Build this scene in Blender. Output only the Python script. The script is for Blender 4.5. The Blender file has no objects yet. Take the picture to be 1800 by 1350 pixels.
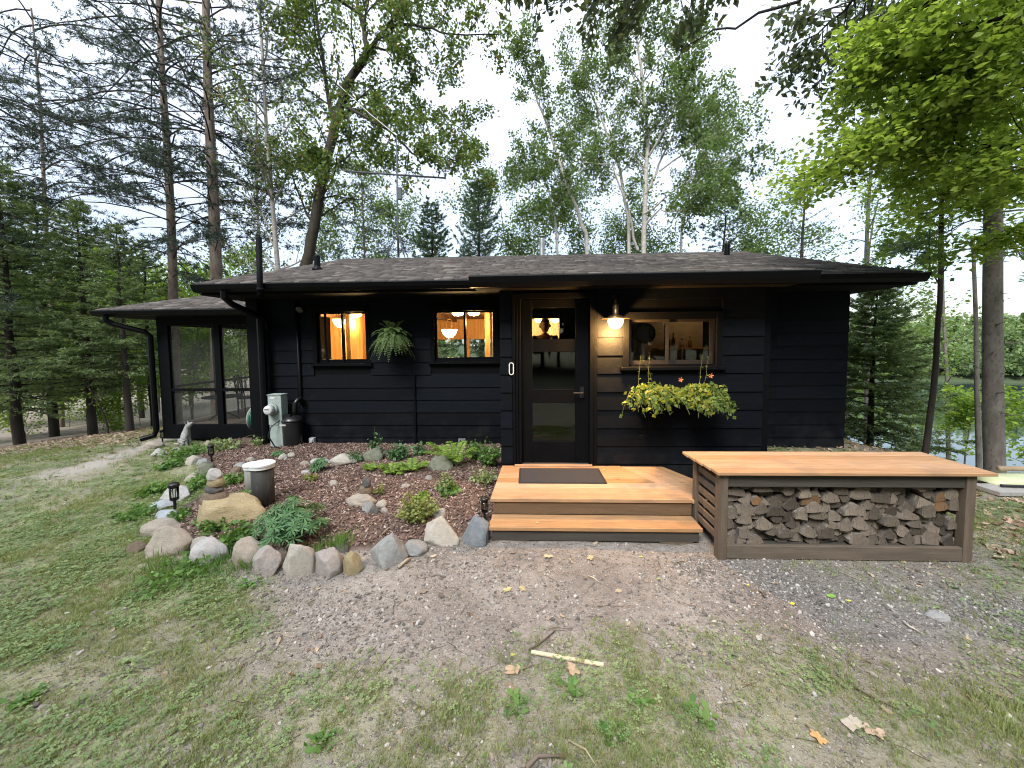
import bpy, bmesh, math, random
import numpy as np
from mathutils import Vector, Matrix, noise as mnoise

random.seed(7)
rng = np.random.default_rng(11)
S = bpy.context.scene
COL = S.collection

# ------------------------------------------------------------------ camera
CZ = 1.85
F_PX = 676.0
yaw, pitch, roll = math.radians(2.3), math.radians(3.5), 0.0098
fw = Vector((-math.sin(yaw) * math.cos(pitch), math.cos(yaw) * math.cos(pitch), -math.sin(pitch)))
r0 = Vector((math.cos(yaw), math.sin(yaw), 0))
u0 = r0.cross(fw)
CAM_R = r0 * math.cos(roll) - u0 * math.sin(roll)
CAM_U = u0 * math.cos(roll) + r0 * math.sin(roll)
cam_d = bpy.data.cameras.new('camera')
cam = bpy.data.objects.new('camera', cam_d)
COL.objects.link(cam)
m = Matrix.Identity(4)
for i in range(3):
    m[i][0], m[i][1], m[i][2] = CAM_R[i], CAM_U[i], -fw[i]
m[0][3], m[1][3], m[2][3] = 0, 0, CZ
cam.matrix_world = m
cam_d.sensor_width = 36
cam_d.lens = 36 * F_PX / 1800
cam_d.shift_y = -32 / 1800
cam_d.clip_start = 0.05
cam_d.clip_end = 2000
S.camera = cam

# ------------------------------------------------------------------ world, sun, exposure
SUN_EL, SUN_AZ = math.radians(48), math.radians(200)
w = bpy.data.worlds.new('World')
S.world = w
w.use_nodes = True
nt = w.node_tree
nt.nodes.clear()
out = nt.nodes.new('ShaderNodeOutputWorld')
bg = nt.nodes.new('ShaderNodeBackground')
bg2 = nt.nodes.new('ShaderNodeBackground')
add = nt.nodes.new('ShaderNodeAddShader')
sky = nt.nodes.new('ShaderNodeTexSky')
sky.sky_type = 'NISHITA'
sky.sun_disc = False
sky.sun_elevation = SUN_EL
sky.sun_rotation = SUN_AZ
nt.links.new(sky.outputs[0], bg.inputs[0])
bg.inputs[1].default_value = 0.05
# overcast cloud deck: brighter towards the zenith, softly uneven
tc = nt.nodes.new('ShaderNodeTexCoord')
sep = nt.nodes.new('ShaderNodeSeparateXYZ')
nt.links.new(tc.outputs['Generated'], sep.inputs[0])
mr = nt.nodes.new('ShaderNodeMapRange')
mr.inputs[1].default_value = 0.0
mr.inputs[2].default_value = 1.0
mr.inputs[3].default_value = 0.10
mr.inputs[4].default_value = 0.62
nt.links.new(sep.outputs[2], mr.inputs[0])
ns = nt.nodes.new('ShaderNodeTexNoise')
ns.inputs['Scale'].default_value = 2.2
ns.inputs['Detail'].default_value = 5
nt.links.new(tc.outputs['Generated'], ns.inputs['Vector'])
mn = nt.nodes.new('ShaderNodeMapRange')
mn.inputs[1].default_value = 0.3
mn.inputs[2].default_value = 0.7
mn.inputs[3].default_value = 0.92
mn.inputs[4].default_value = 1.08
nt.links.new(ns.outputs[0], mn.inputs[0])
mul = nt.nodes.new('ShaderNodeMath')
mul.operation = 'MULTIPLY'
nt.links.new(mr.outputs[0], mul.inputs[0])
nt.links.new(mn.outputs[0], mul.inputs[1])
bg2.inputs[0].default_value = (0.90, 0.94, 1.0, 1)
nt.links.new(mul.outputs[0], bg2.inputs[1])
nt.links.new(bg.outputs[0], add.inputs[0])
nt.links.new(bg2.outputs[0], add.inputs[1])
nt.links.new(add.outputs[0], out.inputs[0])

sun_d = bpy.data.lights.new('sun', 'SUN')
sun_d.energy = 1.5
sun_d.angle = math.radians(22)
sun_d.color = (1, 0.97, 0.92)
sun = bpy.data.objects.new('sun', sun_d)
COL.objects.link(sun)
# sun_rotation is measured clockwise from +Y seen from above
sd = Vector((math.sin(SUN_AZ) * math.cos(SUN_EL), math.cos(SUN_AZ) * math.cos(SUN_EL), math.sin(SUN_EL)))
sun.rotation_euler = (-sd).to_track_quat('-Z', 'Y').to_euler()
S.view_settings.view_transform = 'Standard'
S.view_settings.look = 'None'
S.view_settings.gamma = 1
S.view_settings.use_curve_mapping = False
S.view_settings.exposure = 1.65
S.render.engine = 'CYCLES'
S.cycles.max_bounces = 8
S.cycles.transparent_max_bounces = 24
S.cycles.transmission_bounces = 6
S.cycles.sample_clamp_indirect = 4
S.cycles.use_denoising = True
S.cycles.filter_width = 1.1

# ------------------------------------------------------------------ helpers
def ray(px, py):
    """direction of a photograph pixel (1800 x 1350)"""
    return fw + CAM_R * ((px - 900) / F_PX) - CAM_U * ((py - 643) / F_PX)
def atY(px, py, Y):
    d = ray(px, py); p = d * (Y / d.y)
    return Vector((p.x, Y, p.z + CZ))
def atZ(px, py, z=0.0):
    d = ray(px, py); p = d * ((z - CZ) / d.z)
    return Vector((p.x, p.y, z))

def vnoise(x, y, seed=0):
    x = np.asarray(x, float); y = np.asarray(y, float)
    xi = np.floor(x).astype(np.int64); yi = np.floor(y).astype(np.int64)
    fx = x - xi; fy = y - yi
    fx = fx * fx * (3 - 2 * fx); fy = fy * fy * (3 - 2 * fy)
    def h(a, b):
        n = (a * 374761393 + b * 668265263 + seed * 982451653) & 0x7fffffff
        n = ((n ^ (n >> 13)) * 1274126177) & 0x7fffffff
        n = n ^ (n >> 16)
        return (n & 0xffff) / 65535.0
    return (h(xi, yi) * (1 - fx) + h(xi + 1, yi) * fx) * (1 - fy) + (h(xi, yi + 1) * (1 - fx) + h(xi + 1, yi + 1) * fx) * fy
def fbm(x, y, seed=0, o=4):
    s = 0; a = 0.5; t = 0
    for i in range(o):
        s = s + a * vnoise(x * 2 ** i, y * 2 ** i, seed + i); t += a; a *= 0.5
    return s / t
def sstep(a, b, x):
    t = np.clip((x - a) / (b - a), 0, 1)
    return t * t * (3 - 2 * t)

def wloc(o):
    v = Vector((0, 0, 0))
    while o is not None:
        v = v + o.location; o = o.parent
    return v
def tag(o, label=None, cat=None, group=None, kind=None):
    if label: o['label'] = label
    if cat: o['category'] = cat
    if group: o['group'] = group
    if kind: o['kind'] = kind
    return o
def thing(name, label, cat, loc=(0, 0, 0), group=None):
    o = bpy.data.objects.new(name, None)
    o.empty_display_size = 0.1
    COL.objects.link(o); o.location = loc
    return tag(o, label, cat, group)
def addobj(name, me, mats, parent=None, smooth=False, bevel=0, label=None):
    for mm in (mats if isinstance(mats, (list, tuple)) else [mats]):
        me.materials.append(mm)
    o = bpy.data.objects.new(name, me)
    COL.objects.link(o)
    if parent is not None:
        o.parent = parent
    if smooth:
        me.polygons.foreach_set('use_smooth', np.ones(len(me.polygons), bool))
    if bevel:
        b = o.modifiers.new('bevel', 'BEVEL'); b.width = bevel; b.segments = 1; b.limit_method = 'ANGLE'
    if label: o['label'] = label
    return o
def fmesh(name, V, F, tint=None, attrs=None):
    """fast mesh out of numpy arrays; F is (n,3) or (n,4), or a list of such"""
    V = np.asarray(V, np.float32)
    Fs = [np.asarray(f, np.int32) for f in (F if isinstance(F, list) else [F]) if len(f)]
    me = bpy.data.meshes.new(name)
    me.vertices.add(len(V)); me.vertices.foreach_set('co', V.ravel())
    idx = np.concatenate([f.ravel() for f in Fs]) if Fs else np.zeros(0, np.int32)
    tot = np.concatenate([np.full(len(f), f.shape[1], np.int32) for f in Fs]) if Fs else np.zeros(0, np.int32)
    st = np.concatenate([[0], np.cumsum(tot)[:-1]]).astype(np.int32) if len(tot) else tot
    me.loops.add(len(idx)); me.loops.foreach_set('vertex_index', idx)
    me.polygons.add(len(tot)); me.polygons.foreach_set('loop_start', st); me.polygons.foreach_set('loop_total', tot)
    if tint is not None:
        a = me.attributes.new('tint', 'FLOAT', 'FACE'); a.data.foreach_set('value', np.asarray(tint, np.float32))
    for k, v in (attrs or {}).items():
        a = me.attributes.new(k, 'FLOAT', 'POINT'); a.data.foreach_set('value', np.asarray(v, np.float32))
    me.update(calc_edges=True)
    return me

class MB:
    def __init__(s): s.v = []; s.f = []
    def poly(s, vs, fs):
        n = len(s.v); s.v += [Vector(p) for p in vs]; s.f += [[i + n for i in f] for f in fs]; return s
    def hexa(s, p):     # 8 points: bottom ring 0-3, top ring 4-7
        return s.poly(p, [(0, 3, 2, 1), (4, 5, 6, 7), (0, 1, 5, 4), (1, 2, 6, 5), (2, 3, 7, 6), (3, 0, 4, 7)])
    def box(s, x0, x1, y0, y1, z0, z1):
        return s.hexa([(x0, y0, z0), (x1, y0, z0), (x1, y1, z0), (x0, y1, z0), (x0, y0, z1), (x1, y0, z1), (x1, y1, z1), (x0, y1, z1)])
    def obox(s, c, size, rot=None):
        c = Vector(c); R = rot or Matrix.Identity(3); a, b, d = (q / 2 for q in size)
        return s.hexa([c + R @ Vector(q) for q in ((-a, -b, -d), (a, -b, -d), (a, b, -d), (-a, b, -d), (-a, -b, d), (a, -b, d), (a, b, d), (-a, b, d))])
    def bar(s, a, b, wx, wy):
        a = Vector(a); b = Vector(b); d = b - a
        q = d.to_track_quat('Z', 'Y').to_matrix()
        return s.obox((a + b) / 2, (wx, wy, d.length), q)
    def ext(s, pts, vec):
        n = len(pts); vec = Vector(vec); P = [Vector(p) for p in pts]
        return s.poly(P + [p + vec for p in P], [list(range(n))[::-1], list(range(n, 2 * n))] + [(i, (i + 1) % n, (i + 1) % n + n, i + n) for i in range(n)])
    def tube(s, pts, rad, n=8, cap=True):
        P = [Vector(p) for p in pts]
        R = rad if isinstance(rad, (list, tuple)) else [rad] * len(P)
        base = len(s.v); prev = None
        for i, p in enumerate(P):
            t = (P[min(i + 1, len(P) - 1)] - P[max(i - 1, 0)]).normalized()
            if prev is None:
                a = t.orthogonal().normalized()
            else:
                a = (prev - t * prev.dot(t)).normalized()
            prev = a; b = t.cross(a)
            for k in range(n):
                an = 2 * math.pi * k / n
                s.v.append(p + (a * math.cos(an) + b * math.sin(an)) * R[i])
        for i in range(len(P) - 1):
            for k in range(n):
                q = base + i * n; s.f.append([q + k, q + (k + 1) % n, q + n + (k + 1) % n, q + n + k])
        if cap:
            s.f.append([base + k for k in range(n)][::-1]); s.f.append([base + (len(P) - 1) * n + k for k in range(n)])
        return s
    def lathe(s, prof, c=(0, 0, 0), n=20, rot=None):
        c = Vector(c); R = rot or Matrix.Identity(3); base = len(s.v)
        for r, z in prof:
            for k in range(n):
                a = 2 * math.pi * k / n; s.v.append(c + R @ Vector((r * math.cos(a), r * math.sin(a), z)))
        for i in range(len(prof) - 1):
            for k in range(n):
                q = base + i * n; s.f.append([q + k, q + (k + 1) % n, q + n + (k + 1) % n, q + n + k])
        s.f.append([base + k for k in range(n)][::-1]); s.f.append([base + (len(prof) - 1) * n + k for k in range(n)])
        return s
    def build(s, name, mat, parent=None, smooth=False, bevel=0, label=None):
        o = wloc(parent) if parent is not None else Vector((0, 0, 0))
        me = bpy.data.meshes.new(name)
        me.from_pydata([tuple(p - o) for p in s.v], [], s.f)
        me.update()
        return addobj(name, me, mat, parent, smooth, bevel, label)
def B(*a): return MB().box(*a)

# ------------------------------------------------------------------ materials
def N(t, ty, **k):
    n = t.nodes.new(ty)
    for a, v in k.items(): setattr(n, a, v)
    return n
def newmat(name):
    mt = bpy.data.materials.new(name); mt.use_nodes = True
    t = mt.node_tree
    return mt, t, t.nodes['Principled BSDF'], t.nodes['Material Output']
def noise_node(t, scale, stretch=(1, 1, 1), detail=5, coord='Object', dist=0.0, rough=0.55):
    c = N(t, 'ShaderNodeTexCoord'); mp = N(t, 'ShaderNodeMapping')
    mp.inputs['Scale'].default_value = stretch
    t.links.new(c.outputs[coord], mp.inputs[0])
    n = N(t, 'ShaderNodeTexNoise'); n.inputs['Scale'].default_value = scale; n.inputs['Detail'].default_value = detail
    n.inputs['Distortion'].default_value = dist; n.inputs['Roughness'].default_value = rough
    t.links.new(mp.outputs[0], n.inputs['Vector'])
    return n
def remap(t, sock, a, b, c=0.0, d=1.0):
    r = N(t, 'ShaderNodeMapRange'); r.inputs[1].default_value = a; r.inputs[2].default_value = b
    r.inputs[3].default_value = c; r.inputs[4].default_value = d
    t.links.new(sock, r.inputs[0]); return r.outputs[0]
def mix(t, fac, a, b, mode='MIX'):
    n = N(t, 'ShaderNodeMix', data_type='RGBA', blend_type=mode)
    for s_, v in ((n.inputs[0], fac), (n.inputs[6], a), (n.inputs[7], b)):
        if isinstance(v, (int, float)): s_.default_value = v
        elif isinstance(v, (tuple, list)): s_.default_value = (*v[:3], 1)
        else: t.links.new(v, s_)
    return n.outputs[2]
def mathn(t, op, a, b=0.0):
    n = N(t, 'ShaderNodeMath', operation=op)
    for s_, v in ((n.inputs[0], a), (n.inputs[1], b)):
        if isinstance(v, (int, float)): s_.default_value = v
        else: t.links.new(v, s_)
    return n.outputs[0]
def bump(t, p, h, strength=0.3, dist=0.01):
    b = N(t, 'ShaderNodeBump'); b.inputs['Strength'].default_value = strength; b.inputs['Distance'].default_value = dist
    t.links.new(h, b.inputs['Height']); t.links.new(b.outputs[0], p.inputs['Normal'])
def M(name, c1, c2=None, scale=6, stretch=(1, 1, 1), rough=0.7, metal=0.0, bmp=0.0, bscale=40, rnd=0.0, lo=0.35, hi=0.65, spec=0.4, detail=6, c3=None):
    mt, t, p, o = newmat(name)
    c2 = c2 or tuple(q * 0.8 for q in c1)
    n = noise_node(t, scale, stretch, detail)
    col = mix(t, remap(t, n.outputs[0], lo, hi), c1, c2)
    if c3:
        n3 = noise_node(t, scale * 3.7, stretch, 4)
        col = mix(t, remap(t, n3.outputs[0], 0.55, 0.75), col, c3)
    if rnd:
        oi = N(t, 'ShaderNodeObjectInfo')
        v = remap(t, oi.outputs['Random'], 0, 1, 1 - rnd, 1 + rnd)
        hs = N(t, 'ShaderNodeHueSaturation'); t.links.new(col, hs.inputs['Color']); t.links.new(v, hs.inputs['Value'])
        col = hs.outputs[0]
    t.links.new(col, p.inputs['Base Color'])
    p.inputs['Roughness'].default_value = rough; p.inputs['Metallic'].default_value = metal
    p.inputs['Specular IOR Level'].default_value = spec
    if bmp:
        nb = noise_node(t, bscale, stretch, 6); bump(t, p, nb.outputs[0], bmp)
    return mt
LEAF_GAIN = 1.4      # brightens all leaf colours to make up for the dimmer sky
def leafmat(name, c1, c2, trans=0.45, tcol=None, rough=0.55, spec=0.25, dead=None, inst=False):
    """two-tone leaf: colour picked per leaf by the 'tint' attribute, light comes through"""
    mt, t, p, o = newmat(name)
    c1, c2 = (tuple(min(0.6, q * LEAF_GAIN) for q in k) for k in (c1, c2))
    a = N(t, 'ShaderNodeObjectInfo').outputs['Random'] if inst else N(t, 'ShaderNodeAttribute', attribute_name='tint').outputs['Fac']
    col = mix(t, a, c1, c2)
    if dead:
        col = mix(t, remap(t, a, 0.90 if inst else 0.96, 0.93 if inst else 0.97), col, dead)
    t.links.new(col, p.inputs['Base Color']); p.inputs['Roughness'].default_value = rough
    p.inputs['Specular IOR Level'].default_value = spec
    tr = N(t, 'ShaderNodeBsdfTranslucent')
    k = tcol or (1.3, 1.25, 0.6)
    tcn = mix(t, 1.0, col, k, 'MULTIPLY')
    t.links.new(tcn, tr.inputs[0])
    ms = N(t, 'ShaderNodeMixShader'); ms.inputs[0].default_value = trans
    t.links.new(p.outputs[0], ms.inputs[1]); t.links.new(tr.outputs[0], ms.inputs[2]); t.links.new(ms.outputs[0], o.inputs[0])
    return mt
def tintmat(name, c1, c2, c3=None, rough=0.85, bmp=0.0, bscale=60, inst=False):
    mt, t, p, o = newmat(name)
    a = N(t, 'ShaderNodeObjectInfo').outputs['Random'] if inst else N(t, 'ShaderNodeAttribute', attribute_name='tint').outputs['Fac']
    col = mix(t, a, c1, c2)
    if c3: col = mix(t, remap(t, a, 0.8, 0.95), col, c3)
    n = noise_node(t, bscale, (1, 1, 1), 4)
    col = mix(t, remap(t, n.outputs[0], 0.3, 0.7, 0.0, 0.35), col, tuple(q * 0.5 for q in c1))
    t.links.new(col, p.inputs['Base Color']); p.inputs['Roughness'].default_value = rough
    p.inputs['Specular IOR Level'].default_value = 0.25
    if bmp: bump(t, p, n.outputs[0], bmp)
    return mt
def emitmat(name, col, strength):
    mt, t, p, o = newmat(name)
    p.inputs['Base Color'].default_value = (0.8, 0.8, 0.8, 1)
    p.inputs['Emission Color'].default_value = (*col, 1); p.inputs['Emission Strength'].default_value = strength
    return mt
def thinglass(name, tint=(1, 1, 1), ior=1.5, gain=1.0):
    mt, t, p, o = newmat(name); t.nodes.remove(p)
    tr = N(t, 'ShaderNodeBsdfTransparent'); tr.inputs[0].default_value = (*tint, 1)
    gl = N(t, 'ShaderNodeBsdfGlossy'); gl.inputs['Roughness'].default_value = 0.02
    fr = N(t, 'ShaderNodeFresnel'); fr.inputs[0].default_value = ior
    ms = N(t, 'ShaderNodeMixShader'); t.links.new(mathn(t, 'MULTIPLY', fr.outputs[0], gain), ms.inputs[0])
    t.links.new(tr.outputs[0], ms.inputs[1]); t.links.new(gl.outputs[0], ms.inputs[2]); t.links.new(ms.outputs[0], o.inputs[0])
    return mt
def screenmat(name, op, col):
    mt, t, p, o = newmat(name)
    p.inputs['Base Color'].default_value = (*col, 1); p.inputs['Roughness'].default_value = 0.7
    tr = N(t, 'ShaderNodeBsdfTransparent'); ms = N(t, 'ShaderNodeMixShader'); ms.inputs[0].default_value = op
    t.links.new(tr.outputs[0], ms.inputs[1]); t.links.new(p.outputs[0], ms.inputs[2]); t.links.new(ms.outputs[0], o.inputs[0])
    return mt

def ringmat(name, c1, c2, scale=9, rough=0.9, bmp=0.4, bscale=50, rnd=0.3, c3=None):
    """sawn or split end of a log: growth rings, radial checks, weathering that differs from log to log"""
    mt, t, p, o = newmat(name)
    c = N(t, 'ShaderNodeTexCoord'); wv = N(t, 'ShaderNodeTexWave', wave_type='RINGS', rings_direction='Y'); wv.inputs['Scale'].default_value = 42; wv.inputs['Distortion'].default_value = 9; wv.inputs['Detail'].default_value = 3; wv.inputs['Detail Scale'].default_value = 2
    mp = N(t, 'ShaderNodeMapping'); t.links.new(c.outputs['Object'], mp.inputs[0]); cb = N(t, 'ShaderNodeCombineXYZ'); o2 = N(t, 'ShaderNodeObjectInfo'); t.links.new(remap(t, o2.outputs['Random'], 0, 1, -0.05, 0.05), cb.inputs[0]); t.links.new(remap(t, o2.outputs['Random'], 0, 1, 0.03, -0.07), cb.inputs[2]); t.links.new(cb.outputs[0], mp.inputs['Location']); t.links.new(mp.outputs[0], wv.inputs['Vector'])
    n = noise_node(t, scale, (1, 0.2, 1), 6); col = mix(t, remap(t, n.outputs[0], 0.35, 0.65), c1, c2)
    col = mix(t, mathn(t, 'MULTIPLY', remap(t, wv.outputs['Fac'], 0.55, 1.0), 0.22), col, tuple(q * 0.5 for q in c2))
    n3 = noise_node(t, 60, (1, 0.1, 0.25), 4); col = mix(t, remap(t, n3.outputs[0], 0.60, 0.72, 0, 0.8), col, tuple(q * 0.25 for q in c2))
    oi = N(t, 'ShaderNodeObjectInfo'); hs = N(t, 'ShaderNodeHueSaturation'); t.links.new(col, hs.inputs['Color']); t.links.new(remap(t, oi.outputs['Random'], 0, 1, 1 - rnd, 1 + rnd), hs.inputs['Value']); t.links.new(hs.outputs[0], p.inputs['Base Color'])
    p.inputs['Roughness'].default_value = rough; p.inputs['Specular IOR Level'].default_value = 0.2
    bump(t, p, mathn(t, 'ADD', mathn(t, 'MULTIPLY', n3.outputs[0], 1.5), mathn(t, 'MULTIPLY', wv.outputs['Fac'], 0.25)), bmp, 0.01); return mt
def cedarmat(name, c1, c2, c3):
    mt, t, p, o = newmat(name)
    n = noise_node(t, 5, (0.7, 9, 9), 6); col = mix(t, remap(t, n.outputs[0], 0.35, 0.65), c1, c2)
    g = noise_node(t, 26, (0.25, 7, 7), 5); col = mix(t, remap(t, g.outputs[0], 0.52, 0.72, 0, 0.7), col, c3)
    oi = N(t, 'ShaderNodeObjectInfo'); c = N(t, 'ShaderNodeTexCoord'); mp = N(t, 'ShaderNodeMapping'); mp.inputs['Scale'].default_value = (2.6, 5.5, 5.5); t.links.new(c.outputs['Object'], mp.inputs[0])
    cb = N(t, 'ShaderNodeCombineXYZ'); t.links.new(mathn(t, 'MULTIPLY', oi.outputs['Random'], 37.0), cb.inputs[0]); t.links.new(cb.outputs[0], mp.inputs['Location'])
    vo = N(t, 'ShaderNodeTexVoronoi'); vo.inputs['Scale'].default_value = 1.0; t.links.new(mp.outputs[0], vo.inputs['Vector'])
    sp = N(t, 'ShaderNodeSeparateColor'); t.links.new(vo.outputs['Color'], sp.inputs[0])
    kn = mathn(t, 'MULTIPLY', remap(t, vo.outputs['Distance'], 0.11, 0.05), mathn(t, 'GREATER_THAN', sp.outputs[0], 0.62)); col = mix(t, mathn(t, 'MULTIPLY', kn, 0.75), col, tuple(q * 0.35 for q in c3))
    d = noise_node(t, 2.4, (1, 1, 1), 7); col = mix(t, remap(t, d.outputs[0], 0.50, 0.72, 0, 0.5), col, (0.17, 0.135, 0.10))
    hs = N(t, 'ShaderNodeHueSaturation'); t.links.new(col, hs.inputs['Color']); t.links.new(remap(t, oi.outputs['Random'], 0, 1, 0.80, 1.15), hs.inputs['Value']); t.links.new(remap(t, oi.outputs['Random'], 0, 1, 1.1, 0.85), hs.inputs['Saturation']); t.links.new(hs.outputs[0], p.inputs['Base Color'])
    p.inputs['Roughness'].default_value = 0.65; p.inputs['Specular IOR Level'].default_value = 0.3; bump(t, p, g.outputs[0], 0.2); return mt
MT = {}
MT['siding'] = M('siding_black', (0.0022, 0.0036, 0.0060), (0.0032, 0.0048, 0.0076), 3, (1, 4, 14), 0.6, bmp=0.3, bscale=30, rnd=0.32, spec=0.10)
_m = MT['siding']; _t = _m.node_tree; _p = _t.nodes['Principled BSDF']; _c = _p.inputs['Base Color'].links[0].from_socket      # splash and dust low on the boards
_g = N(_t, 'ShaderNodeNewGeometry'); _s = N(_t, 'ShaderNodeSeparateXYZ'); _t.links.new(_g.outputs['Position'], _s.inputs[0]); _n = N(_t, 'ShaderNodeTexNoise'); _n.inputs['Scale'].default_value = 5; _n.inputs['Detail'].default_value = 8; _t.links.new(_g.outputs['Position'], _n.inputs['Vector'])
_f = mathn(_t, 'MULTIPLY', remap(_t, _s.outputs[2], 0.75, 0.0, 0, 0.22), remap(_t, _n.outputs[0], 0.42, 0.7)); _f2 = mathn(_t, 'MULTIPLY', remap(_t, _n.outputs[0], 0.58, 0.75), 0.05)
_t.links.new(mix(_t, mathn(_t, 'ADD', _f, _f2), _c, (0.045, 0.042, 0.038)), _p.inputs['Base Color'])
MT['trim'] = M('trim_black', (0.0022, 0.0027, 0.0036), (0.0032, 0.0037, 0.0046), 8, rough=0.6, bmp=0.1, spec=0.08)
MT['gutter'] = M('gutter_black', (0.0022, 0.0027, 0.0036), (0.0032, 0.0037, 0.0046), 8, rough=0.4, spec=0.12)
MT['soffit'] = M('soffit_black', (0.006, 0.0055, 0.005), (0.009, 0.008, 0.0075), 8, rough=0.8, spec=0.1)
MT['shingle'] = tintmat('roof_shingle', (0.062, 0.055, 0.050), (0.14, 0.125, 0.113), (0.19, 0.17, 0.15), 0.95, 0.5, 160)
MT['cedar'] = cedarmat('cedar_boards', (0.44, 0.27, 0.145), (0.35, 0.20, 0.10), (0.24, 0.13, 0.065))
MT['railwood'] = M('treated_rail', (0.125, 0.100, 0.074), (0.088, 0.070, 0.052), 4, (0.7, 6, 8), 0.8, bmp=0.2, bscale=18, rnd=0.1, c3=(0.07, 0.053, 0.04))
MT['riser'] = M('stained_riser', (0.135, 0.085, 0.045), (0.10, 0.064, 0.035), 4, (0.7, 6, 8), 0.75, bmp=0.15, bscale=16, rnd=0.06, c3=(0.085, 0.05, 0.027))
MT['riser2'] = M('weathered_riser', (0.058, 0.052, 0.043), (0.042, 0.037, 0.031), 4, (0.7, 6, 8), 0.8, bmp=0.15, bscale=16)
MT['post'] = M('treated_timber', (0.130, 0.100, 0.072), (0.09, 0.070, 0.051), 4, (6, 6, 0.8), 0.8, bmp=0.2, bscale=18, rnd=0.1, c3=(0.10, 0.065, 0.04))
MT['logend'] = ringmat('log_end', (0.185, 0.155, 0.122), (0.085, 0.070, 0.056), 9, rough=0.9, bmp=0.6, bscale=50, rnd=0.6, c3=(0.025, 0.02, 0.016))
MT['logtan'] = ringmat('log_end_tan', (0.19, 0.115, 0.06), (0.12, 0.075, 0.04), 9, rough=0.9, bmp=0.4, bscale=50, rnd=0.2)
MT['logbark'] = M('log_bark', (0.15, 0.13, 0.11), (0.065, 0.055, 0.046), 14, rough=0.95, bmp=0.6, bscale=40, rnd=0.4, c3=(0.30, 0.275, 0.24))
MT['pinebark'] = M('pine_bark', (0.24, 0.195, 0.155), (0.12, 0.092, 0.073), 7, (1, 1, 0.35), 0.95, bmp=0.9, bscale=14, c3=(0.065, 0.05, 0.04))
MT['oakbark'] = M('oak_bark', (0.050, 0.043, 0.031), (0.028, 0.024, 0.018), 9, (1, 1, 0.3), 0.95, bmp=0.9, bscale=16, c3=(0.06, 0.065, 0.028))
MT['birchbark'] = M('birch_bark', (0.50, 0.47, 0.42), (0.36, 0.33, 0.29), 6, (1, 1, 3), 0.8, bmp=0.3, bscale=18, c3=(0.07, 0.06, 0.05))
MT['darkbark'] = M('dark_bark', (0.045, 0.037, 0.031), (0.027, 0.022, 0.019), 9, (1, 1, 0.4), 0.95, bmp=0.8, bscale=18)
MT['greybark'] = M('grey_bark', (0.20, 0.185, 0.165), (0.12, 0.11, 0.095), 8, (1, 1, 0.5), 0.95, bmp=0.7, bscale=18, c3=(0.06, 0.055, 0.045))
MT['pineneedle'] = leafmat('pine_needle', (0.026, 0.040, 0.034), (0.048, 0.068, 0.052), 0.2)
MT['spruceneedle'] = leafmat('spruce_needle', (0.085, 0.125, 0.068), (0.16, 0.215, 0.105), 0.45)
MT['darkneedle'] = leafmat('dark_needle', (0.035, 0.052, 0.038), (0.065, 0.09, 0.055), 0.3)
MT['blueneedle'] = leafmat('white_pine_needle', (0.075, 0.12, 0.085), (0.14, 0.20, 0.135), 0.4)
MT['twigneedle'] = leafmat('thin_needle', (0.05, 0.045, 0.045), (0.075, 0.075, 0.06), 0.15)
MT['oakleaf'] = leafmat('oak_leaf', (0.050, 0.085, 0.026), (0.11, 0.155, 0.036), 0.42, dead=(0.2, 0.12, 0.04))
MT['birchleaf'] = leafmat('birch_leaf', (0.060, 0.100, 0.036), (0.11, 0.165, 0.050), 0.42)
MT['mapleleaf'] = leafmat('maple_leaf', (0.14, 0.21, 0.04), (0.25, 0.32, 0.075), 0.58, (1.25, 1.25, 0.7))
MT['darkleaf'] = leafmat('dark_oak_leaf', (0.045, 0.062, 0.036), (0.075, 0.095, 0.05), 0.4)
MT['limeleaf'] = leafmat('understory_leaf', (0.11, 0.19, 0.035), (0.22, 0.31, 0.055), 0.5)
MT['midleaf'] = leafmat('sapling_leaf', (0.075, 0.13, 0.032), (0.14, 0.21, 0.045), 0.48)
MT['farleaf'] = leafmat('far_leaf', (0.10, 0.155, 0.075), (0.20, 0.27, 0.125), 0.45)  # made paler so the leaf colour carries the distance haze

# ------------------------------------------------------------------ ground shape
LAKE_Z = -6.9
BED = [(-0.42, 3.62), (-0.8, 3.52), (-1.4, 3.33), (-2.0, 3.22), (-2.7, 3.25), (-3.3, 3.42), (-3.75, 3.75), (-3.9, 4.1), (-4.0, 4.6), (-4.3, 5.1),
       (-4.9, 5.6), (-5.5, 6.1), (-5.9, 6.9), (-5.2, 7.3), (-4.9, 6.75), (-0.34, 6.75), (-0.34, 4.75), (-0.36, 3.7)]
def sdist_poly(x, y, P):
    """signed distance to a polygon, positive inside"""
    x = np.asarray(x, float); y = np.asarray(y, float)
    d = np.full(x.shape, 1e9); ins = np.zeros(x.shape, bool); n = len(P)
    for i in range(n):
        ax, ay = P[i]; bx, by = P[(i + 1) % n]
        ex, ey = bx - ax, by - ay
        t = np.clip(((x - ax) * ex + (y - ay) * ey) / (ex * ex + ey * ey), 0, 1)
        d = np.minimum(d, np.hypot(x - ax - ex * t, y - ay - ey * t))
        c = (ay > y) != (by > y)
        with np.errstate(divide='ignore', invalid='ignore'):
            xi = (bx - ax) * (y - ay) / (by - ay + 1e-12) + ax
        ins ^= c & (x < xi)
    return np.where(ins, d, -d)
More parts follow.
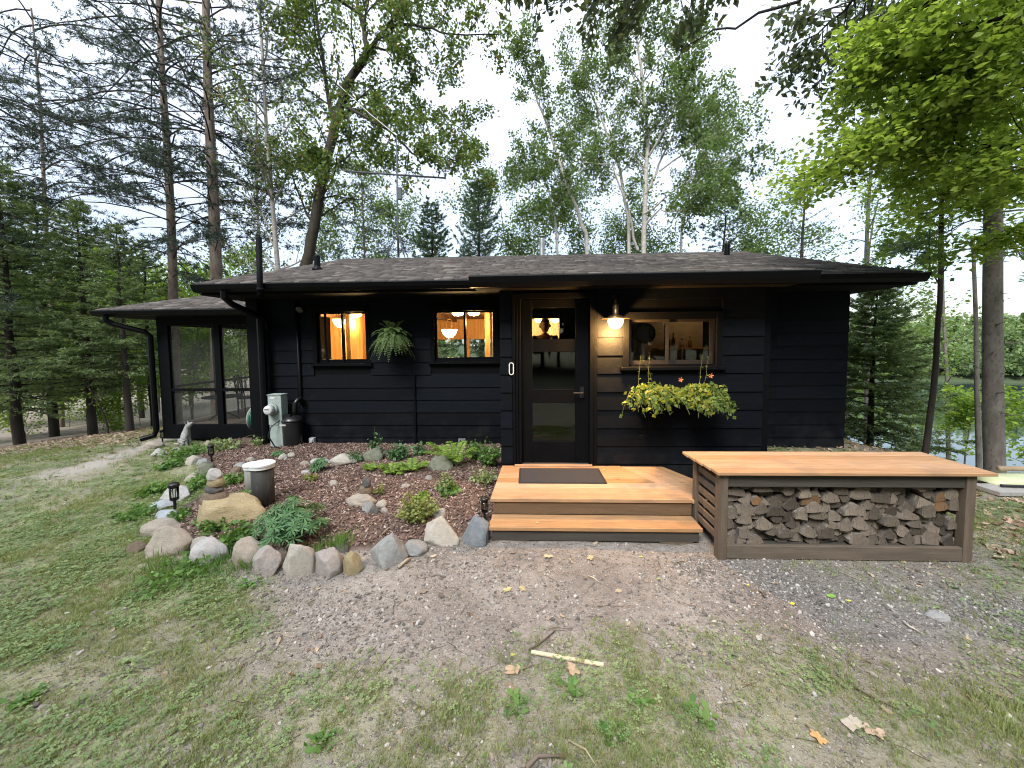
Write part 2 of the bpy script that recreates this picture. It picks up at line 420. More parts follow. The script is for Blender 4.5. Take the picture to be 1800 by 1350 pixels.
def gz0(x, y):
    x = np.asarray(x, float); y = np.asarray(y, float)
    u = (x - 5.2) * 0.75 + (y - 5.0) * 0.62
    ul = np.where(x > 0, u, u * 1.0)
    fall = 0.10 * np.clip(u + 0.6, 0, 2.0) + 0.42 * np.clip(u - 1.6, 0, 60) * sstep(0.5, 4, u)
    house = sstep(7.0, 5.6, x) * sstep(12.5, 11.0, y) * sstep(-12, -7, x)
    z = -np.minimum(fall * (1 - house), 12)
    left = sstep(8, 26, np.hypot(x, y)) * sstep(2, -8, x)
    z = z - left * 1.6 * (1 - sstep(40, 60, y))
    # wooded hills rise beyond the water
    r = np.hypot(x, y)
    far = sstep(88, 128, y * 0.9 + 0.42 * x)
    z = np.where(far > 0, z + far * 10.0, z)
    return z
def gz(x, y):
    x = np.asarray(x, float); y = np.asarray(y, float)
    z = gz0(x, y)
    near = sstep(30, 8, np.hypot(x, y))
    z = z + near * ((fbm(x * 0.9, y * 0.9, 3) - 0.5) * 0.07 * sstep(0.2, 1.2, np.hypot(x - 0.6, np.maximum(0, 3.4 - y) * 0 + (y - 4.2))) + (fbm(x * 6, y * 6, 5, 3) - 0.5) * 0.018)
    z = z + 0.09 * sstep(-0.05, 0.30, sdist_poly(x, y, BED)) * (1 + 0.4 * (fbm(x * 4, y * 4, 9, 3) - 0.5))
    return z
def gzf(x, y): return float(gz(np.array([x]), np.array([y]))[0])

def track(x, y):
    """worn path that curves past the porch corner"""
    P = [(-8.3, 10.5), (-7.9, 8.6), (-7.55, 7.5), (-7.15, 6.6), (-6.9, 5.8), (-6.85, 5.0), (-6.9, 4.2)]; d = np.full(np.shape(x), 1e9)
    for (ax, ay), (bx, by) in zip(P[:-1], P[1:]):
        ex, ey = bx - ax, by - ay; t = np.clip(((x - ax) * ex + (y - ay) * ey) / (ex * ex + ey * ey), 0, 1); d = np.minimum(d, np.hypot(x - ax - ex * t, y - ay - ey * t))
    return np.exp(-((d + (fbm(np.asarray(x) * 3, np.asarray(y) * 3, 15, 2) - 0.5) * 0.2) / 0.30) ** 2) * sstep(4.3, 5.6, y)
def grass_mask(x, y):
    x = np.asarray(x, float); y = np.asarray(y, float)
    n = fbm(x * 1.1, y * 1.1, 21, 4); n2 = fbm(x * 3.3, y * 3.3, 33, 3)
    edge = -1.55 - 0.75 * (y - 1.6)                # the lawn lies left of this line
    lawn = sstep(-0.5, 0.9, edge - x + (n - 0.5) * 2.2)
    strip = sstep(2.35, 1.85, y + (n - 0.5) * 0.8 - 0.05 * x) * sstep(2.4, 1.2, np.abs(x - 0.2))
    right = sstep(3.5, 4.3, x + (n - 0.5)) * 0.9
    rlow = sstep(2.3, 1.9, y - 0.25 * (x - 1.8) + (n - 0.5) * 0.9) * sstep(1.0, 1.8, x)
    rack = 0.35 * sstep(0.5, 0.15, np.abs(y - 2.95)) * sstep(2.0, 2.6, x)
    g = np.maximum.reduce([lawn, strip * 0.72, right, rlow * 0.62, rack])
    g = g * (1 - 0.9 * track(x, y))
    g = g * sstep(0.22, 0.62, n2 * 0.55 + n * 0.45 + 0.12 * lawn)
    litter = sstep(-9.0, -10.5, x) * sstep(7.2, 8.2, y)
    g = g * (1 - 0.8 * litter)
    g = g * sstep(0.02, -0.1, sdist_poly(x, y, BED))
    house = (x > -5.0) * (x < 5.5) * (y > 6.7)
    return np.clip(g * (1 - house), 0, 1)

def build_ground():
    def axis(lo, hi, a, b, step):
        mid = np.arange(a, b, step)
        k = [mid[0]]; s = step
        while k[-1] > lo: s *= 1.17; k.append(k[-1] - s)
        j = [mid[-1]]; s = step
        while j[-1] < hi: s *= 1.17; j.append(j[-1] + s)
        return np.concatenate([np.array(k[1:])[::-1], mid, np.array(j[1:])])
    xs = axis(-420, 420, -6.5, 5.0, 0.045); ys = axis(-160, 420, 1.0, 7.2, 0.045)
    X, Y = np.meshgrid(xs, ys); Z = gz(X, Y)
    V = np.stack([X, Y, Z], -1).reshape(-1, 3)
    nx, ny = len(xs), len(ys)
    i = np.arange(nx * ny).reshape(ny, nx)
    F = np.stack([i[:-1, :-1], i[:-1, 1:], i[1:, 1:], i[1:, :-1]], -1).reshape(-1, 4)
    x, y = V[:, 0], V[:, 1]
    g = grass_mask(x, y)
    bed = sstep(-0.08, 0.04, sdist_poly(x, y, BED) + (fbm(x * 5, y * 5, 4, 2) - 0.5) * 0.1)
    litter = np.clip(sstep(-7.5, -9.5, x) * sstep(7.0, 7.9, y) + sstep(10.0, 12.0, y) + sstep(5.0, 7.5, x) * sstep(6, 8, y), 0, 1)
    path = track(x, y)
    grey = sstep(0.9, 2.3, x) * sstep(4.0, 3.0, y)
    far = sstep(60, 80, np.hypot(x, y))
    me = fmesh('ground', V, F, attrs={'grass': g, 'bed': bed, 'litter': litter, 'path': path, 'grey': grey, 'far': far})
    mt, t, p, o = newmat('yard_soil')
    def at(n): return N(t, 'ShaderNodeAttribute', attribute_name=n).outputs['Fac']
    n1 = noise_node(t, 1.3, detail=8); n2 = noise_node(t, 14, detail=6); n3 = noise_node(t, 70, detail=4)
    soil = mix(t, remap(t, n1.outputs[0], 0.35, 0.65), (0.145, 0.124, 0.106), (0.240, 0.214, 0.186))
    soil = mix(t, mathn(t, 'MULTIPLY', at('grey'), 0.6), soil, (0.115, 0.104, 0.094))
    soil = mix(t, remap(t, n2.outputs[0], 0.42, 0.7, 0, 0.55), soil, (0.082, 0.068, 0.056))
    soil = mix(t, remap(t, n3.outputs[0], 0.56, 0.72, 0, 0.7), soil, (0.33, 0.295, 0.26))
    # fine stones bedded in the soil
    vo = N(t, 'ShaderNodeTexVoronoi'); vo.inputs['Scale'].default_value = 46
    c = N(t, 'ShaderNodeTexCoord'); t.links.new(c.outputs['Object'], vo.inputs['Vector'])
    st = mathn(t, 'MULTIPLY', remap(t, vo.outputs['Distance'], 0.38, 0.18), remap(t, vo.outputs['Color'], 0.45, 0.75))
    soil = mix(t, mathn(t, 'MULTIPLY', st, 0.75), soil, (0.34, 0.315, 0.285))
    gr = mix(t, remap(t, n2.outputs[0], 0.35, 0.65), (0.135, 0.150, 0.058), (0.235, 0.24, 0.105))
    gr = mix(t, remap(t, n1.outputs[0], 0.4, 0.7, 0, 0.4), gr, (0.20, 0.175, 0.095))
    col = mix(t, mathn(t, 'MULTIPLY', at('grass'), 0.75), soil, gr)
    li = mix(t, remap(t, n2.outputs[0], 0.35, 0.65), (0.15, 0.12, 0.09), (0.29, 0.245, 0.19))  # litter lightened so the clearing looks sunlit
    col = mix(t, mathn(t, 'MULTIPLY', at('litter'), 0.85), col, li)
    mu = mix(t, remap(t, n2.outputs[0], 0.35, 0.65), (0.055, 0.036, 0.029), (0.12, 0.075, 0.058))
    col = mix(t, at('bed'), col, mu)
    col = mix(t, mathn(t, 'MULTIPLY', at('path'), 0.8), col, (0.32, 0.285, 0.24))
    col = mix(t, at('far'), col, (0.05, 0.075, 0.03))
    hs = N(t, 'ShaderNodeHueSaturation'); hs.inputs['Value'].default_value = 1.3; hs.inputs['Saturation'].default_value = 0.80; t.links.new(col, hs.inputs['Color']); col = hs.outputs[0]
    t.links.new(col, p.inputs['Base Color']); p.inputs['Roughness'].default_value = 0.95; p.inputs['Specular IOR Level'].default_value = 0.15
    h = mathn(t, 'ADD', mathn(t, 'ADD', n3.outputs[0], mathn(t, 'MULTIPLY', st, 0.8)), mathn(t, 'MULTIPLY', n2.outputs[0], 1.5))
    bump(t, p, h, 0.9, 0.02)
    tag(addobj('ground', me, mt, smooth=True), kind='structure', label='bare gravelly soil with worn grass sloping to the lake')

def scatter(name, base_v, base_f, pos, rot, scl, mat, tint=None, normal=None, label=None, kind='stuff', parent=None):
    """many small real pieces joined in one mesh; base_f may mix triangles and quads of one size"""
    bv = np.asarray(base_v, float); bf = np.asarray(base_f, int); n = len(pos)
    scl = np.asarray(scl, float)
    if scl.ndim == 1: scl = np.repeat(scl[:, None], 3, 1)
    V = np.einsum('nij,nkj->nki', rot, bv[None] * scl[:, None, :]) + np.asarray(pos)[:, None, :]
    F = (bf[None] + (np.arange(n) * len(bv))[:, None, None]).reshape(-1, bf.shape[1])
    ti = np.repeat(tint if tint is not None else rng.random(n), len(bf))
    o = addobj(name, fmesh(name, V.reshape(-1, 3), F, ti), mat, parent)
    return tag(o, label, None, None, kind)
def strew(name, label, metas, pos, eul, scl):
    """loose stuff nobody could count: small pieces instanced on points by geometry nodes"""
    n = len(pos); me = bpy.data.meshes.new(name); me.vertices.add(n); me.vertices.foreach_set('co', np.asarray(pos, np.float32).ravel())
    for k, v in (('rot', eul), ('scl', scl)):
        a = me.attributes.new(k, 'FLOAT_VECTOR', 'POINT'); a.data.foreach_set('vector', np.asarray(v, np.float32).ravel())
    a = me.attributes.new('pick', 'INT', 'POINT'); a.data.foreach_set('value', rng.integers(0, len(metas), n).astype(np.int32))
    o = bpy.data.objects.new(name, me); COL.objects.link(o); tag(o, label, kind='stuff')
    g = bpy.data.node_groups.new(name, 'GeometryNodeTree'); g.interface.new_socket('Geometry', in_out='INPUT', socket_type='NodeSocketGeometry'); g.interface.new_socket('Geometry', in_out='OUTPUT', socket_type='NodeSocketGeometry')
    gi, go = g.nodes.new('NodeGroupInput'), g.nodes.new('NodeGroupOutput'); ip = g.nodes.new('GeometryNodeInstanceOnPoints'); jn = g.nodes.new('GeometryNodeGeometryToInstance')
    for mm in metas[::-1]:
        so = bpy.data.objects.new(name + '_piece', mm); oi = g.nodes.new('GeometryNodeObjectInfo'); oi.inputs['Object'].default_value = so; g.links.new(oi.outputs['Geometry'], jn.inputs[0])
    def na(k, ty): q = g.nodes.new('GeometryNodeInputNamedAttribute'); q.data_type = ty; q.inputs['Name'].default_value = k; return q.outputs['Attribute']
    er = g.nodes.new('FunctionNodeEulerToRotation'); g.links.new(na('rot', 'FLOAT_VECTOR'), er.inputs[0])
    g.links.new(gi.outputs[0], ip.inputs['Points']); g.links.new(jn.outputs[0], ip.inputs['Instance']); ip.inputs['Pick Instance'].default_value = True
    g.links.new(na('pick', 'INT'), ip.inputs['Instance Index']); g.links.new(er.outputs[0], ip.inputs['Rotation']); g.links.new(na('scl', 'FLOAT_VECTOR'), ip.inputs['Scale'])
    g.links.new(ip.outputs[0], go.inputs[0]); md = o.modifiers.new('strew', 'NODES'); md.node_group = g
    return o
def piece(V, F, mat):
    me = bpy.data.meshes.new('piece'); me.from_pydata([tuple(v) for v in V], [], [tuple(f) for f in F]); me.materials.append(mat); return me
def eulers(n, tilt): return np.stack([rng.normal(0, tilt, n), rng.normal(0, tilt, n), rng.random(n) * 6.283], 1)
def rots(n, tilt=0.3, flat=False):
    a = rng.random(n) * 2 * np.pi; b = rng.normal(0, tilt, n); c = rng.normal(0, tilt, n)
    ca, sa, cb, sb, cc, sc = np.cos(a), np.sin(a), np.cos(b), np.sin(b), np.cos(c), np.sin(c)
    z0 = np.zeros(n); o1 = np.ones(n)
    Rz = np.stack([ca, -sa, z0, sa, ca, z0, z0, z0, o1], -1).reshape(n, 3, 3)
    Rx = np.stack([o1, z0, z0, z0, cb, -sb, z0, sb, cb], -1).reshape(n, 3, 3)
    Ry = np.stack([cc, z0, sc, z0, o1, z0, -sc, z0, cc], -1).reshape(n, 3, 3)
    return Rz @ Rx @ Ry
PEB_V = [(0, 0, 0.45), (0.5, 0, 0.05), (0.15, 0.45, 0), (-0.4, 0.3, 0.02), (-0.42, -0.28, 0.05), (0.18, -0.46, 0), (0, 0, -0.3)]
PEB_F = [(0, 1, 2), (0, 2, 3), (0, 3, 4), (0, 4, 5), (0, 5, 1), (6, 2, 1), (6, 3, 2), (6, 4, 3), (6, 5, 4), (6, 1, 5)]

# ------------------------------------------------------------------ plants and trees
def unit(a): return a / (np.linalg.norm(a, axis=-1, keepdims=True) + 1e-9)
class Tree:
    def __init__(s, seed):
        s.r = random.Random(seed); s.n = np.random.default_rng(seed)
        s.parts = {'trunk': ([], []), 'branches': ([], [])}
        s.C = []; s.A = []; s.Nn = []; s.S = []; s.W = []
    def tube(s, pts, rad, n=6, part='branches'):
        V, F = s.parts[part]; base = len(V); prev = None; L = len(pts)
        for i in range(L):
            t = (pts[min(i + 1, L - 1)] - pts[max(i - 1, 0)]).normalized()
            a = t.orthogonal().normalized() if prev is None else (prev - t * prev.dot(t)).normalized()
            prev = a; b = t.cross(a)
            for k in range(n):
                an = 2 * math.pi * k / n
                V.append(tuple(pts[i] + (a * math.cos(an) + b * math.sin(an)) * rad[i]))
        for i in range(L - 1):
            for k in range(n):
                q = base + i * n; F.append((q + k, q + (k + 1) % n, q + n + (k + 1) % n, q + n + k))
    def leaves(s, C, A, Nn, S_, W):
        s.C.append(C); s.A.append(A); s.Nn.append(Nn); s.S.append(S_); s.W.append(W)
    def twig_leaves(s, pts, k, size, spread, flat, aspect=0.6, droop=0.0):
        P = np.array([tuple(p) for p in pts]); n = len(P)
        t = s.n.random(k) * (n - 1); i = np.minimum(t.astype(int), n - 2); f = (t - i)[:, None]
        C = P[i] * (1 - f) + P[i + 1] * f + s.n.normal(0, spread, (k, 3))
        A = s.n.normal(0, 1, (k, 3)); A[:, 2] = A[:, 2] * (1 - 0.7 * flat) - droop
        Nn = s.n.normal(0, 1, (k, 3)) * (1 - 0.75 * flat); Nn[:, 2] += flat * 1.2
        sz = size * s.n.uniform(0.65, 1.3, k)
        s.leaves(C, unit(A), unit(Nn), sz, sz * aspect)
    def branch(s, p, d, L, r, lvl, P, part='branches'):
        """recursive limb; P = list of dicts per level"""
        q = P[lvl]; n = q.get('seg', 5); pts = [p.copy()]; d = d.normalized(); dirs = [d.copy()]
        for i in range(n):
            d = d + Vector((s.r.gauss(0, 1), s.r.gauss(0, 1), s.r.gauss(0, 1))) * q.get('wig', 0.12) + Vector((0, 0, q.get('up', 0.0)))
            if 'pull' in q: d = d + Vector(q['pull'])
            d.normalize(); p = p + d * (L / n); pts.append(p.copy()); dirs.append(d.copy())
        re = r * q.get('taper', 0.25)
        rad = [r + (re - r) * i / n for i in range(n + 1)]
        s.tube(pts, rad, 8 if r > 0.08 else (5 if r > 0.02 else 3), part)
        if lvl + 1 < len(P):
            c = q['kids']; c = max(1, int(round(c * s.r.uniform(0.8, 1.2))))
            for j in range(c):
                tt = q.get('start', 0.3) + (1 - q.get('start', 0.3)) * (j + s.r.random()) / c
                tt = min(tt, 0.999); i = int(tt * n); f = tt * n - i
                pp = pts[i].lerp(pts[i + 1], f); dd = dirs[i + 1]
                ax = dd.orthogonal().normalized(); ax.rotate(Matrix.Rotation(s.r.random() * 6.283 if not q.get('alt') else (j % 2) * 3.14 + s.r.gauss(0, 0.5) + q.get('az', 0), 3, dd))
                ang = math.radians(s.r.gauss(q.get('ang', 45), q.get('angv', 10)))
                nd = (dd * math.cos(ang) + ax * math.sin(ang))
                sh = q.get('shape', lambda t: 1 - 0.55 * t)(tt)
                s.branch(pp, nd, L * q.get('ratio', 0.55) * sh * s.r.uniform(0.75, 1.2), max(0.003, min(rad[i] * 0.75, r * q.get('rr', 0.5) * sh)), lvl + 1, P)
        if q.get('leaf'):
            k = int(q['leaf'] * (0.7 + 0.6 * s.r.random()))
            if k: s.twig_leaves(pts[int(n * q.get('lstart', 0.0)):], k, q['size'], q.get('spread', 0.08), q.get('flat', 0.3), q.get('aspect', 0.6), q.get('droop', 0.2))
        return pts
    def leafmesh(s, name):
        C = np.concatenate(s.C); A = np.concatenate(s.A); Nn = np.concatenate(s.Nn); L = np.concatenate(s.S)[:, None]; W = np.concatenate(s.W)[:, None]
        B_ = unit(np.cross(Nn, A)); N2 = np.cross(A, B_)
        V = np.stack([C - A * L * 0.5, C + B_ * W * 0.5 + N2 * W * 0.18, C + A * L * 0.5, C - B_ * W * 0.5 + N2 * W * 0.18], 1).reshape(-1, 3)
        k = len(C); b = (np.arange(k) * 4)[:, None]
        F = np.concatenate([b + [[0, 1, 2]], b + [[0, 2, 3]]], 1).reshape(-1, 3)
        return fmesh(name, V, F, np.repeat(s.n.random(k), 2))
    def build(s, name, label, cat, loc, bark, leaf, group=None, rz=0.0, crown='crown', twig=None):
        t = thing(name, label, cat, loc, group); t.rotation_euler = (0, 0, rz)
        for k, (V, F) in s.parts.items():
            if V:
                o = addobj(k, fmesh(k, np.array(V), np.array(F)), twig if (twig and k == 'branches') else bark, t, True)
        if s.C: addobj(crown, s.leafmesh(crown), leaf, t)
        return t
def recopy(t, label, loc, rz, sc, group=None):
    c = t.copy(); COL.objects.link(c); c.location = loc; c.rotation_euler = (0, 0, rz); c.scale = (sc, sc, sc); c['label'] = label
    if group: c['group'] = group
    for ch in list(t.children):
        d = ch.copy(); COL.objects.link(d); d.parent = c
    return c

def conifer(seed, h, rad, base=0.1, whorl=0.26, nb=6, droop=0.25, twigs=18, cards=6, csize=0.13, cwid=0.028, tr=None, sparse=1.0, uptip=0.15, dead=0.0, power=0.85):
    s = Tree(seed); tr = tr or h * 0.014 + 0.015
    n = 10; pts = [Vector((s.r.gauss(0, 0.01) * h * 0.2, s.r.gauss(0, 0.01) * h * 0.2, h * i / n)) for i in range(n + 1)]; pts[0] = Vector((0, 0, -0.3))
    s.tube(pts, [tr * (1 - 0.93 * i / n) for i in range(n + 1)], 8, 'trunk')
    z = h * base
    while z < h * 0.985:
        t = (z - h * base) / (h * (1 - base))
        k = max(3, int(nb * s.r.uniform(0.7, 1.2)))
        a0 = s.r.random() * 6.28
        for j in range(k):
            if s.r.random() > sparse: continue
            L = rad * ((1 - t) ** power) * s.r.uniform(0.7, 1.12) + 0.08
            if t < 0.12: L *= 0.6 + 3 * t
            a = a0 + 6.283 * j / k + s.r.gauss(0, 0.25)
            el = 0.45 * t + s.r.gauss(0, 0.08)
            m_ = 6; P = []
            for i in range(m_ + 1):
                f = i / m_
                rr = L * f
                P.append(Vector((math.cos(a) * rr, math.sin(a) * rr, z + L * (f * math.sin(el) - droop * f * f * (1 - 0.5 * t) + uptip * f ** 4) + s.r.gauss(0, 0.01))))
            br = max(0.004, tr * 0.16 * (1 - t) + 0.004)
            s.tube(P, [br * (1 - 0.85 * i / m_) for i in range(m_ + 1)], 3)
            if s.r.random() < dead: continue
            # flat sprays of twigs on both sides
            nt_ = max(3, int(twigs * (L / rad) ** 0.8)); PA = np.array([tuple(p) for p in P])
            tt = np.sort(s.n.uniform(0.12, 1.0, nt_)); ii = np.minimum((tt * m_).astype(int), m_ - 1); ff = (tt * m_ - ii)[:, None]
            bp = PA[ii] * (1 - ff) + PA[ii + 1] * ff
            dr = unit(PA[ii + 1] - PA[ii]); sd_ = unit(np.cross(dr, [0, 0, 1.0])) * np.where(s.n.random(nt_) < 0.5, -1, 1)[:, None]
            tl = (0.10 + 0.30 * L * (1 - tt ** 1.6) * s.n.uniform(0.6, 1.2, nt_))[:, None]
            td = unit(dr * 0.75 + sd_ * s.n.uniform(0.4, 1.0, (nt_, 1)) + s.n.normal(0, 0.12, (nt_, 3)) + [0, 0, -0.18])
            ck = cards
            u = s.n.uniform(0.0, 1.0, (nt_, ck, 1))
            C = bp[:, None] + td[:, None] * tl[:, None] * u + s.n.normal(0, 0.012, (nt_, ck, 3))
            A = unit(td[:, None] + s.n.normal(0, 0.45, (nt_, ck, 3)))
            Nn = unit(np.array([0, 0, 1.0]) + s.n.normal(0, 0.5, (nt_, ck, 3)))
            sz = csize * s.n.uniform(0.6, 1.25, (nt_, ck))
            s.leaves(C.reshape(-1, 3), A.reshape(-1, 3), Nn.reshape(-1, 3), sz.ravel(), np.full(nt_ * ck, cwid))
        z += whorl * s.r.uniform(0.7, 1.25) * (1 - 0.45 * t)
    return s

def pine(seed, h, tr, cb, brlen, nb=60, tufts=16, needles=14, nl=0.12, nw=0.02, ztop=None, lean=(0, 0), low=None):
    """tall pine: bare trunk with stubs, long arching limbs that end in needle tufts"""
    s = Tree(seed); n = 16; ztop = ztop or h
    def tp(z): return Vector((lean[0] * z / h + 0.04 * math.sin(z * 0.5 + seed), lean[1] * z / h + 0.03 * math.cos(z * 0.43 + seed), z))
    s.tube([tp(h * i / n) if i else Vector((0, 0, -0.4)) for i in range(n + 1)], [tr * (1 - 0.75 * i / n) for i in range(n + 1)], 12, 'trunk')
    for i in range(46):                                            # dead stubs
        z = s.r.uniform(1.0, min(ztop, cb * 1.6)); a = s.r.random() * 6.28; p = tp(z); l_ = s.r.uniform(0.15, 0.35)
        s.tube([p, p + Vector((math.cos(a), math.sin(a), s.r.uniform(-0.1, 0.35))) * l_], [0.012, 0.004], 4)
    for i in range(nb):
        z = cb + (ztop - cb) * (i + s.r.random()) / nb; a = i * 2.4 + s.r.gauss(0, 0.4)
        f = (z - cb) / (h - cb); L = brlen * (0.55 + 0.6 * math.sin(min(1, f * 1.6 + 0.12) * 1.9)) * s.r.uniform(0.6, 1.15)
        el = s.r.uniform(0.0, 0.75); p = tp(z); P = [p]; d = Vector((math.cos(a) * math.cos(el), math.sin(a) * math.cos(el), math.sin(el)))
        m_ = 7
        for j in range(m_):
            d = (d + Vector((s.r.gauss(0, 0.09), s.r.gauss(0, 0.09), -0.17 if j < 4 else 0.06))).normalized(); p = p + d * L / m_; P.append(p.copy())
        br = 0.006 + 0.0065 * L
        s.tube(P, [br * (1 - 0.8 * j / m_) for j in range(m_ + 1)], 4)
        tips = []
        ns_ = max(4, int(tufts * 0.6 * min(1.3, L / 2.2)))
        for j in range(ns_):
            tt = s.r.uniform(0.35, 1.0) * m_; k = min(int(tt), m_ - 1); q0 = P[k].lerp(P[k + 1], tt - k); dd = (P[k + 1] - P[k]).normalized()
            sd_ = dd.cross(Vector((0, 0, 1))).normalized() * s.r.choice((-1, 1))
            l_ = s.r.uniform(0.25, 0.75) * L * 0.32; e = q0
            Q = [q0]
            for g in range(3):
                dd = (dd * 0.8 + sd_ * 0.35 + Vector((s.r.gauss(0, 0.2), s.r.gauss(0, 0.2), s.r.gauss(0.08, 0.15)))).normalized(); e = e + dd * l_ / 3; Q.append(e.copy())
            s.tube(Q, [0.006, 0.005, 0.004, 0.003], 3)
            for g in (1, 2, 3):
                if g == 3 or s.r.random() < 0.4: tips.append((Q[g], (Q[g] - Q[g - 1]).normalized()))
        tips.append((P[-1], d))
        T = np.array([tuple(q) for q, _ in tips]); D = np.array([tuple(q) for _, q in tips]); k = len(T)
        A = unit(D[:, None] * 0.45 + s.n.normal(0, 0.7, (k, needles, 3)) + [0, 0, 0.12])
        sz = nl * s.n.uniform(0.7, 1.2, (k, needles)); C = T[:, None] + A * sz[..., None] * 0.5 + s.n.normal(0, 0.008, (k, needles, 3))
        Nn = unit(s.n.normal(0, 1, (k, needles, 3)))
        s.leaves(C.reshape(-1, 3), A.reshape(-1, 3), Nn.reshape(-1, 3), sz.ravel(), np.full(k * needles, nw))
    return s

# ================================================================== SETTING
build_ground()
def build_lake():
    xs = np.linspace(-150, 400, 12); ys = np.linspace(2, 300, 12)
    X, Y = np.meshgrid(xs, ys); V = np.stack([X, Y, np.full_like(X, LAKE_Z)], -1).reshape(-1, 3); i = np.arange(144).reshape(12, 12)
    F = np.stack([i[:-1, :-1], i[:-1, 1:], i[1:, 1:], i[1:, :-1]], -1).reshape(-1, 4)
    mt, t, p, o = newmat('lake_water')
    p.inputs['Base Color'].default_value = (0.03, 0.05, 0.042, 1); p.inputs['Roughness'].default_value = 0.04; p.inputs['IOR'].default_value = 1.5
    p.inputs['Specular IOR Level'].default_value = 0.9
    n = noise_node(t, 1.1, (1, 1, 1), 3); bump(t, p, n.outputs[0], 0.03, 0.05)
    tag(addobj('lake', fmesh('lake', V, F), mt), kind='structure', label='calm grey lake mirroring the wooded shore')
build_lake()

# ================================================================== CABIN
WY, BY = 6.70, 4.75            # main wall face, entry wall face
WL, WR = -4.86, 5.38           # main wall ends
BL, BR = -0.335, 2.84          # entry ends
FLOOR = 0.30
cabin = thing('cabin', 'low black clapboard cabin with brown shingle roof and lit windows', 'cabin', (0, WY, 0))

EXPO = 0.2235
def siding(nm, x0, x1, y, zref, ztop, zbot, holes, seams, parent):
    """lap boards one by one, cut round the openings; each board is a wedge whose lower edge stands proud"""
    k0 = math.floor((zbot - zref) / EXPO); z = zref + k0 * EXPO
    i = 0
    while z < ztop:
        a, b = max(z, zbot), min(z + EXPO, ztop)
        if b - a < 0.02: z += EXPO; continue
        segs = [(x0, x1)]
        for hx0, hx1, hz0, hz1 in holes:
            if hz0 < b - 0.03 and hz1 > a + 0.03:
                ns_ = []
                for s0, s1 in segs:
                    if hx1 <= s0 or hx0 >= s1: ns_.append((s0, s1)); continue
                    if hx0 - s0 > 0.01: ns_.append((s0, hx0))
                    if s1 - hx1 > 0.01: ns_.append((hx1, s1))
                segs = ns_
        fin = []
        for s0, s1 in segs:
            cuts = sorted(q for q in seams if s0 + 0.3 < q + (i % 3 - 1) * 0.0 < s1 - 0.3)
            e = [s0] + cuts + [s1]
            fin += [(e[j] + (0.0015 if j else 0), e[j + 1] - 0.0015) for j in range(len(e) - 1)]
        for s0, s1 in fin:
            w0 = random.uniform(-0.002, 0.002); w1 = random.uniform(-0.002, 0.002)
            lo, hi = 0.026, 0.008
            MB().hexa([(s0, y - lo, a + w0), (s1, y - lo, a + w1), (s1, y, a + w1), (s0, y, a + w0),
                       (s0, y - hi, b + 0.012), (s1, y - hi, b + 0.012), (s1, y, b + 0.012), (s0, y, b + 0.012)]).build(nm, MT['siding'], parent)
        z += EXPO; i += 1
def holed_wall(name, x0, x1, y0, y1, z0, z1, holes, mat, parent):
    """wall core as boxes round the openings"""
    mb = MB(); xs = sorted({x0, x1, *[h[0] for h in holes], *[h[1] for h in holes]})
    for a, b in zip(xs[:-1], xs[1:]):
        hs = sorted([(h[2], h[3]) for h in holes if h[0] <= a + 1e-6 and h[1] >= b - 1e-6]); z = z0
        for c, d in hs:
            if c > z: mb.box(a, b, y0, y1, z, c)
            z = d
        if z < z1: mb.box(a, b, y0, y1, z, z1)
    return mb.build(name, mat, parent)

W1 = (-3.72, -2.84, 1.53, 2.41); W2 = (-1.62, -0.565, 1.55, 2.405)
DOORWAY = (0.075, 0.56, FLOOR, 2.26); LIGHT_PASS = (2.15, 2.75, FLOOR, 2.3)  # second opening is added, unseen, to let main-room light into the entry
MT['inwall'] = M('pine_panelling', (0.62, 0.34, 0.12), (0.46, 0.22, 0.07), 3, (8, 8, 0.6), 0.55, rnd=0.05)
MT['inpale'] = M('pale_wall', (0.70, 0.62, 0.46), (0.64, 0.56, 0.42), 3, rough=0.8)
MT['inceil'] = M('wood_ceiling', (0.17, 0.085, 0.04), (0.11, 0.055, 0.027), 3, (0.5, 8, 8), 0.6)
main_wall = holed_wall('front_wall', WL + 0.003, WR - 0.003, WY, WY + 0.14, 0.0, 2.72, [W1, W2, DOORWAY, LIGHT_PASS], MT['trim'], cabin)
siding('siding_board', WL, BL - 0.003, WY, 1.295, 2.62, -0.12, [(W1[0] - 0.075, W1[1] + 0.075, W1[2] - 0.085, W1[3] + 0.09), (W2[0] - 0.075, W2[1] + 0.075, W2[2] - 0.085, W2[3] + 0.09)], [-2.02], main_wall)
siding('siding_board', BR + 0.003, WR, WY, 1.295, 2.62, -0.5, [], [4.22], main_wall)
# right end wall and far walls
rw = B(WR - 0.14, WR - 0.003, WY + 0.143, 11.2, -0.6, 2.72).build('end_wall', MT['trim'], cabin)
z = 1.295 - 8 * EXPO
while z < 2.62:
    MB().hexa([(WR + 0.026, WY, z), (WR + 0.026, 11.2, z), (WR, 11.2, z), (WR, WY, z), (WR + 0.008, WY, z + EXPO + 0.01), (WR + 0.008, 11.2, z + EXPO + 0.01), (WR, 11.2, z + EXPO + 0.01), (WR, WY, z + EXPO + 0.01)]).build('siding_board', MT['siding'], rw)
    z += EXPO
B(WL + 0.003, WL + 0.14, WY + 0.143, 11.2, 0, 2.72).build('end_wall', MT['trim'], cabin)
LW = (-3.6, -0.75, 0.95, 1.95)
back_wall = holed_wall('back_wall', WL + 0.143, WR - 0.143, 11.06, 11.2, -0.4, 2.72, [LW], MT['inwall'], cabin)
for x in (LW[0] + 0.03, -2.65, -1.7, LW[1] - 0.03): B(x - 0.04, x + 0.04, 11.02, 11.2, LW[2], LW[3]).build('mullion', MT['inwall'], back_wall)
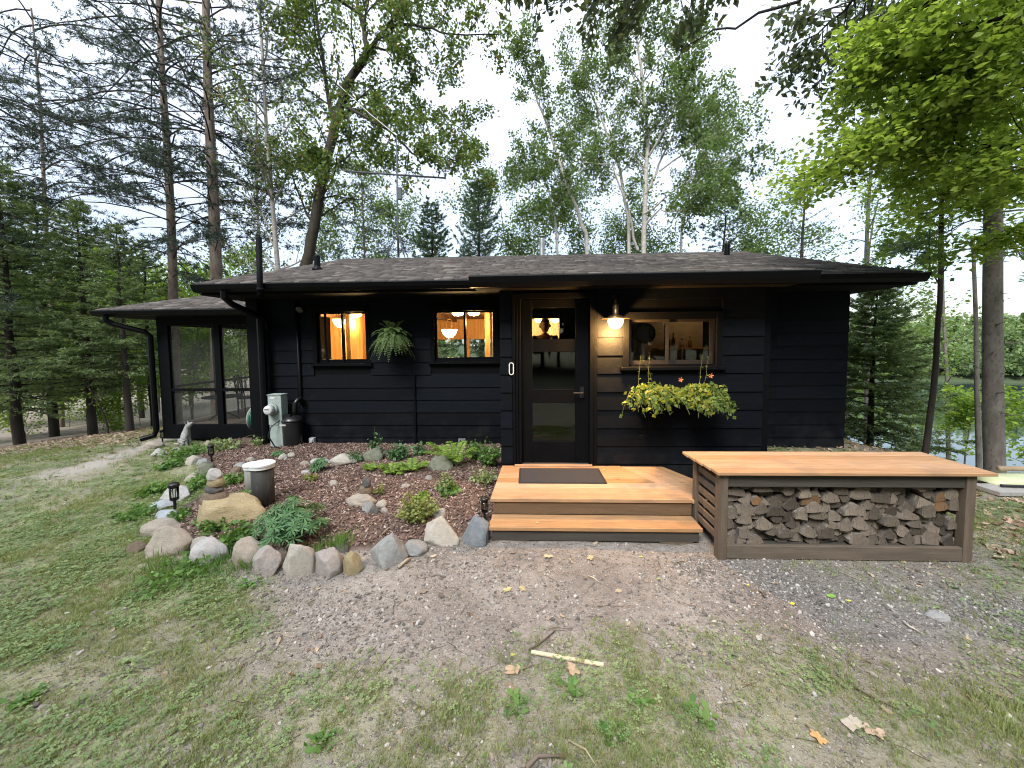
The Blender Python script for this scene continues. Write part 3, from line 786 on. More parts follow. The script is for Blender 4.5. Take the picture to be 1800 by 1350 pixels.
B(WL + 0.143, WR - 0.143, WY + 0.143, 11.05, 0.1, FLOOR).build('floor', M('plank_floor', (0.22, 0.12, 0.06), rough=0.5), cabin)
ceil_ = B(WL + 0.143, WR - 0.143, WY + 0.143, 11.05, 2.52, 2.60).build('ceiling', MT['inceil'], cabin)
for i in range(9):
    x = -4.4 + i * 1.15; B(x, x + 0.09, WY + 0.2, 11.0, 2.44, 2.517).build('ceiling_beam', MT['inceil'], ceil_)
# inside partitions and furniture seen through the two kitchen windows
inn = MB()
inn.box(-3.30, -3.22, 6.9, 8.4, FLOOR, 2.515); inn.build('partition', MT['inwall'], cabin)
B(-4.70, -3.32, 9.05, 9.13, FLOOR, 2.515).build('partition', MT['inwall'], cabin)
B(-0.80, -0.71, 7.30, 7.40, FLOOR, 2.515).build('post', MT['inwall'], cabin)
B(-0.69, 0.0, 7.35, 7.43, FLOOR, 2.515).build('partition', MT['inpale'], cabin)
B(-3.05, -2.97, 7.5, 7.58, FLOOR, 2.515).build('post', MT['inwall'], cabin)
for x0_, x1_ in ((-3.02, -2.87), (-2.62, -2.55)):
    B(x0_, x1_, 9.2, 9.28, FLOOR, 2.515).build('post', MT['inwall'], cabin)
cb = B(-4.2, -3.4, 8.55, 8.9, 1.45, 2.3).build('cupboard', MT['inwall'], cabin)
B(-4.15, -3.82, 8.525, 8.547, 1.5, 2.25).build('cupboard_door', MT['inwall'], cb)
B(-3.78, -3.45, 8.525, 8.547, 1.5, 2.25).build('cupboard_door', MT['inwall'], cb)
B(-4.1, -3.5, 8.3, 8.545, 1.36, 1.40).build('shelf', MT['trim'], cb)
B(0.0, 1.4, 9.3, 9.4, FLOOR, 2.515).build('partition', MT['inpale'], cabin)
B(0.49, 0.53, 8.7, 8.78, FLOOR, 2.515).build('post', MT['inwall'], cabin)
B(1.9, 1.98, 6.9, 8.2, FLOOR, 2.515).build('partition', MT['inpale'], cabin)

def window(W, y, parent, kind):
    x0, x1, z0, z1 = W
    fr = MB()
    fr.box(x0 - 0.075, x0, y - 0.032, y + 0.02, z0 - 0.03, z1 + 0.09); fr.box(x1, x1 + 0.075, y - 0.032, y + 0.02, z0 - 0.03, z1 + 0.09)
    fr.box(x0, x1, y - 0.032, y + 0.02, z1, z1 + 0.09)
    f = fr.build('window', MT['trim'], parent, bevel=0.003)
    s = MB(); d = 0.038
    xm = x0 + (x1 - x0) * {'a': 0.50, 'b': 0.50, 'c': 0.46}[kind]
    for a, b, yy in ((x0, xm + d / 2, y + 0.03), (xm - d / 2, x1, y + 0.062)):
        s.box(a, a + d, yy, yy + 0.028, z0, z1); s.box(b - d, b, yy, yy + 0.028, z0, z1)
        s.box(a + d, b - d, yy, yy + 0.028, z0, z0 + 0.045); s.box(a + d, b - d, yy, yy + 0.028, z1 - 0.03, z1)
    s.build('sash', MT['trim'] if kind != 'c' else MT['sashlight'], f)
    if kind == 'a':
        B(x0 + 0.13, x0 + 0.165, y + 0.004, y + 0.026, z0, z1).build('sash_stile', MT['trim'], f)
    for a, b, yy in ((x0 + d, xm - d / 2, y + 0.041), (xm + d / 2, x1 - d, y + 0.073)):
        B(a, b, yy, yy + 0.005, z0 + 0.045, z1 - 0.03).build('pane', MT['glass'], f)
    MB().hexa([(x0 - 0.11, y - 0.075, z0 - 0.065), (x1 + 0.11, y - 0.075, z0 - 0.065), (x1 + 0.11, y, z0 - 0.065), (x0 - 0.11, y, z0 - 0.065),
               (x0 - 0.11, y - 0.075, z0 - 0.035), (x1 + 0.11, y - 0.075, z0 - 0.035), (x1 + 0.11, y, z0 - 0.022), (x0 - 0.11, y, z0 - 0.022)]).build('sill', MT['trim'], f)
    return f
MT['glass'] = thinglass('window_glass', (0.93, 0.95, 0.94), 1.5, 1.0)
MT['doorglass'] = thinglass('door_glass', (0.62, 0.64, 0.62), 1.5, 1.4)
MT['sashlight'] = M('worn_sash', (0.014, 0.012, 0.010), (0.008, 0.007, 0.006), 12, rough=0.6)
window(W1, WY, main_wall, 'a'); window(W2, WY, main_wall, 'b')

# ---- entry projecting towards the viewer
RWIN = (1.235, 2.27, 1.565, 2.11)
DX0, DX1, DZ0, DZ1 = -0.075, 0.755, 0.33, 2.375
entry = holed_wall('entry_wall', BL + 0.003, BR - 0.003, BY, BY + 0.12, 0.0, 2.62, [RWIN, (DX0, DX1, FLOOR, DZ1)], MT['trim'], cabin)
siding('siding_board', BL, DX0 - 0.115, BY, 1.453, 2.50, 0.0, [], [], entry)
siding('siding_board', DX1 + 0.10, BR, BY, 1.453, 2.50, 0.0, [(RWIN[0] - 0.075, RWIN[1] + 0.075, RWIN[2] - 0.085, RWIN[3] + 0.09)], [], entry)
for x0_, x1_ in ((BL + 0.003, BL + 0.12), (BR - 0.12, BR - 0.003)):
    B(x0_, x1_, BY + 0.123, WY - 0.003, 0, 2.62).build('side_wall', MT['trim'], cabin)
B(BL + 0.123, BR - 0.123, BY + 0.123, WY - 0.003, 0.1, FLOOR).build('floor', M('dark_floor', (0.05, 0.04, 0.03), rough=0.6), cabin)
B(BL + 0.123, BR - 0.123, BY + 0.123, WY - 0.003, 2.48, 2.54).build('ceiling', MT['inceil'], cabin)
window(RWIN, BY, entry, 'c')
# shelf room behind the right window
MT['shelfwall'] = M('shelf_wall', (0.48, 0.40, 0.32), rough=0.8)
sw = B(1.62, 2.70, 6.05, 6.10, FLOOR, 2.475).build('partition', MT['shelfwall'], cabin)
B(1.55, 1.60, 5.3, 6.04, FLOOR, 2.475).build('partition', MT['shelfwall'], cabin)
for z in (1.72, 1.42): B(1.95, 2.70, 5.82, 6.047, z, z + 0.025).build('shelf', MT['inwall'], sw)
# door
tr_ = MB()
for a, b in ((DX0 - 0.11, DX0 - 0.075), (DX0 - 0.068, DX0 - 0.04), (DX0 - 0.033, DX0 - 0.003)): tr_.box(a, b, BY - 0.04, BY + 0.06, FLOOR, DZ1 + 0.07)
tr_.box(DX1 + 0.003, DX1 + 0.05, BY - 0.06, BY + 0.06, FLOOR, DZ1 + 0.07); tr_.box(DX1 + 0.055, DX1 + 0.097, BY - 0.03, BY + 0.06, FLOOR, DZ1 + 0.07)
tr_.box(DX0 - 0.003, DX1 + 0.003, BY - 0.04, BY + 0.06, DZ1, DZ1 + 0.07)
tr_.build('door_frame', MT['trim'], entry, bevel=0.003)
B(DX0, DX1, BY - 0.06, BY + 0.10, FLOOR, DZ0 - 0.004).build('threshold', M('steel_threshold', (0.09, 0.08, 0.075), rough=0.45), entry)
PX0, PX1 = 0.062, 0.595
panes = [(0.605, 1.085), (1.255, 1.725), (1.885, 2.27)]
MT['door'] = M('door_black', (0.0022, 0.0026, 0.0034), (0.0030, 0.0035, 0.0044), 8, rough=0.55, bmp=0.05, spec=0.08)
dm = MB(); dm.box(DX0, PX0, BY + 0.035, BY + 0.08, DZ0, DZ1); dm.box(PX1, DX1, BY + 0.035, BY + 0.08, DZ0, DZ1)
zz = [DZ0] + [q for p_ in panes for q in p_] + [DZ1]
for i in range(0, 8, 2): dm.box(PX0, PX1, BY + 0.037, BY + 0.078, zz[i], zz[i + 1])
door = dm.build('door', MT['door'], entry, bevel=0.003)
for a, b in panes:
    B(PX0, PX1, BY + 0.054, BY + 0.060, a, b).build('pane', MT['doorglass'], door)
MT['steel'] = M('brushed_steel', (0.45, 0.45, 0.45), rough=0.35, metal=1)
hd = MB(); hd.tube([(0.675, BY + 0.04, 1.22), (0.675, BY - 0.045, 1.22)], 0.012); hd.tube([(0.675, BY - 0.045, 1.22), (0.56, BY - 0.05, 1.222)], 0.011); hd.box(0.65, 0.70, BY + 0.026, BY + 0.036, 1.15, 1.29)
hd.build('handle', M('dark_steel', (0.03, 0.03, 0.03), rough=0.4, metal=0.6), door)
bp = MB()
def stadium(cx, y, cz, w_, h_, n=10):
    r_ = w_ / 2; return [(cx + r_ * math.cos(a), y, cz + (h_ / 2 - r_) * s + r_ * math.sin(a)) for s, a0 in ((1, 0), (-1, math.pi)) for a in [a0 + math.pi * i / n for i in range(n + 1)]]
ring = stadium(-0.198, BY - 0.04, 1.524, 0.05, 0.145); bp.tube(ring + [ring[0]], 0.006, 6, False)
bpl = bp.build('bell_plate', M('white_enamel', (0.75, 0.75, 0.73), rough=0.4), entry, True)
MB().ext(stadium(-0.198, BY - 0.036, 1.524, 0.046, 0.14), (0, 0.01, 0)).build('bell_face', MT['trim'], bpl)
# corner boards
B(BR + 0.003, BR + 0.10, BY + 0.03, BY + 0.06, 0.0, 2.5).build('corner_board', MT['trim'], cabin)

half = B(0.0, 0.62, 6.60, 6.64, FLOOR, 1.80).build('dark_panel', MT['trim'], cabin)  # added dark panel, blocks the doorway so the lower panes stay dark
B(0.0, 0.62, 6.58, 6.60, 1.875, 1.895).build('rail', MT['trim'], half)
# ---- roofs: deck boxes, shingles, gutters, soffits
def roof_slab(name, q, th, mat, parent):
    P = [Vector(p) for p in q]; nrm = (P[1] - P[0]).cross(P[-1] - P[0]).normalized()
    n = len(P); return MB().poly(P + [p - nrm * th for p in P], [list(range(n)), list(range(n, 2 * n))[::-1]] + [(i, i + n, (i + 1) % n + n, (i + 1) % n) for i in range(n)]).build(name, mat, parent)
MT['shinglebase'] = M('roof_felt', (0.06, 0.052, 0.046), rough=0.95)
EY, EZ = 5.95, 2.815; RY, RZ = 8.6, 3.715; EX0, EX1 = -5.23, 5.80; RX0, RX1 = -4.20, 4.75
BEY, BEZ = 4.36, 2.60; BX0, BX1 = -0.64, 3.12
roof = roof_slab('roof', [(EX0, EY, EZ), (EX1, EY, EZ), (RX1, RY, RZ), (RX0, RY, RZ)], 0.05, MT['shinglebase'], cabin)
roof_slab('roof_slope', [(EX1, EY, EZ - 0.001), (EX1, 11.8, EZ - 0.001), (RX1, RY, RZ - 0.001)], 0.05, MT['shinglebase'], cabin)
roof_slab('roof_slope', [(EX0, 11.8, EZ - 0.001), (EX0, EY, EZ - 0.001), (RX0, RY, RZ - 0.001)], 0.05, MT['shinglebase'], cabin)
roof_slab('roof_slope', [(EX1, 11.8, EZ - 0.002), (EX0, 11.8, EZ - 0.002), (RX0, RY, RZ - 0.002), (RX1, RY, RZ - 0.002)], 0.05, MT['shinglebase'], cabin)
MSL = (RZ - EZ) / (RY - EY)
BS = 0.21
YM = (BEZ - BS * BEY - EZ + MSL * EY) / (MSL - BS)
ent_roof = roof_slab('entry_roof', [(BX0, BEY, BEZ), (BX1, BEY, BEZ), (BX1, YM, BEZ + BS * (YM - BEY)), (BX0, YM, BEZ + BS * (YM - BEY))], 0.05, MT['shinglebase'], cabin)
tabV = []; tabF = []; tabT = []
def shingles(y0, z0, sl, y1, xl, xr, parent, nind, lift=0.0, skip=None):
    """overlapping tabs in courses; the first nind of them are objects, the rest is one mesh"""
    L = math.hypot(1, sl); ex = 0.135; c = 0; V = []; F = []; T = []; made = 0
    ny = (y1 - y0) * L / ex
    while c < ny:
        ya = y0 + c * ex / L; yb = min(ya + 0.17 / L, y1)
        f = (ya - y0) / (y1 - y0); a, b = xl(f), xr(f)
        x = a - random.uniform(0, 0.3)
        while x < b:
            wd = random.choice((0.09, 0.13, 0.16, 0.20, 0.25)); xa, xb = max(x, a), min(x + wd, b)
            x += wd + 0.006
            if xb - xa < 0.03: continue
            if skip and skip(ya, xa, xb): continue
            h0 = 0.012 + random.uniform(0.0, 0.009); h1 = 0.003; dz = random.uniform(-0.004, 0.004)
            za = z0 + sl * (ya - y0) + lift; zb = z0 + sl * (yb - y0) + lift
            P = [(xa, ya + dz, za), (xb, ya + dz, za), (xb, yb, zb), (xa, yb, zb), (xa, ya + dz, za + h0), (xb, ya + dz, za + h0), (xb, yb, zb + h1), (xa, yb, zb + h1)]
            Q = [(4, 5, 6, 7), (0, 1, 5, 4), (1, 2, 6, 5), (3, 0, 4, 7)]
            t_ = min(1, max(0, random.gauss(0.42, 0.30)))
            if made < nind:
                o = wloc(parent); addobj('shingle', fmesh('shingle', np.array(P) - np.array(o), np.array(Q), [t_] * 4), MT['shingle'], parent); made += 1
            else:
                n = len(V); V += P; F += [[i + n for i in q] for q in Q]; T += [t_] * 4
        c += 1
    o = wloc(parent)
    if V: tag(addobj('shingles', fmesh('shingles', np.array(V) - np.array(o), np.array(F), T), MT['shingle'], parent), kind='stuff')
shingles(BEY - 0.02, BEZ + 0.002, BS, YM, lambda f: BX0, lambda f: BX1, ent_roof, 150)
def over_entry(y, a, b):
    return a > BX0 - 0.02 and b < BX1 + 0.02 and y < YM - 0.15
shingles(EY - 0.02, EZ + 0.002, MSL, RY, lambda f: EX0 + (RX0 - EX0) * f, lambda f: EX1 + (RX1 - EX1) * f, roof, 150, skip=over_entry)
rc = MB()
for i in range(30):
    x0_ = RX0 + (RX1 - RX0) * i / 30; x1_ = RX0 + (RX1 - RX0) * (i + 1) / 30 - 0.01
    MB().hexa([(x0_, RY - 0.13, RZ - 0.03), (x1_, RY - 0.13, RZ - 0.03), (x1_, RY + 0.13, RZ - 0.03), (x0_, RY + 0.13, RZ - 0.03),
               (x0_, RY - 0.05, RZ + 0.028), (x1_, RY - 0.05, RZ + 0.028), (x1_, RY + 0.05, RZ + 0.028), (x0_, RY + 0.05, RZ + 0.028)]).build('ridge_shingle', MT['shinglebase'], roof)
def gutter(x0, x1, y, z, parent, h=0.125):
    pr = [(y + 0.015, z), (y - 0.105, z), (y - 0.118, z - 0.012), (y - 0.112, z - 0.03), (y - 0.095, z - h * 0.62), (y - 0.06, z - h), (y + 0.015, z - h)]
    mb = MB().ext([(x0, a, b) for a, b in pr], (x1 - x0, 0, 0))
    g = mb.build('gutter', MT['gutter'], parent, bevel=0.003)
    return g
def soffit(x0, x1, y0, y1, z, parent): return B(x0, x1, y0, y1, z - 0.02, z).build('soffit', MT['soffit'], parent)
gutter(EX0, BX0 - 0.003, EY, EZ - 0.012, cabin); gutter(BX1 + 0.003, EX1 + 0.02, EY, EZ - 0.012, cabin); gutter(BX0, BX1, BEY, BEZ - 0.012, cabin)
soffit(EX0 + 0.03, EX1 - 0.03, EY + 0.03, WY + 0.1, 2.665, cabin); soffit(EX0 + 0.04, EX0 + 0.4, WY + 0.1, 11.4, 2.664, cabin); soffit(WR, EX1 - 0.04, WY + 0.1, 11.4, 2.664, cabin)
soffit(BX0 + 0.03, BX1 - 0.03, BEY + 0.02, BY + 0.05, 2.50, cabin)
fb = MB(); fb.box(EX0 + 0.02, EX0 + 0.045, EY + 0.02, 11.6, 2.67, 2.775); fb.box(EX1 - 0.045, EX1 - 0.02, EY + 0.02, 11.6, 2.67, 2.775)
fb.box(BX0 + 0.01, BX0 + 0.035, BEY + 0.02, BY, 2.505, 2.57); fb.box(BX1 - 0.035, BX1 - 0.01, BEY + 0.02, BY, 2.505, 2.57)
fb.box(EX0 + 0.046, EX1 - 0.046, EY + 0.016, EY + 0.028, 2.67, 2.77); fb.box(BX0 + 0.036, BX1 - 0.036, BEY + 0.017, BEY + 0.03, 2.46, 2.56)
fb.build('fascia', MT['trim'], cabin)
# side triangles between entry roof and main roof
for x in (BX0 + 0.01, BX1 - 0.03):
    MB().ext([(x, EY + 0.03, EZ - 0.05), (x, YM, BEZ + BS * (YM - BEY) - 0.055), (x, EY + 0.03, BEZ + BS * (EY - BEY) - 0.06)], (0.02, 0, 0)).build('cheek', MT['trim'], cabin)

# downspouts
def downspout(pts, r, parent):
    return MB().tube(pts, r, 10).build('downspout', MT['gutter'], parent, smooth=False)
downspout([(-4.72, 5.87, 2.69), (-4.72, 5.87, 2.60), (-4.70, 6.0, 2.50), (-4.60, 6.45, 2.34), (-4.58, 6.60, 2.24), (-4.58, 6.62, 2.1)], 0.05, cabin)
B(-4.90, -4.70, 6.56, 6.67, -0.05, 2.66).build('corner_board', MT['trim'], cabin)
downspout([(-4.62, 6.53, 2.3), (-4.62, 6.53, 0.25), (-4.64, 6.50, 0.10), (-4.75, 6.46, 0.035), (-5.3, 6.35, 0.02)], 0.065, cabin)
downspout([(3.42, 5.88, 2.68), (3.40, 5.9, 2.58), (3.24, 6.3, 2.38), (3.10, 6.58, 2.28), (3.09, 6.6, 2.15), (3.09, 6.6, 0.30), (3.11, 6.55, 0.16), (3.2, 6.35, 0.09)], 0.05, cabin)
# roof penetrations
pipe = MB().tube([atY(458, 522, 5.80), atY(457, 505, 5.80), atY(455, 418, 5.80)], 0.042, 12); pipe.lathe([(0.055, 0), (0.055, 0.05)], atY(458, 512, 5.80), 12); pipe.build('mast_pipe', MT['trim'], cabin, True)
def vent(px, pyb, pyt, Y, r, mat, nm, cap=False):
    a = atY(px, pyb, Y); b = atY(px, pyt, Y); mb = MB().lathe([(r * 1.9, -0.06), (r * 1.7, 0.0), (r * 1.05, 0.03), (r, 0.05), (r, b.z - a.z - 0.02), (r * 0.96, b.z - a.z)], a, 14)
    if cap: mb.lathe([(r * 0.7, b.z - a.z), (r * 0.7, b.z - a.z + 0.03), (r * 1.25, b.z - a.z + 0.032), (r * 1.2, b.z - a.z + 0.055), (r * 0.4, b.z - a.z + 0.075)], a, 14)
    return mb.build(nm, mat, cabin, True)
vent(558, 472, 449, 7.2, 0.055, MT['gutter'], 'vent_pipe'); vent(1278, 454, 429, 8.2, 0.055, MT['gutter'], 'vent_pipe')
vent(953, 462, 419, 8.9, 0.06, M('galvanised', (0.36, 0.38, 0.36), (0.26, 0.28, 0.26), 10, rough=0.4, metal=0.8), 'chimney_flue', True)

# ---- porch wing
PZ = 0.26; PYF = 7.2; PX0_, PX1_ = -7.18, -4.90
porch = thing('screened_porch', 'black screened porch with brown hip roof on the left end of the cabin', 'porch', (-6, PYF, 0))
MT['pwood'] = M('porch_floor', (0.13, 0.10, 0.075), rough=0.8)
MT['pceil'] = M('porch_ceiling', (0.50, 0.22, 0.08), (0.40, 0.16, 0.06), 4, (8, 0.7, 1), 0.6)
fl = B(PX0_ + 0.01, PX1_ - 0.02, PYF + 0.10, 11.0, PZ - 0.14, PZ - 0.03).build('porch_floor', MT['trim'], porch)
for i in range(16):
    x = PX0_ + 0.02 + i * 0.14; B(x, x + 0.134, PYF + 0.10, 10.98, PZ - 0.028, PZ).build('floor_board', MT['pwood'], fl)
B(PX0_, PX1_ - 0.003, PYF, PYF + 0.09, 0.02, 0.30).build('rim_beam', MT['trim'], porch, bevel=0.004)
B(PX0_, PX1_ - 0.003, PYF, PYF + 0.09, 2.24, 2.50).build('header_beam', MT['trim'], porch)
for x, wd in ((PX0_, 0.22), (-6.05, 0.12), (PX1_ - 0.12, 0.115)):
    B(x, x + wd, PYF + 0.002, PYF + 0.088, 0.30, 2.24).build('post', MT['trim'], porch, bevel=0.004)
B(PX0_ + 0.22, -6.05, PYF + 0.01, PYF + 0.06, 0.955, 1.01).build('rail', MT['trim'], porch); B(-5.93, PX1_ - 0.12, PYF + 0.01, PYF + 0.06, 0.955, 1.01).build('rail', MT['trim'], porch)
MT['screen'] = screenmat('insect_screen', 0.15, (0.05, 0.055, 0.05))
for a, b in ((PX0_ + 0.225, -6.055), (-5.925, PX1_ - 0.125)):
    B(a, b, PYF + 0.045, PYF + 0.047, 1.015, 2.237).build('screen', MT['screen'], porch); B(a, b, PYF + 0.045, PYF + 0.047, 0.303, 0.95).build('screen', MT['screen'], porch)
for y in (8.5, 9.7, 10.88): B(PX0_, PX0_ + 0.11, y, y + 0.11, PZ + 0.003, 2.237).build('post', MT['trim'], porch)
for x in (-6.35, -5.75, -5.02): B(x, x + 0.12, 10.88, 10.99, PZ + 0.003, 2.237).build('post', MT['trim'], porch)
B(PX0_, PX0_ + 0.09, PYF + 0.095, 11, 2.24, 2.42).build('header_beam', MT['trim'], porch); B(PX0_ + 0.095, PX1_ - 0.02, 10.9, 11, 2.06, 2.419).build('header_beam', MT['pceil'], porch)
B(PX0_ + 0.12, PX1_ - 0.02, 10.93, 10.97, 1.0, 1.05).build('rail', MT['trim'], porch); B(PX0_ + 0.03, PX0_ + 0.07, PYF + 0.1, 10.87, 1.0, 1.05).build('rail', MT['trim'], porch)
B(PX0_ + 0.004, PX0_ + 0.006, PYF + 0.1, 10.87, PZ + 0.01, 2.237).build('screen', MT['screen'], porch)
B(PX0_ + 0.11, PX1_ - 0.02, 10.984, 10.986, PZ + 0.01, 2.237).build('screen', MT['screen'], porch)
B(PX0_ + 0.095, PX1_ - 0.02, PYF + 0.095, 10.9, 2.42, 2.45).build('porch_ceiling', MT['pceil'], porch)
QY, QZ, QX0 = 6.86, 2.515, -7.98
prf = roof_slab('porch_roof', [(QX0, QY, QZ), (EX0 + 0.2, QY, QZ), (EX0 + 0.2, 8.9, 3.16), (-6.2, 8.9, 3.16)], 0.045, MT['shinglebase'], porch)
roof_slab('roof_slope', [(QX0, 11.3, QZ - 0.001), (QX0, QY, QZ - 0.001), (-6.2, 8.9, 3.159)], 0.045, MT['shinglebase'], porch)
shingles(QY - 0.02, QZ + 0.002, (3.16 - QZ) / (8.9 - QY), 8.9, lambda f: QX0 + (-6.2 - QX0) * f, lambda f: EX0 + 0.2, prf, 40)
gutter(QX0, EX0 + 0.25, QY, QZ - 0.012, porch, 0.10)
B(QX0 + 0.04, EX0 + 0.2, QY + 0.02, PYF - 0.002, 2.40, 2.42).build('soffit', MT['soffit'], porch); B(QX0 + 0.04, PX0_ - 0.003, PYF, 11.1, 2.40, 2.42).build('soffit', MT['soffit'], porch)
downspout([(-7.72, 6.79, 2.40), (-7.72, 6.79, 2.33), (-7.66, 6.85, 2.26), (-7.3, 7.08, 2.12), (-7.24, 7.13, 2.04), (-7.24, 7.13, 0.22), (-7.26, 7.10, 0.11), (-7.42, 6.98, 0.06)], 0.05, porch)
for x in (-6.9, -5.9): MB().lathe([(0.06, -0.3), (0.06, 0.12)], (x, PYF + 0.3, 0), 10).build('footing', M('concrete_footing', (0.3, 0.28, 0.25)), porch)
# porch furniture
def bistro(name, label, x, y, rt, ht):
    t = thing(name, label, 'table', (x, y, PZ)); MB().lathe([(rt, ht - 0.025), (rt, ht)], (x, y, PZ), 20).build('tabletop', MT['trim'], t)
    MB().tube([(x, y, PZ + 0.1), (x, y, PZ + ht - 0.025)], 0.03, 8).build('pedestal', MT['trim'], t)
    for a in (0.7, 2.27, 3.84, 5.41): MB().tube([(x, y, PZ + 0.18), (x + 0.25 * math.cos(a), y + 0.25 * math.sin(a), PZ + 0.012)], 0.015, 6).build('leg', MT['trim'], t)
bistro('bistro_table', 'small dark pedestal table behind the left porch screen', -6.55, 7.95, 0.36, 0.50)
bistro('bistro_table', 'larger dark round table with chairs behind the right porch screen', -5.55, 8.45, 0.55, 0.74)
def pchair(label, x, y, a):
    t = thing('chair', label, 'chair', (x, y, PZ), 'dark chairs on the porch'); R = Matrix.Rotation(a, 3, 'Z')
    def q(p): return Vector((x, y, PZ)) + R @ Vector(p)
    MB().obox(q((0, 0, 0.44)), (0.42, 0.42, 0.03), R).build('seat', MT['trim'], t)
    for sx in (-0.19, 0.19):
        for sy in (-0.19, 0.19): MB().tube([q((sx, sy, 0.0)), q((sx, sy, 0.43))], 0.014, 6).build('leg', MT['trim'], t)
    mb = MB().tube([q((-0.19, 0.19, 0.44)), q((-0.19, 0.24, 0.82)), q((-0.1, 0.26, 0.92)), q((0.1, 0.26, 0.92)), q((0.19, 0.24, 0.82)), q((0.19, 0.19, 0.44))], 0.014, 6)
    for sx in (-0.1, 0, 0.1): mb.tube([q((sx, 0.2, 0.45)), q((sx, 0.255, 0.9))], 0.008, 5)
    mb.build('backrest', MT['trim'], t)
pchair('dark porch chair standing left of the larger round table', -6.1, 8.2, 1.9); pchair('dark porch chair nearest the cabin corner, right of the larger table', -5.15, 7.9, -2.6)
pchair('dark porch chair behind the larger round table', -5.75, 9.2, 0.2)

# ---- lamps
def lamp_light(name, loc, power, r, col=(1.0, 0.62, 0.26), parent=None):
    d = bpy.data.lights.new(name, 'POINT'); d.energy = power; d.shadow_soft_size = r; d.color = col
    o = bpy.data.objects.new(name, d); COL.objects.link(o)
    if parent: o.parent = parent; o.location = Vector(loc) - wloc(parent)
    else: o.location = loc
    return o
MT['bulb'] = emitmat('warm_bulb', (1.0, 0.60, 0.20), 7)
MT['brass'] = M('aged_brass', (0.30, 0.20, 0.10), rough=0.4, metal=0.9)
lx, lz = 1.035, 2.10; ly = BY - 0.178
pl = thing('wall_lamp', 'lit globe lamp under a flat metal disc beside the door', 'lamp', (lx, BY, lz))
MB().tube([(lx, BY - 0.03, lz + 0.30), (lx, BY - 0.10, lz + 0.30), (lx, ly, lz + 0.22), (lx, ly, lz + 0.05)], 0.012, 8).build('arm', MT['brass'], pl, True)
MB().lathe([(0.03, 0.20), (0.035, 0.14), (0.035, 0.06), (0.08, 0.045), (0.10, 0.03)], (lx, ly, lz), 20).build('fitter', MT['brass'], pl, True)
MB().lathe([(0.16, 0.022), (0.165, 0.012), (0.10, 0.03)], (lx, ly, lz), 28).build('shade', MT['brass'], pl, True)
gl_ = MB().lathe([(0.085, 0.010), (0.088, -0.02), (0.080, -0.055), (0.055, -0.088), (0.02, -0.10), (0.002, -0.101)], (lx, ly, lz), 20).build('globe', MT['bulb'], pl, True)
lamp_light('wall_lamp_light', (lx, ly, lz - 0.14), 74, 0.05, (1.0, 0.50, 0.15), parent=pl)
def pendant(name, label, loc, cord_top, dome=True, power=0, r=0.10):
    t = thing(name, label, 'lamp', loc, 'lit lamps inside the cabin'); x, y, z = loc
    if dome:
        MB().tube([(x, y, z + 0.30), (x, y, cord_top)], 0.006, 6).build('cord', MT['brass'], t)
        mb = MB(); mb.tube([(x - 0.05, y, z + 0.12), (x - 0.06, y, z + 0.22), (x - 0.03, y, z + 0.29), (x + 0.03, y, z + 0.29), (x + 0.06, y, z + 0.22), (x + 0.05, y, z + 0.12)], 0.007, 6); mb.build('yoke', MT['brass'], t)
        MB().lathe([(r * 1.25, 0.08), (r * 1.2, 0.05), (r * 0.98, -0.02), (r * 0.55, -0.075), (0.01, -0.09)], (x, y, z), 20).build('shade', MT['bulb'], t, True)
    else:
        MB().lathe([(r, 0.03), (r, 0.0), (r * 0.7, -0.035), (0.01, -0.045)], (x, y, z), 18).build('diffuser', MT['bulb'], t, True)
        MB().lathe([(r * 1.1, 0.05), (r * 1.1, 0.031)], (x, y, z), 18).build('canopy', MT['brass'], t)
        if z < 2.36: MB().tube([(x, y, z + 0.05), (x, y, 2.515)], 0.006, 6).build('cord', MT['brass'], t)
    if power: lamp_light('inner_light', (x, y, z - 0.16), power, 0.06, parent=t)
p_ = atY(790, 586, 7.9); pendant('pendant_lamp', 'glowing dome pendant lamp inside the second window from the left', tuple(p_), 2.43, True, 40, 0.13)
p_ = atY(597, 568, 8.0); pendant('globe_lamp', 'bright globe lamp inside the leftmost window', tuple(p_), 2.43, True, 60, 0.11)
for px, py, lab in ((625, 551, 'lit ceiling lamp at the top of the leftmost window'), (805, 550, 'lit ceiling lamp left of the mullion in the second window'), (833, 549, 'lit ceiling lamp right of the mullion in the second window')):
    p_ = atY(px, py, 7.05); pendant('ceiling_lamp', lab, (p_.x, p_.y, 2.385), 0, False, 16, 0.11)
for px, lab in ((948, 'lit ceiling lamp above the man, left one behind the door glass'), (976, 'lit ceiling lamp above the man, right one behind the door glass')):
    p_ = atY(px, 563, 8.4); pendant('ceiling_lamp', lab, tuple(p_), 0, False, 30, 0.11)

# ================================================================== DECK
DZ = 0.315
deck = thing('entry_deck', 'small cedar entry deck with one step below the glass door', 'deck', (0.6, 4.2, 0))
DFY = 3.69
def plank(nm, x0, x1, y0, y1, z0, z1, mat, parent, bev=0.003):
    return B(x0, x1, y0, y1, z0, z1).build(nm, mat, parent, bevel=bev)
ys_ = np.linspace(DFY, BY - 0.04, 8)
def dleft(y): return -0.375 + 0.05 * (y - DFY)
def dright(y): return 1.585 - (y - DFY) * 0.45
for i in range(7):
    a, b = ys_[i] + 0.0015, ys_[i + 1] - 0.0015
    MB().hexa([(dleft(a), a, DZ - 0.035), (dright(a), a, DZ - 0.035), (dright(b), b, DZ - 0.035), (dleft(b), b, DZ - 0.035),
               (dleft(a), a, DZ), (dright(a), a, DZ), (dright(b), b, DZ), (dleft(b), b, DZ)]).build('deck_board', MT['cedar'], deck, bevel=0.003)
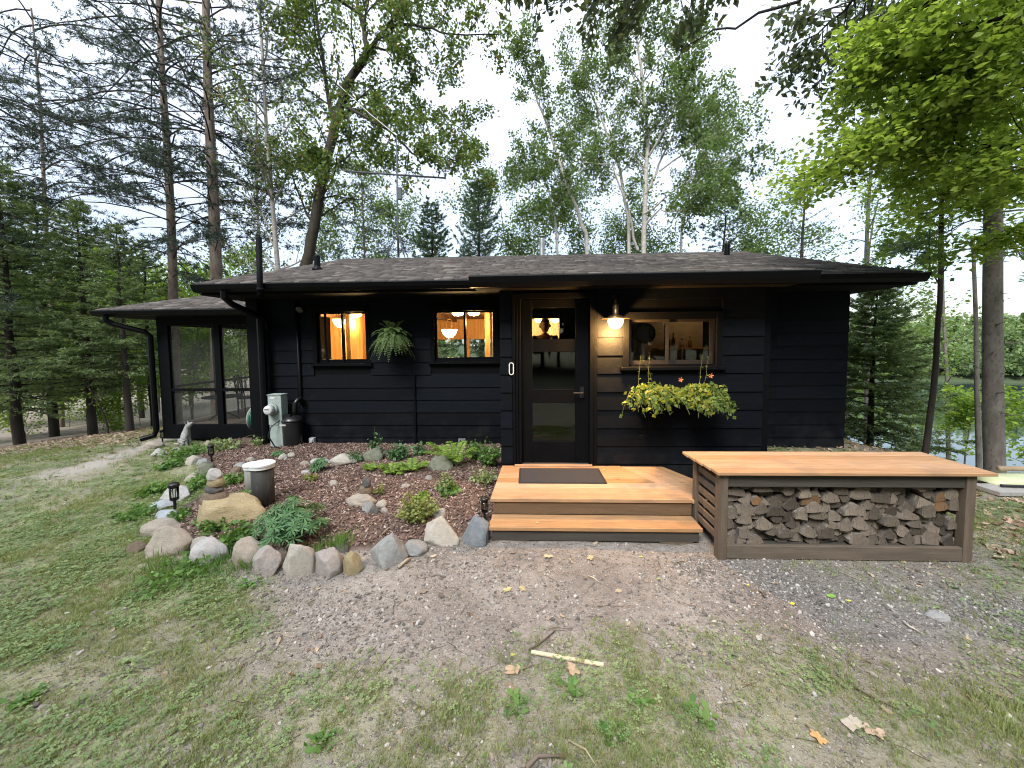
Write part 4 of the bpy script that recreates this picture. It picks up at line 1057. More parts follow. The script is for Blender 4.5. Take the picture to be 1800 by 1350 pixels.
for i in range(4):                                               # side wing boards run along the slanted edge
    o0, o1 = 0.004 + i * 0.13, 0.13 + i * 0.13
    ya, yb = DFY + 0.12 * i, BY - 0.045
    MB().hexa([(dright(ya) + o0, ya, DZ - 0.04), (dright(ya) + o1, ya, DZ - 0.04), (dright(yb) + o1, yb, DZ - 0.04), (dright(yb) + o0, yb, DZ - 0.04),
               (dright(ya) + o0, ya, DZ - 0.006), (dright(ya) + o1, ya, DZ - 0.006), (dright(yb) + o1, yb, DZ - 0.006), (dright(yb) + o0, yb, DZ - 0.006)]).build('wing_board', MT['cedar'], deck, bevel=0.003)
B(DX0 - 0.09, DX1 + 0.03, BY - 0.10, BY - 0.062, DZ + 0.001, DZ + 0.025).build('sill_board', MT['cedar'], deck, bevel=0.003)
plank('riser', -0.345, 1.585, DFY + 0.02, DFY + 0.058, 0.152, DZ - 0.037, MT['riser'], deck)
B(-0.345, -0.31, DFY + 0.06, BY - 0.06, 0.02, DZ - 0.037).build('side_board', MT['riser'], deck, bevel=0.003)
SFY = 3.44
plank('tread', -0.37, 1.575, SFY, SFY + 0.135, 0.115, 0.15, MT['cedar'], deck); plank('tread', -0.36, 1.58, SFY + 0.138, DFY + 0.018, 0.115, 0.15, MT['cedar'], deck)
plank('lower_riser', -0.345, 1.55, SFY + 0.025, SFY + 0.063, 0.012, 0.113, MT['riser2'], deck)
for x in (-0.30, 1.2): B(x, x + 0.3, SFY + 0.03, SFY + 0.2, -0.04, 0.010).build('footing_block', MT['post'], deck)
sc_ = MB()
for x in (-0.27, 0.63, 1.45):
    for z in (0.185, 0.245): sc_.lathe([(0.005, 0), (0.005, 0.004)], (x, DFY + 0.0205, z), 8, Matrix.Rotation(math.pi / 2, 3, 'X'))
sc_.build('screw', MT['steel'], deck)
# door mat
mt, t, p, o = newmat('rubber_mat')
br = N(t, 'ShaderNodeTexBrick'); br.inputs['Scale'].default_value = 16; br.inputs['Mortar Size'].default_value = 0.03; br.inputs['Color1'].default_value = (0.012, 0.012, 0.014, 1); br.inputs['Color2'].default_value = (0.017, 0.017, 0.02, 1); br.inputs['Mortar'].default_value = (0.035, 0.035, 0.038, 1)
c_ = N(t, 'ShaderNodeTexCoord'); t.links.new(c_.outputs['Object'], br.inputs['Vector']); n_ = noise_node(t, 90); t.links.new(mix(t, remap(t, n_.outputs[0], 0.4, 0.7, 0, 0.6), br.outputs[0], (0.045, 0.045, 0.05)), p.inputs['Base Color']); p.inputs['Roughness'].default_value = 0.9
bump(t, p, br.outputs['Fac'], 0.5, 0.01)
mat_q = [atZ(911.5, 850, DZ), atZ(1067, 850, DZ), atZ(1050, 824, DZ), atZ(913, 824, DZ)]
mx0, mx1, my0, my1 = mat_q[0].x, mat_q[1].x, mat_q[0].y, mat_q[3].y
dmat = thing('door_mat', 'dark grey rubber door mat lying on the cedar deck', 'door mat', ((mx0 + mx1) / 2, (my0 + my1) / 2, DZ))
MB().box(mx0 + 0.02, mx1 - 0.02, my0 + 0.02, my1 - 0.02, DZ + 0.001, DZ + 0.012).build('pad', mt, dmat, bevel=0.003)
rim = MB(); rim.box(mx0, mx1, my0, my0 + 0.018, DZ + 0.001, DZ + 0.009); rim.box(mx0, mx1, my1 - 0.018, my1, DZ + 0.001, DZ + 0.009); rim.box(mx0, mx0 + 0.018, my0 + 0.019, my1 - 0.019, DZ + 0.001, DZ + 0.009); rim.box(mx1 - 0.018, mx1, my0 + 0.019, my1 - 0.019, DZ + 0.001, DZ + 0.009)
rim.build('rim', M('mat_rim', (0.02, 0.02, 0.021), rough=0.8), dmat)

# ================================================================== WOOD RACK
RXL, RXR, RYF, RYB, RT = 1.60, 3.66, 3.22, 3.74, 0.735
rack = thing('firewood_rack', 'long timber firewood rack with a plank top beside the steps', 'wood rack', (2.6, 3.45, 0))
nb_ = 5; e_ = np.linspace(RYF - 0.045, RYB + 0.05, nb_ + 1)
for i in range(nb_):
    a, b = e_[i] + 0.0012, e_[i + 1] - 0.0012; dz = random.uniform(-0.001, 0.001)
    plank('top_board', RXL - 0.035 - 0.012 * i, RXR + 0.11 + random.uniform(-0.004, 0.004), a, b, RT + dz, RT + 0.026 + dz, MT['cedar'], rack, 0.003)
for x in (RXL, RXR - 0.075):
    for y in (RYF, RYB - 0.075):
        B(x, x + 0.075, y, y + 0.075, -0.06, RT - 0.003).build('post', MT['post'], rack, bevel=0.004)
plank('top_rail', RXL + 0.077, RXR - 0.077, RYF + 0.012, RYF + 0.05, RT - 0.115, RT - 0.004, MT['riser2'], rack)
plank('bottom_rail', RXL + 0.077, RXR - 0.077, RYF + 0.004, RYF + 0.042, 0.0, 0.115, MT['railwood'], rack)
plank('bottom_rail', RXL + 0.077, RXR - 0.077, RYB - 0.042, RYB - 0.004, 0.0, 0.115, MT['railwood'], rack)
for k in range(6):
    z = 0.13 + k * 0.095
    plank('side_slat', RXL + 0.02, RXL + 0.04, RYF + 0.077, RYB - 0.077, z, z + 0.06, MT['post'], rack)
for k in range(4): plank('floor_slat', RXL + 0.06, RXR - 0.06, RYF + 0.06 + k * 0.11, RYF + 0.14 + k * 0.11, 0.06, 0.092, MT['riser2'], rack)
for k in range(3): plank('side_slat', RXR - 0.04, RXR - 0.02, RYF + 0.077, RYB - 0.077, 0.15 + k * 0.2, 0.23 + k * 0.2, MT['post'], rack)
# split logs, row by row
ORD = ['first', 'second', 'third', 'fourth', 'fifth', 'sixth', 'seventh', 'eighth', 'ninth', 'tenth', 'eleventh', 'twelfth', 'thirteenth', 'fourteenth', 'fifteenth', 'sixteenth', 'seventeenth', 'eighteenth', 'nineteenth', 'twentieth', 'twenty-first', 'twenty-second', 'twenty-third', 'twenty-fourth', 'twenty-fifth', 'twenty-sixth', 'twenty-seventh', 'twenty-eighth', 'twenty-ninth', 'thirtieth']
ROWN = ['bottom row', 'second row up', 'third row up', 'fourth row up', 'fifth row up', 'sixth row up', 'seventh row up', 'top row']
lr = random.Random(5)
def log_profile(kind, w_, h_):
    P = []
    if kind == 'half-round':
        for i in range(8):
            a = math.pi * i / 7; P.append((w_ / 2 * math.cos(a), h_ * (math.sin(a) * 0.95) - 0.0))
        P += [(-w_ * 0.2, -h_ * 0.04)]
    elif kind == 'wedge-shaped':
        a0 = lr.uniform(0.2, 0.6)
        sx_ = lr.choice((-1, 1)); ap = lr.uniform(-0.25, 0.25)
        P = [(-w_ / 2, h_ * lr.uniform(0.0, 0.3)), (-w_ * 0.2, -h_ * 0.06), (w_ * 0.2, -h_ * 0.06), (w_ / 2, h_ * lr.uniform(0.0, 0.3)), (w_ * 0.36, h_ * 0.55), (w_ * ap, h_ * 1.05), (-w_ * 0.36, h_ * 0.5)]
    elif kind == 'round':
        for i in range(10):
            a = 2 * math.pi * i / 10; P.append((w_ / 2 * math.cos(a), h_ / 2 + h_ / 2 * math.sin(a)))
    else:
        P = [(-w_ * 0.48, h_ * 0.05), (w_ * 0.45, 0), (w_ * 0.5, h_ * 0.6), (w_ * 0.30, h_ * 0.95), (-w_ * 0.35, h_), (-w_ * 0.5, h_ * 0.5)]
    return [(x + lr.gauss(0, 0.005), z + lr.gauss(0, 0.005)) for x, z in P]
def make_log(x, z, w_, h_, kind, tone, label, rot):
    P = log_profile(kind, w_, h_); yf = RYF + 0.05 + abs(lr.gauss(0.0, 0.05)); yb = RYB - lr.uniform(0.0, 0.05)
    t = tag(bpy.data.objects.new('firewood_log', None), label, 'firewood log', 'split logs stacked in the rack')
    c, s_ = math.cos(rot), math.sin(rot); zc = h_ / 2
    P = [(c * a - s_ * (b - zc), s_ * a + c * (b - zc) + zc) for a, b in P]
    sk = lr.gauss(0, 0.02); sk2 = lr.gauss(0, 0.01)
    n = len(P); L = yb - yf
    V = [(a, 0 + lr.gauss(0, 0.001), b) for a, b in P] + [(a * 1.0 + sk, L, b + sk2) for a, b in P]
    ins = [(0.0, -0.001, zc)]
    V += ins
    F = [(i, (i + 1) % n, 2 * n) for i in range(n)] + [tuple(range(n, 2 * n))[::-1]]
    nf = len(F)
    F += [((i + 1) % n, i, i + n, (i + 1) % n + n) for i in range(n)]
    me = bpy.data.meshes.new('firewood_log'); me.from_pydata(V, [], F)
    me.materials.append(MT['logtan'] if tone == 'tan' else MT['logend']); me.materials.append(MT['logbark'])
    for q in me.polygons: q.material_index = 0 if q.index < n else 1
    me.update()
    o = bpy.data.objects.new('firewood_log', me); COL.objects.link(o); o.location = (x, yf, z)
    return tag(o, label, 'firewood log', 'split logs stacked in the rack')
zs = 0.100; xs_skip = 0
top_prof = np.full(200, zs); xg = np.linspace(RXL + 0.08, RXR - 0.08, 200)
for row in range(8):
    x = RXL + 0.075 + lr.uniform(0, 0.02); k = 0
    while x < RXR - 0.13:
        kind = lr.choices(['half-round', 'wedge-shaped', 'round', 'blocky'], [4, 6, 1.6, 1.2])[0]
        w_ = lr.choice((0.085, 0.11, 0.13, 0.16)) * lr.uniform(0.85, 1.15); h_ = lr.uniform(0.07, 0.115)
        if kind == 'round': w_ = lr.uniform(0.075, 0.11); h_ = w_
        if x + w_ > RXR - 0.078: w_ = RXR - 0.078 - x
        if w_ < 0.05: break
        sel = (xg >= x + 0.01) & (xg <= x + w_ - 0.01)
        zb = float(np.percentile(top_prof[sel], 55)) - 0.012 if sel.any() else zs
        zb = max(zb, 0.100)
        if zb + h_ > RT - 0.015:
            h_ = RT - 0.015 - zb
            if h_ < 0.035: x += w_; continue
        xc = x + w_ / 2
        tone = 'tan' if (row >= 4 and ((1.9 < xc < 2.0 and row == 5) or (2.33 < xc < 2.5 and row == 5) or (3.38 < xc < 3.52))) else lr.choice(['grey', 'grey', 'brown', 'dark'])
        make_log(xc, zb, w_ * 1.03, h_ * 1.04, kind, tone, f'{"tan" if tone == "tan" else "weathered"} {kind} log, {ORD[k]} from the left in the {ROWN[row]}', lr.gauss(0, 0.16))
        top_prof[sel] = zb + h_ * (0.93 if kind != 'wedge-shaped' else 0.85)
        k += 1; x += w_ * 0.97

# ================================================================== MAN BEHIND THE DOOR
def man():
    bx, by, fz = 0.325, 7.05, FLOOR
    t = thing('person', 'grey-haired man in a dark open jacket standing behind the door glass', 'person', (bx, by, fz))
    MTs = M('skin', (0.42, 0.24, 0.15), (0.36, 0.19, 0.12), 12, rough=0.55); MTj = M('dark_jacket', (0.012, 0.012, 0.014), rough=0.9); MTh = M('grey_hair', (0.11, 0.10, 0.09), (0.06, 0.052, 0.047), 40, rough=0.8)
    MTt = M('tan_shirt', (0.30, 0.17, 0.09), rough=0.9); MTp = M('dark_trousers', (0.02, 0.022, 0.03), rough=0.9)
    J = {'pel': (0, 0, .95), 'wst': (0, 0, 1.12), 'chs': (0, 0, 1.38), 'nek': (0, 0, 1.54), 'hd0': (0, -.01, 1.60), 'shl': (-.18, 0, 1.49), 'shr': (.18, 0, 1.49), 'ell': (-.25, -.02, 1.16), 'elr': (.25, -.02, 1.16), 'wrl': (-.13, -.22, 1.2), 'wrr': (.13, -.22, 1.2),
         'hpl': (-.10, 0, .90), 'knl': (-.11, -.01, .5), 'anl': (-.11, .02, .08), 'tol': (-.12, -.14, .04), 'hpr': (.10, 0, .90), 'knr': (.11, -.01, .5), 'anr': (.11, .02, .08), 'tor': (.12, -.14, .04)}
    Rr = {'pel': .15, 'wst': .15, 'chs': .17, 'nek': .06, 'hd0': .06, 'shl': .085, 'shr': .085, 'ell': .055, 'elr': .055, 'wrl': .035, 'wrr': .035, 'hpl': .10, 'hpr': .10, 'knl': .065, 'knr': .065, 'anl': .045, 'anr': .045, 'tol': .04, 'tor': .04}
    E_ = [('pel', 'wst'), ('wst', 'chs'), ('chs', 'nek'), ('nek', 'hd0'), ('chs', 'shl'), ('chs', 'shr'), ('shl', 'ell'), ('ell', 'wrl'), ('shr', 'elr'), ('elr', 'wrr'), ('pel', 'hpl'), ('hpl', 'knl'), ('knl', 'anl'), ('anl', 'tol'), ('pel', 'hpr'), ('hpr', 'knr'), ('knr', 'anr'), ('anr', 'tor')]
    def skin(nm, keys, edges, mat, scale=1.0, root=None):
        me = bpy.data.meshes.new(nm); me.from_pydata([J[k] for k in keys], [(keys.index(a), keys.index(b)) for a, b in edges], []); me.materials.append(mat)
        o = bpy.data.objects.new(nm, me); COL.objects.link(o); o.parent = t
        md = o.modifiers.new('skin', 'SKIN'); md.use_smooth_shade = True
        for i, k in enumerate(keys): me.skin_vertices[0].data[i].radius = (Rr[k] * scale, Rr[k] * scale * 0.8); me.skin_vertices[0].data[i].use_root = (k == (root or keys[0]))
        sb = o.modifiers.new('sub', 'SUBSURF'); sb.levels = 1; sb.render_levels = 2
        return o
    t.scale = (1.08, 1.08, 1.08)
    skin('body', list(J), E_, MTs, 1.0, 'pel')
    up_ = ['pel', 'wst', 'chs', 'shl', 'shr', 'ell', 'elr', 'wrl', 'wrr']; skin('jacket', up_, [e for e in E_ if e[0] in up_ and e[1] in up_], MTj, 1.13)
    lo_ = ['pel', 'hpl', 'knl', 'anl', 'hpr', 'knr', 'anr']; skin('trousers', lo_, [e for e in E_ if e[0] in lo_ and e[1] in lo_], MTp, 1.15)
    MB().ext([Vector((bx, by, fz)) + Vector(q) for q in ((-.055, -.155, 1.50), (-.075, -.165, 1.18), (.075, -.165, 1.18), (.055, -.155, 1.50), (0, -.15, 1.45))], (0, 0.05, 0)).build('shirt', MTt, t)
    bm = bmesh.new(); bmesh.ops.create_uvsphere(bm, u_segments=24, v_segments=18, radius=1.0)
    for v in bm.verts:
        x, y, z = v.co; jaw = 1 - 0.22 * max(0, -z) ** 1.5
        px, py, pz = x * 0.078 * jaw, y * 0.098, z * 0.122
        if y < 0:
            px_n = math.exp(-(x / 0.16) ** 2)
            py -= 0.024 * px_n * math.exp(-((z + 0.12) / 0.16) ** 2) + 0.010 * px_n * math.exp(-((z + 0.8) / 0.15) ** 2)
            py += 0.012 * (math.exp(-((abs(x) - 0.42) / 0.16) ** 2) * math.exp(-((z - 0.12) / 0.10) ** 2)) + 0.006 * math.exp(-(x / 0.4) ** 2) * math.exp(-((z + 0.5) / 0.05) ** 2)
        v.co = (px, py - 0.015, pz + 1.705)
    me = bpy.data.meshes.new('head'); bm.to_mesh(me); bm.free(); addobj('head', me, MTs, t, True)
    ey = MB()
    for sx in (-1, 1):
        ey.lathe([(0.001, -0.011), (0.009, -0.006), (0.012, 0), (0.009, 0.006), (0.001, 0.011)], Vector((bx + sx * 0.033, by - 0.092, fz + 1.72)), 10)
    ey.build('eye', M('eye_dark', (0.05, 0.04, 0.035), rough=0.3), t, True)
    for sx in (-1, 1): MB().lathe([(0.004, -0.032), (0.016, -0.02), (0.020, 0.008), (0.015, 0.03), (0.003, 0.036)], Vector((bx + sx * 0.079, by - 0.01, fz + 1.70)), 8).build('ear', MTs, t, True)
    hv = MB(); bm = bmesh.new(); bmesh.ops.create_uvsphere(bm, u_segments=20, v_segments=14, radius=1.0)
    dl = [v for v in bm.verts if v.co.z < (0.36 if v.co.y < -0.45 else (0.05 if v.co.y < 0.1 else -0.35))]
    bmesh.ops.delete(bm, geom=dl, context='VERTS')
    for v in bm.verts:
        x, y, z = v.co; g = 1 + 0.03 * mnoise.noise(Vector((x, y, z)) * 6)
        v.co = (x * 0.086 * g, y * 0.108 * g - 0.010, z * 0.137 * g + 1.708)
    me = bpy.data.meshes.new('hair'); bm.to_mesh(me); bm.free(); addobj('hair', me, MTh, t, True)
    for sx in (-1, 1):
        for k in range(5):
            w0 = Vector((bx + sx * 0.12, by - 0.235, fz + 1.205)); th = (k == 4)
            a = w0 + Vector((-sx * (0.012 * k if not th else -0.012), -0.02, 0.012))
            MB().tube([w0, a + Vector((-sx * 0.03, -0.015, 0.02 - k * 0.008)), a + Vector((-sx * 0.06, 0.0, 0.018 - k * 0.012)), a + Vector((-sx * (0.07 + 0.004 * (k % 3)), 0.02, 0.005 - k * 0.012))], [0.012, 0.0095, 0.0085, 0.006], 6).build('finger', MTs, t, True)
man()
# things inside the small right window
wc = thing('wall_clock', 'round dark disc hanging behind the left pane of the right window', 'clock', (1.4, 5.9, 1.95))
pc = atY(1135, 586, 5.28)
MB().lathe([(0.14, 0), (0.14, 0.03)], (pc.x, 5.30, pc.z), 24, Matrix.Rotation(-math.pi / 2, 3, 'X')).build('frame', MT['trim'], wc); MB().lathe([(0.12, 0), (0.12, 0.004)], (pc.x, 5.296, pc.z), 24, Matrix.Rotation(-math.pi / 2, 3, 'X')).build('face', M('clock_face', (0.06, 0.055, 0.05)), wc)
wc.location = (pc.x, 5.3, pc.z)
for c in wc.children: c.location -= Vector((pc.x - 1.4, 5.3 - 5.9, pc.z - 1.95))
for k, (x, h_, r_, col, lab) in enumerate(((2.14, 0.17, 0.03, (0.03, 0.03, 0.03), 'tall dark bottle standing leftmost on the window shelf'), (2.21, 0.20, 0.028, (0.05, 0.03, 0.02), 'brown bottle standing second from the left on the window shelf'), (2.34, 0.12, 0.035, (0.35, 0.30, 0.25), 'pale jar standing on the shelf right of the bottles'), (2.46, 0.15, 0.03, (0.30, 0.16, 0.08), 'orange-brown bottle near the right end of the window shelf'))):
    t = thing('bottle', lab, 'bottle', (x, 5.93, 1.746)); MB().lathe([(r_, 0), (r_, h_ * 0.62), (r_ * 0.4, h_ * 0.78), (r_ * 0.4, h_)], (x, 5.93, 1.746), 12).build('body', M('bottle%d' % k, col, rough=0.2), t, True); MB().lathe([(r_ * 0.45, h_), (r_ * 0.45, h_ + 0.015)], (x, 5.93, 1.746), 10).build('cap', MT['trim'], t)
t = thing('carton', 'pale open carton standing on the lower shelf in the right window', 'carton', (2.42, 5.93, 1.447)); B(2.30, 2.54, 5.84, 6.02, 1.446, 1.58).build('box', M('carton_card', (0.55, 0.42, 0.28)), t); MB().hexa([(2.30, 5.80, 1.583), (2.54, 5.80, 1.583), (2.54, 5.84, 1.583), (2.30, 5.84, 1.583), (2.30, 5.79, 1.62), (2.54, 5.79, 1.62), (2.54, 5.795, 1.62), (2.30, 5.795, 1.62)]).build('flap', M('carton_flap', (0.5, 0.38, 0.25)), t)
lamp_light('shelf_fill_light', (2.45, 5.6, 2.35), 0.9, 0.05, parent=cabin)  # added fill light with no fixture, brightens the shelf room

# ================================================================== THINGS ON AND BY THE WALLS
MT['plastic'] = M('black_plastic', (0.008, 0.008, 0.009), (0.012, 0.012, 0.013), 20, rough=0.35, spec=0.5)
MT['meterpaint'] = M('meter_grey_green', (0.30, 0.36, 0.34), (0.24, 0.29, 0.275), 5, rough=0.6, bmp=0.05, c3=(0.20, 0.23, 0.215))
mx, mz = -4.32, 0.0
my = 6.34
a = atY(471, 695, my); b = atY(499, 812, my); cx = (a.x + b.x) / 2
mp = thing('meter_pedestal', 'grey-green electric meter pedestal standing against the cabin wall', 'meter', (cx, my, 0))
B(a.x, b.x, my, my + 0.17, -0.1, 0.47).build('lower_cabinet', MT['meterpaint'], mp, bevel=0.006)
B(a.x - 0.006, b.x + 0.004, my - 0.008, my + 0.175, 0.475, a.z).build('upper_cabinet', MT['meterpaint'], mp, bevel=0.006)
B(a.x - 0.012, b.x + 0.01, my - 0.016, my + 0.18, a.z + 0.001, a.z + 0.014).build('cap', MT['meterpaint'], mp)
mc = atY(481, 719, my)
ring = MB().lathe([(0.098, 0), (0.098, 0.045), (0.085, 0.05)], (cx - 0.03, my - 0.009, mc.z), 24, Matrix.Rotation(math.pi / 2, 3, 'X')).build('meter_ring', MT['meterpaint'], mp, True)
dial = MB().lathe([(0.078, 0), (0.076, 0.085), (0.06, 0.098), (0.002, 0.10)], (cx - 0.03, my - 0.06, mc.z), 24, Matrix.Rotation(math.pi / 2, 3, 'X')).build('meter_dial', M('meter_glass', (0.55, 0.58, 0.57), rough=0.2), ring, True)
B(cx - 0.075, cx + 0.0, my - 0.163, my - 0.1605, mc.z + 0.01, mc.z + 0.024).build('display', MT['plastic'], ring)
B(cx - 0.075, cx + 0.005, my - 0.0105, my - 0.0085, a.z - 0.055, a.z - 0.03).build('sticker', M('white_sticker', (0.65, 0.67, 0.66)), mp)

hr = atY(455, 735, 6.4)
hr = Vector((-5.02, 6.93, atY(448, 735, 6.9).z))
t = thing('hose_reel', 'green garden hose wound on a reel beside the downspout', 'hose reel', tuple(hr))
RX_ = Matrix.Rotation(math.radians(90), 3, 'Z') @ Matrix.Rotation(-math.pi / 2, 3, 'X')
mb = MB()
for k in range(5):
    for rr in (0.20, 0.165, 0.13):
        c0 = Vector(hr) + RX_ @ Vector((0, 0, -0.07 + k * 0.03))
        mb.tube([c0 + RX_ @ Vector((rr * math.cos(q), rr * math.sin(q), 0)) for q in np.linspace(0, 6.283, 21)], 0.016, 6, False)
mb.build('hose', M('green_hose', (0.02, 0.11, 0.07), (0.015, 0.08, 0.05), 20, rough=0.4), t, True)
for s_ in (-0.105, 0.075): MB().lathe([(0.225, 0), (0.225, 0.012), (0.19, 0.016)], Vector(hr) + RX_ @ Vector((0, 0, s_)), 24, RX_).build('flange', M('reel_flange', (0.30, 0.33, 0.31), rough=0.5), t, True)
MB().tube([Vector(hr) + RX_ @ Vector((0, 0, -0.19)), Vector(hr) + RX_ @ Vector((0, 0, 0.16))], 0.018, 8).build('axle', M('reel_axle', (0.5, 0.5, 0.48), rough=0.4), t, True)
B(hr.x + 0.12, WL + 0.002, hr.y - 0.1, hr.y + 0.1, hr.z - 0.2, hr.z + 0.1).build('bracket', MT['trim'], t)

a = atY(498, 740, 6.45); b = atY(532, 800, 6.45); cx2 = (a.x + b.x) / 2; rr = (b.x - a.x) / 2
t = thing('black_canister', 'black lidded canister with a bent pipe and cable, right of the meter', 'canister', (cx2, 6.45, 0))
MB().lathe([(rr * 0.88, -0.05), (rr * 0.95, 0.05), (rr, a.z - 0.02), (rr * 1.0, a.z)], (cx2, 6.45, 0), 24).build('tank', MT['plastic'], t, True)
MB().lathe([(rr * 1.07, a.z + 0.002), (rr * 1.07, a.z + 0.022), (rr * 0.8, a.z + 0.07), (rr * 0.35, a.z + 0.10)], (cx2, 6.45, 0), 24).build('lid', MT['plastic'], t, True)
B(cx2 - rr * 0.8, cx2 - rr * 0.1, 6.45 - rr * 1.02, 6.45 - rr * 0.9, a.z - 0.055, a.z - 0.03).build('sticker', M('grey_sticker', (0.4, 0.42, 0.42)), t)
MB().tube([(cx2 + 0.02, 6.5, a.z + 0.08), (cx2 + 0.02, 6.5, a.z + 0.22), (cx2 + 0.03, 6.5, a.z + 0.30), (cx2 + 0.07, 6.52, a.z + 0.36), (cx2 + 0.08, 6.62, a.z + 0.36)], 0.038, 12).build('pipe', MT['plastic'], t, True)
MB().tube([(cx2 - 0.04, 6.40, a.z + 0.10), (cx2 - 0.13, 6.36, a.z + 0.06), (cx2 - 0.23, 6.22, a.z - 0.06), (cx2 - 0.25, 6.18, a.z - 0.2), (cx2 - 0.16, 6.2, 0.14), (cx2 + 0.0, 6.22, 0.09), (cx2 + 0.2, 6.35, 0.10), (cx2 + 0.30, 6.55, 0.12)], 0.011, 8).build('cable', MT['plastic'], t, True)
B(cx2 - 0.10, cx2 + 0.02, 6.36, 6.44, a.z + 0.075, a.z + 0.125).build('connector', MT['plastic'], t)
a = atY(549, 776, 6.62)
t = thing('outlet_box', 'grey outdoor outlet box low on the wall right of the canister', 'outlet', (a.x, 6.62, a.z)); B(a.x - 0.045, a.x + 0.045, 6.58, WY - 0.03, a.z - 0.07, a.z + 0.07).build('housing', M('outlet_grey', (0.42, 0.45, 0.47), rough=0.5), t, bevel=0.008); B(a.x - 0.03, a.x + 0.03, 6.57, 6.578, a.z - 0.05, a.z + 0.05).build('cover', M('outlet_cover', (0.5, 0.53, 0.55), rough=0.4), t, bevel=0.003)
a = atY(812, 777, 6.65)
t = thing('outlet_box', 'small grey cover plate low on the wall above the ferns', 'outlet', (a.x, 6.65, a.z)); B(a.x - 0.065, a.x + 0.065, 6.63, WY - 0.028, a.z - 0.06, a.z + 0.06).build('plate', M('grey_plate', (0.16, 0.165, 0.17), rough=0.5), t, bevel=0.004); B(a.x - 0.03, a.x + 0.03, 6.62, 6.629, a.z - 0.035, a.z + 0.035).build('socket', MT['trim'], t)
a = atY(527, 545, 6.6)
t = thing('security_light', 'small dark flood light under the eave left of the first window', 'flood light', (a.x, 6.6, a.z)); MB().lathe([(0.03, -0.08), (0.055, -0.05), (0.062, 0.0), (0.058, 0.004)], (a.x, 6.58, a.z), 16, Matrix.Rotation(math.radians(120), 3, 'X')).build('head', M('flood_head', (0.06, 0.06, 0.06), rough=0.3), t, True); MB().tube([(a.x, 6.6, a.z), (a.x, WY - 0.02, a.z + 0.02)], 0.02, 8).build('bracket', MT['trim'], t)
a = atY(521, 560, 6.64); b = atY(521, 706, 6.64)
MB().tube([(a.x, 6.655, 2.6), (a.x, 6.655, b.z), (a.x + 0.03, 6.655, b.z - 0.05)], 0.03, 10).build('conduit', MT['gutter'], cabin, True)
a = atY(728, 650, 6.66); B(a.x - 0.014, a.x + 0.014, 6.645, 6.672, 0.0, 1.30).build('conduit', MT['trim'], cabin)

# antenna on the ridge
ab = atY(700, 452, RY)
an = thing('roof_antenna', 'television antenna with a long boom on a tripod mast above the roof ridge', 'antenna', (ab.x, RY, RZ))
MT['alu'] = M('dull_aluminium', (0.09, 0.095, 0.10), (0.06, 0.065, 0.07), 10, rough=0.6, metal=0.3)
tp_ = atY(697, 238, RY); md_ = atY(698, 305, RY); tj = atY(699, 410, RY)
MB().tube([(ab.x, RY, RZ + 0.05), (tj.x, RY, tj.z), (tp_.x, RY, tp_.z)], [0.02, 0.02, 0.014], 8).build('mast', MT['alu'], an, True)
for px, yy in ((676, RY - 0.15), (712, RY - 0.35), (722, RY + 0.35)):
    q = atY(px, 456, yy); MB().tube([(tj.x, RY, tj.z), (q.x, yy, RZ - 0.03)], 0.012, 6).build('leg', MT['alu'], an, True)
q0 = atY(606, 301, RY - 0.1); q1 = atY(784, 313, RY + 0.1)
MB().tube([q0, q1], 0.020, 6).build('boom', MT['alu'], an, True)
for f in (0.02, 0.12, 0.22, 0.32, 0.42, 0.60, 0.70, 0.77, 0.88, 0.99):
    c0 = q0.lerp(q1, f); l_ = 0.42 - 0.26 * f; MB().tube([c0 + Vector((0, -l_, 0.01)), c0 + Vector((0, l_, 0.01))], 0.005, 5).build('element', MT['alu'], an)
    if f > 0.55: MB().tube([c0 + Vector((0, 0, -0.12)), c0 + Vector((0, 0, 0.12))], 0.004, 5).build('element', MT['alu'], an)
bx_ = atY(703, 341, RY - 0.03); B(bx_.x - 0.055, bx_.x + 0.055, RY - 0.08, RY - 0.02, bx_.z - 0.13, bx_.z + 0.13).build('amplifier_box', MT['alu'], an, bevel=0.01)
wq = MB().tube([atY(697, 238, RY), atY(650, 200, 9.4), atY(598, 152, 10.4)], 0.007, 4)
tag(wq.build('guy_wire', M('pale_wire', (0.6, 0.6, 0.6), rough=0.5)), 'thin pale wire running up-left from the antenna mast top', 'wire')

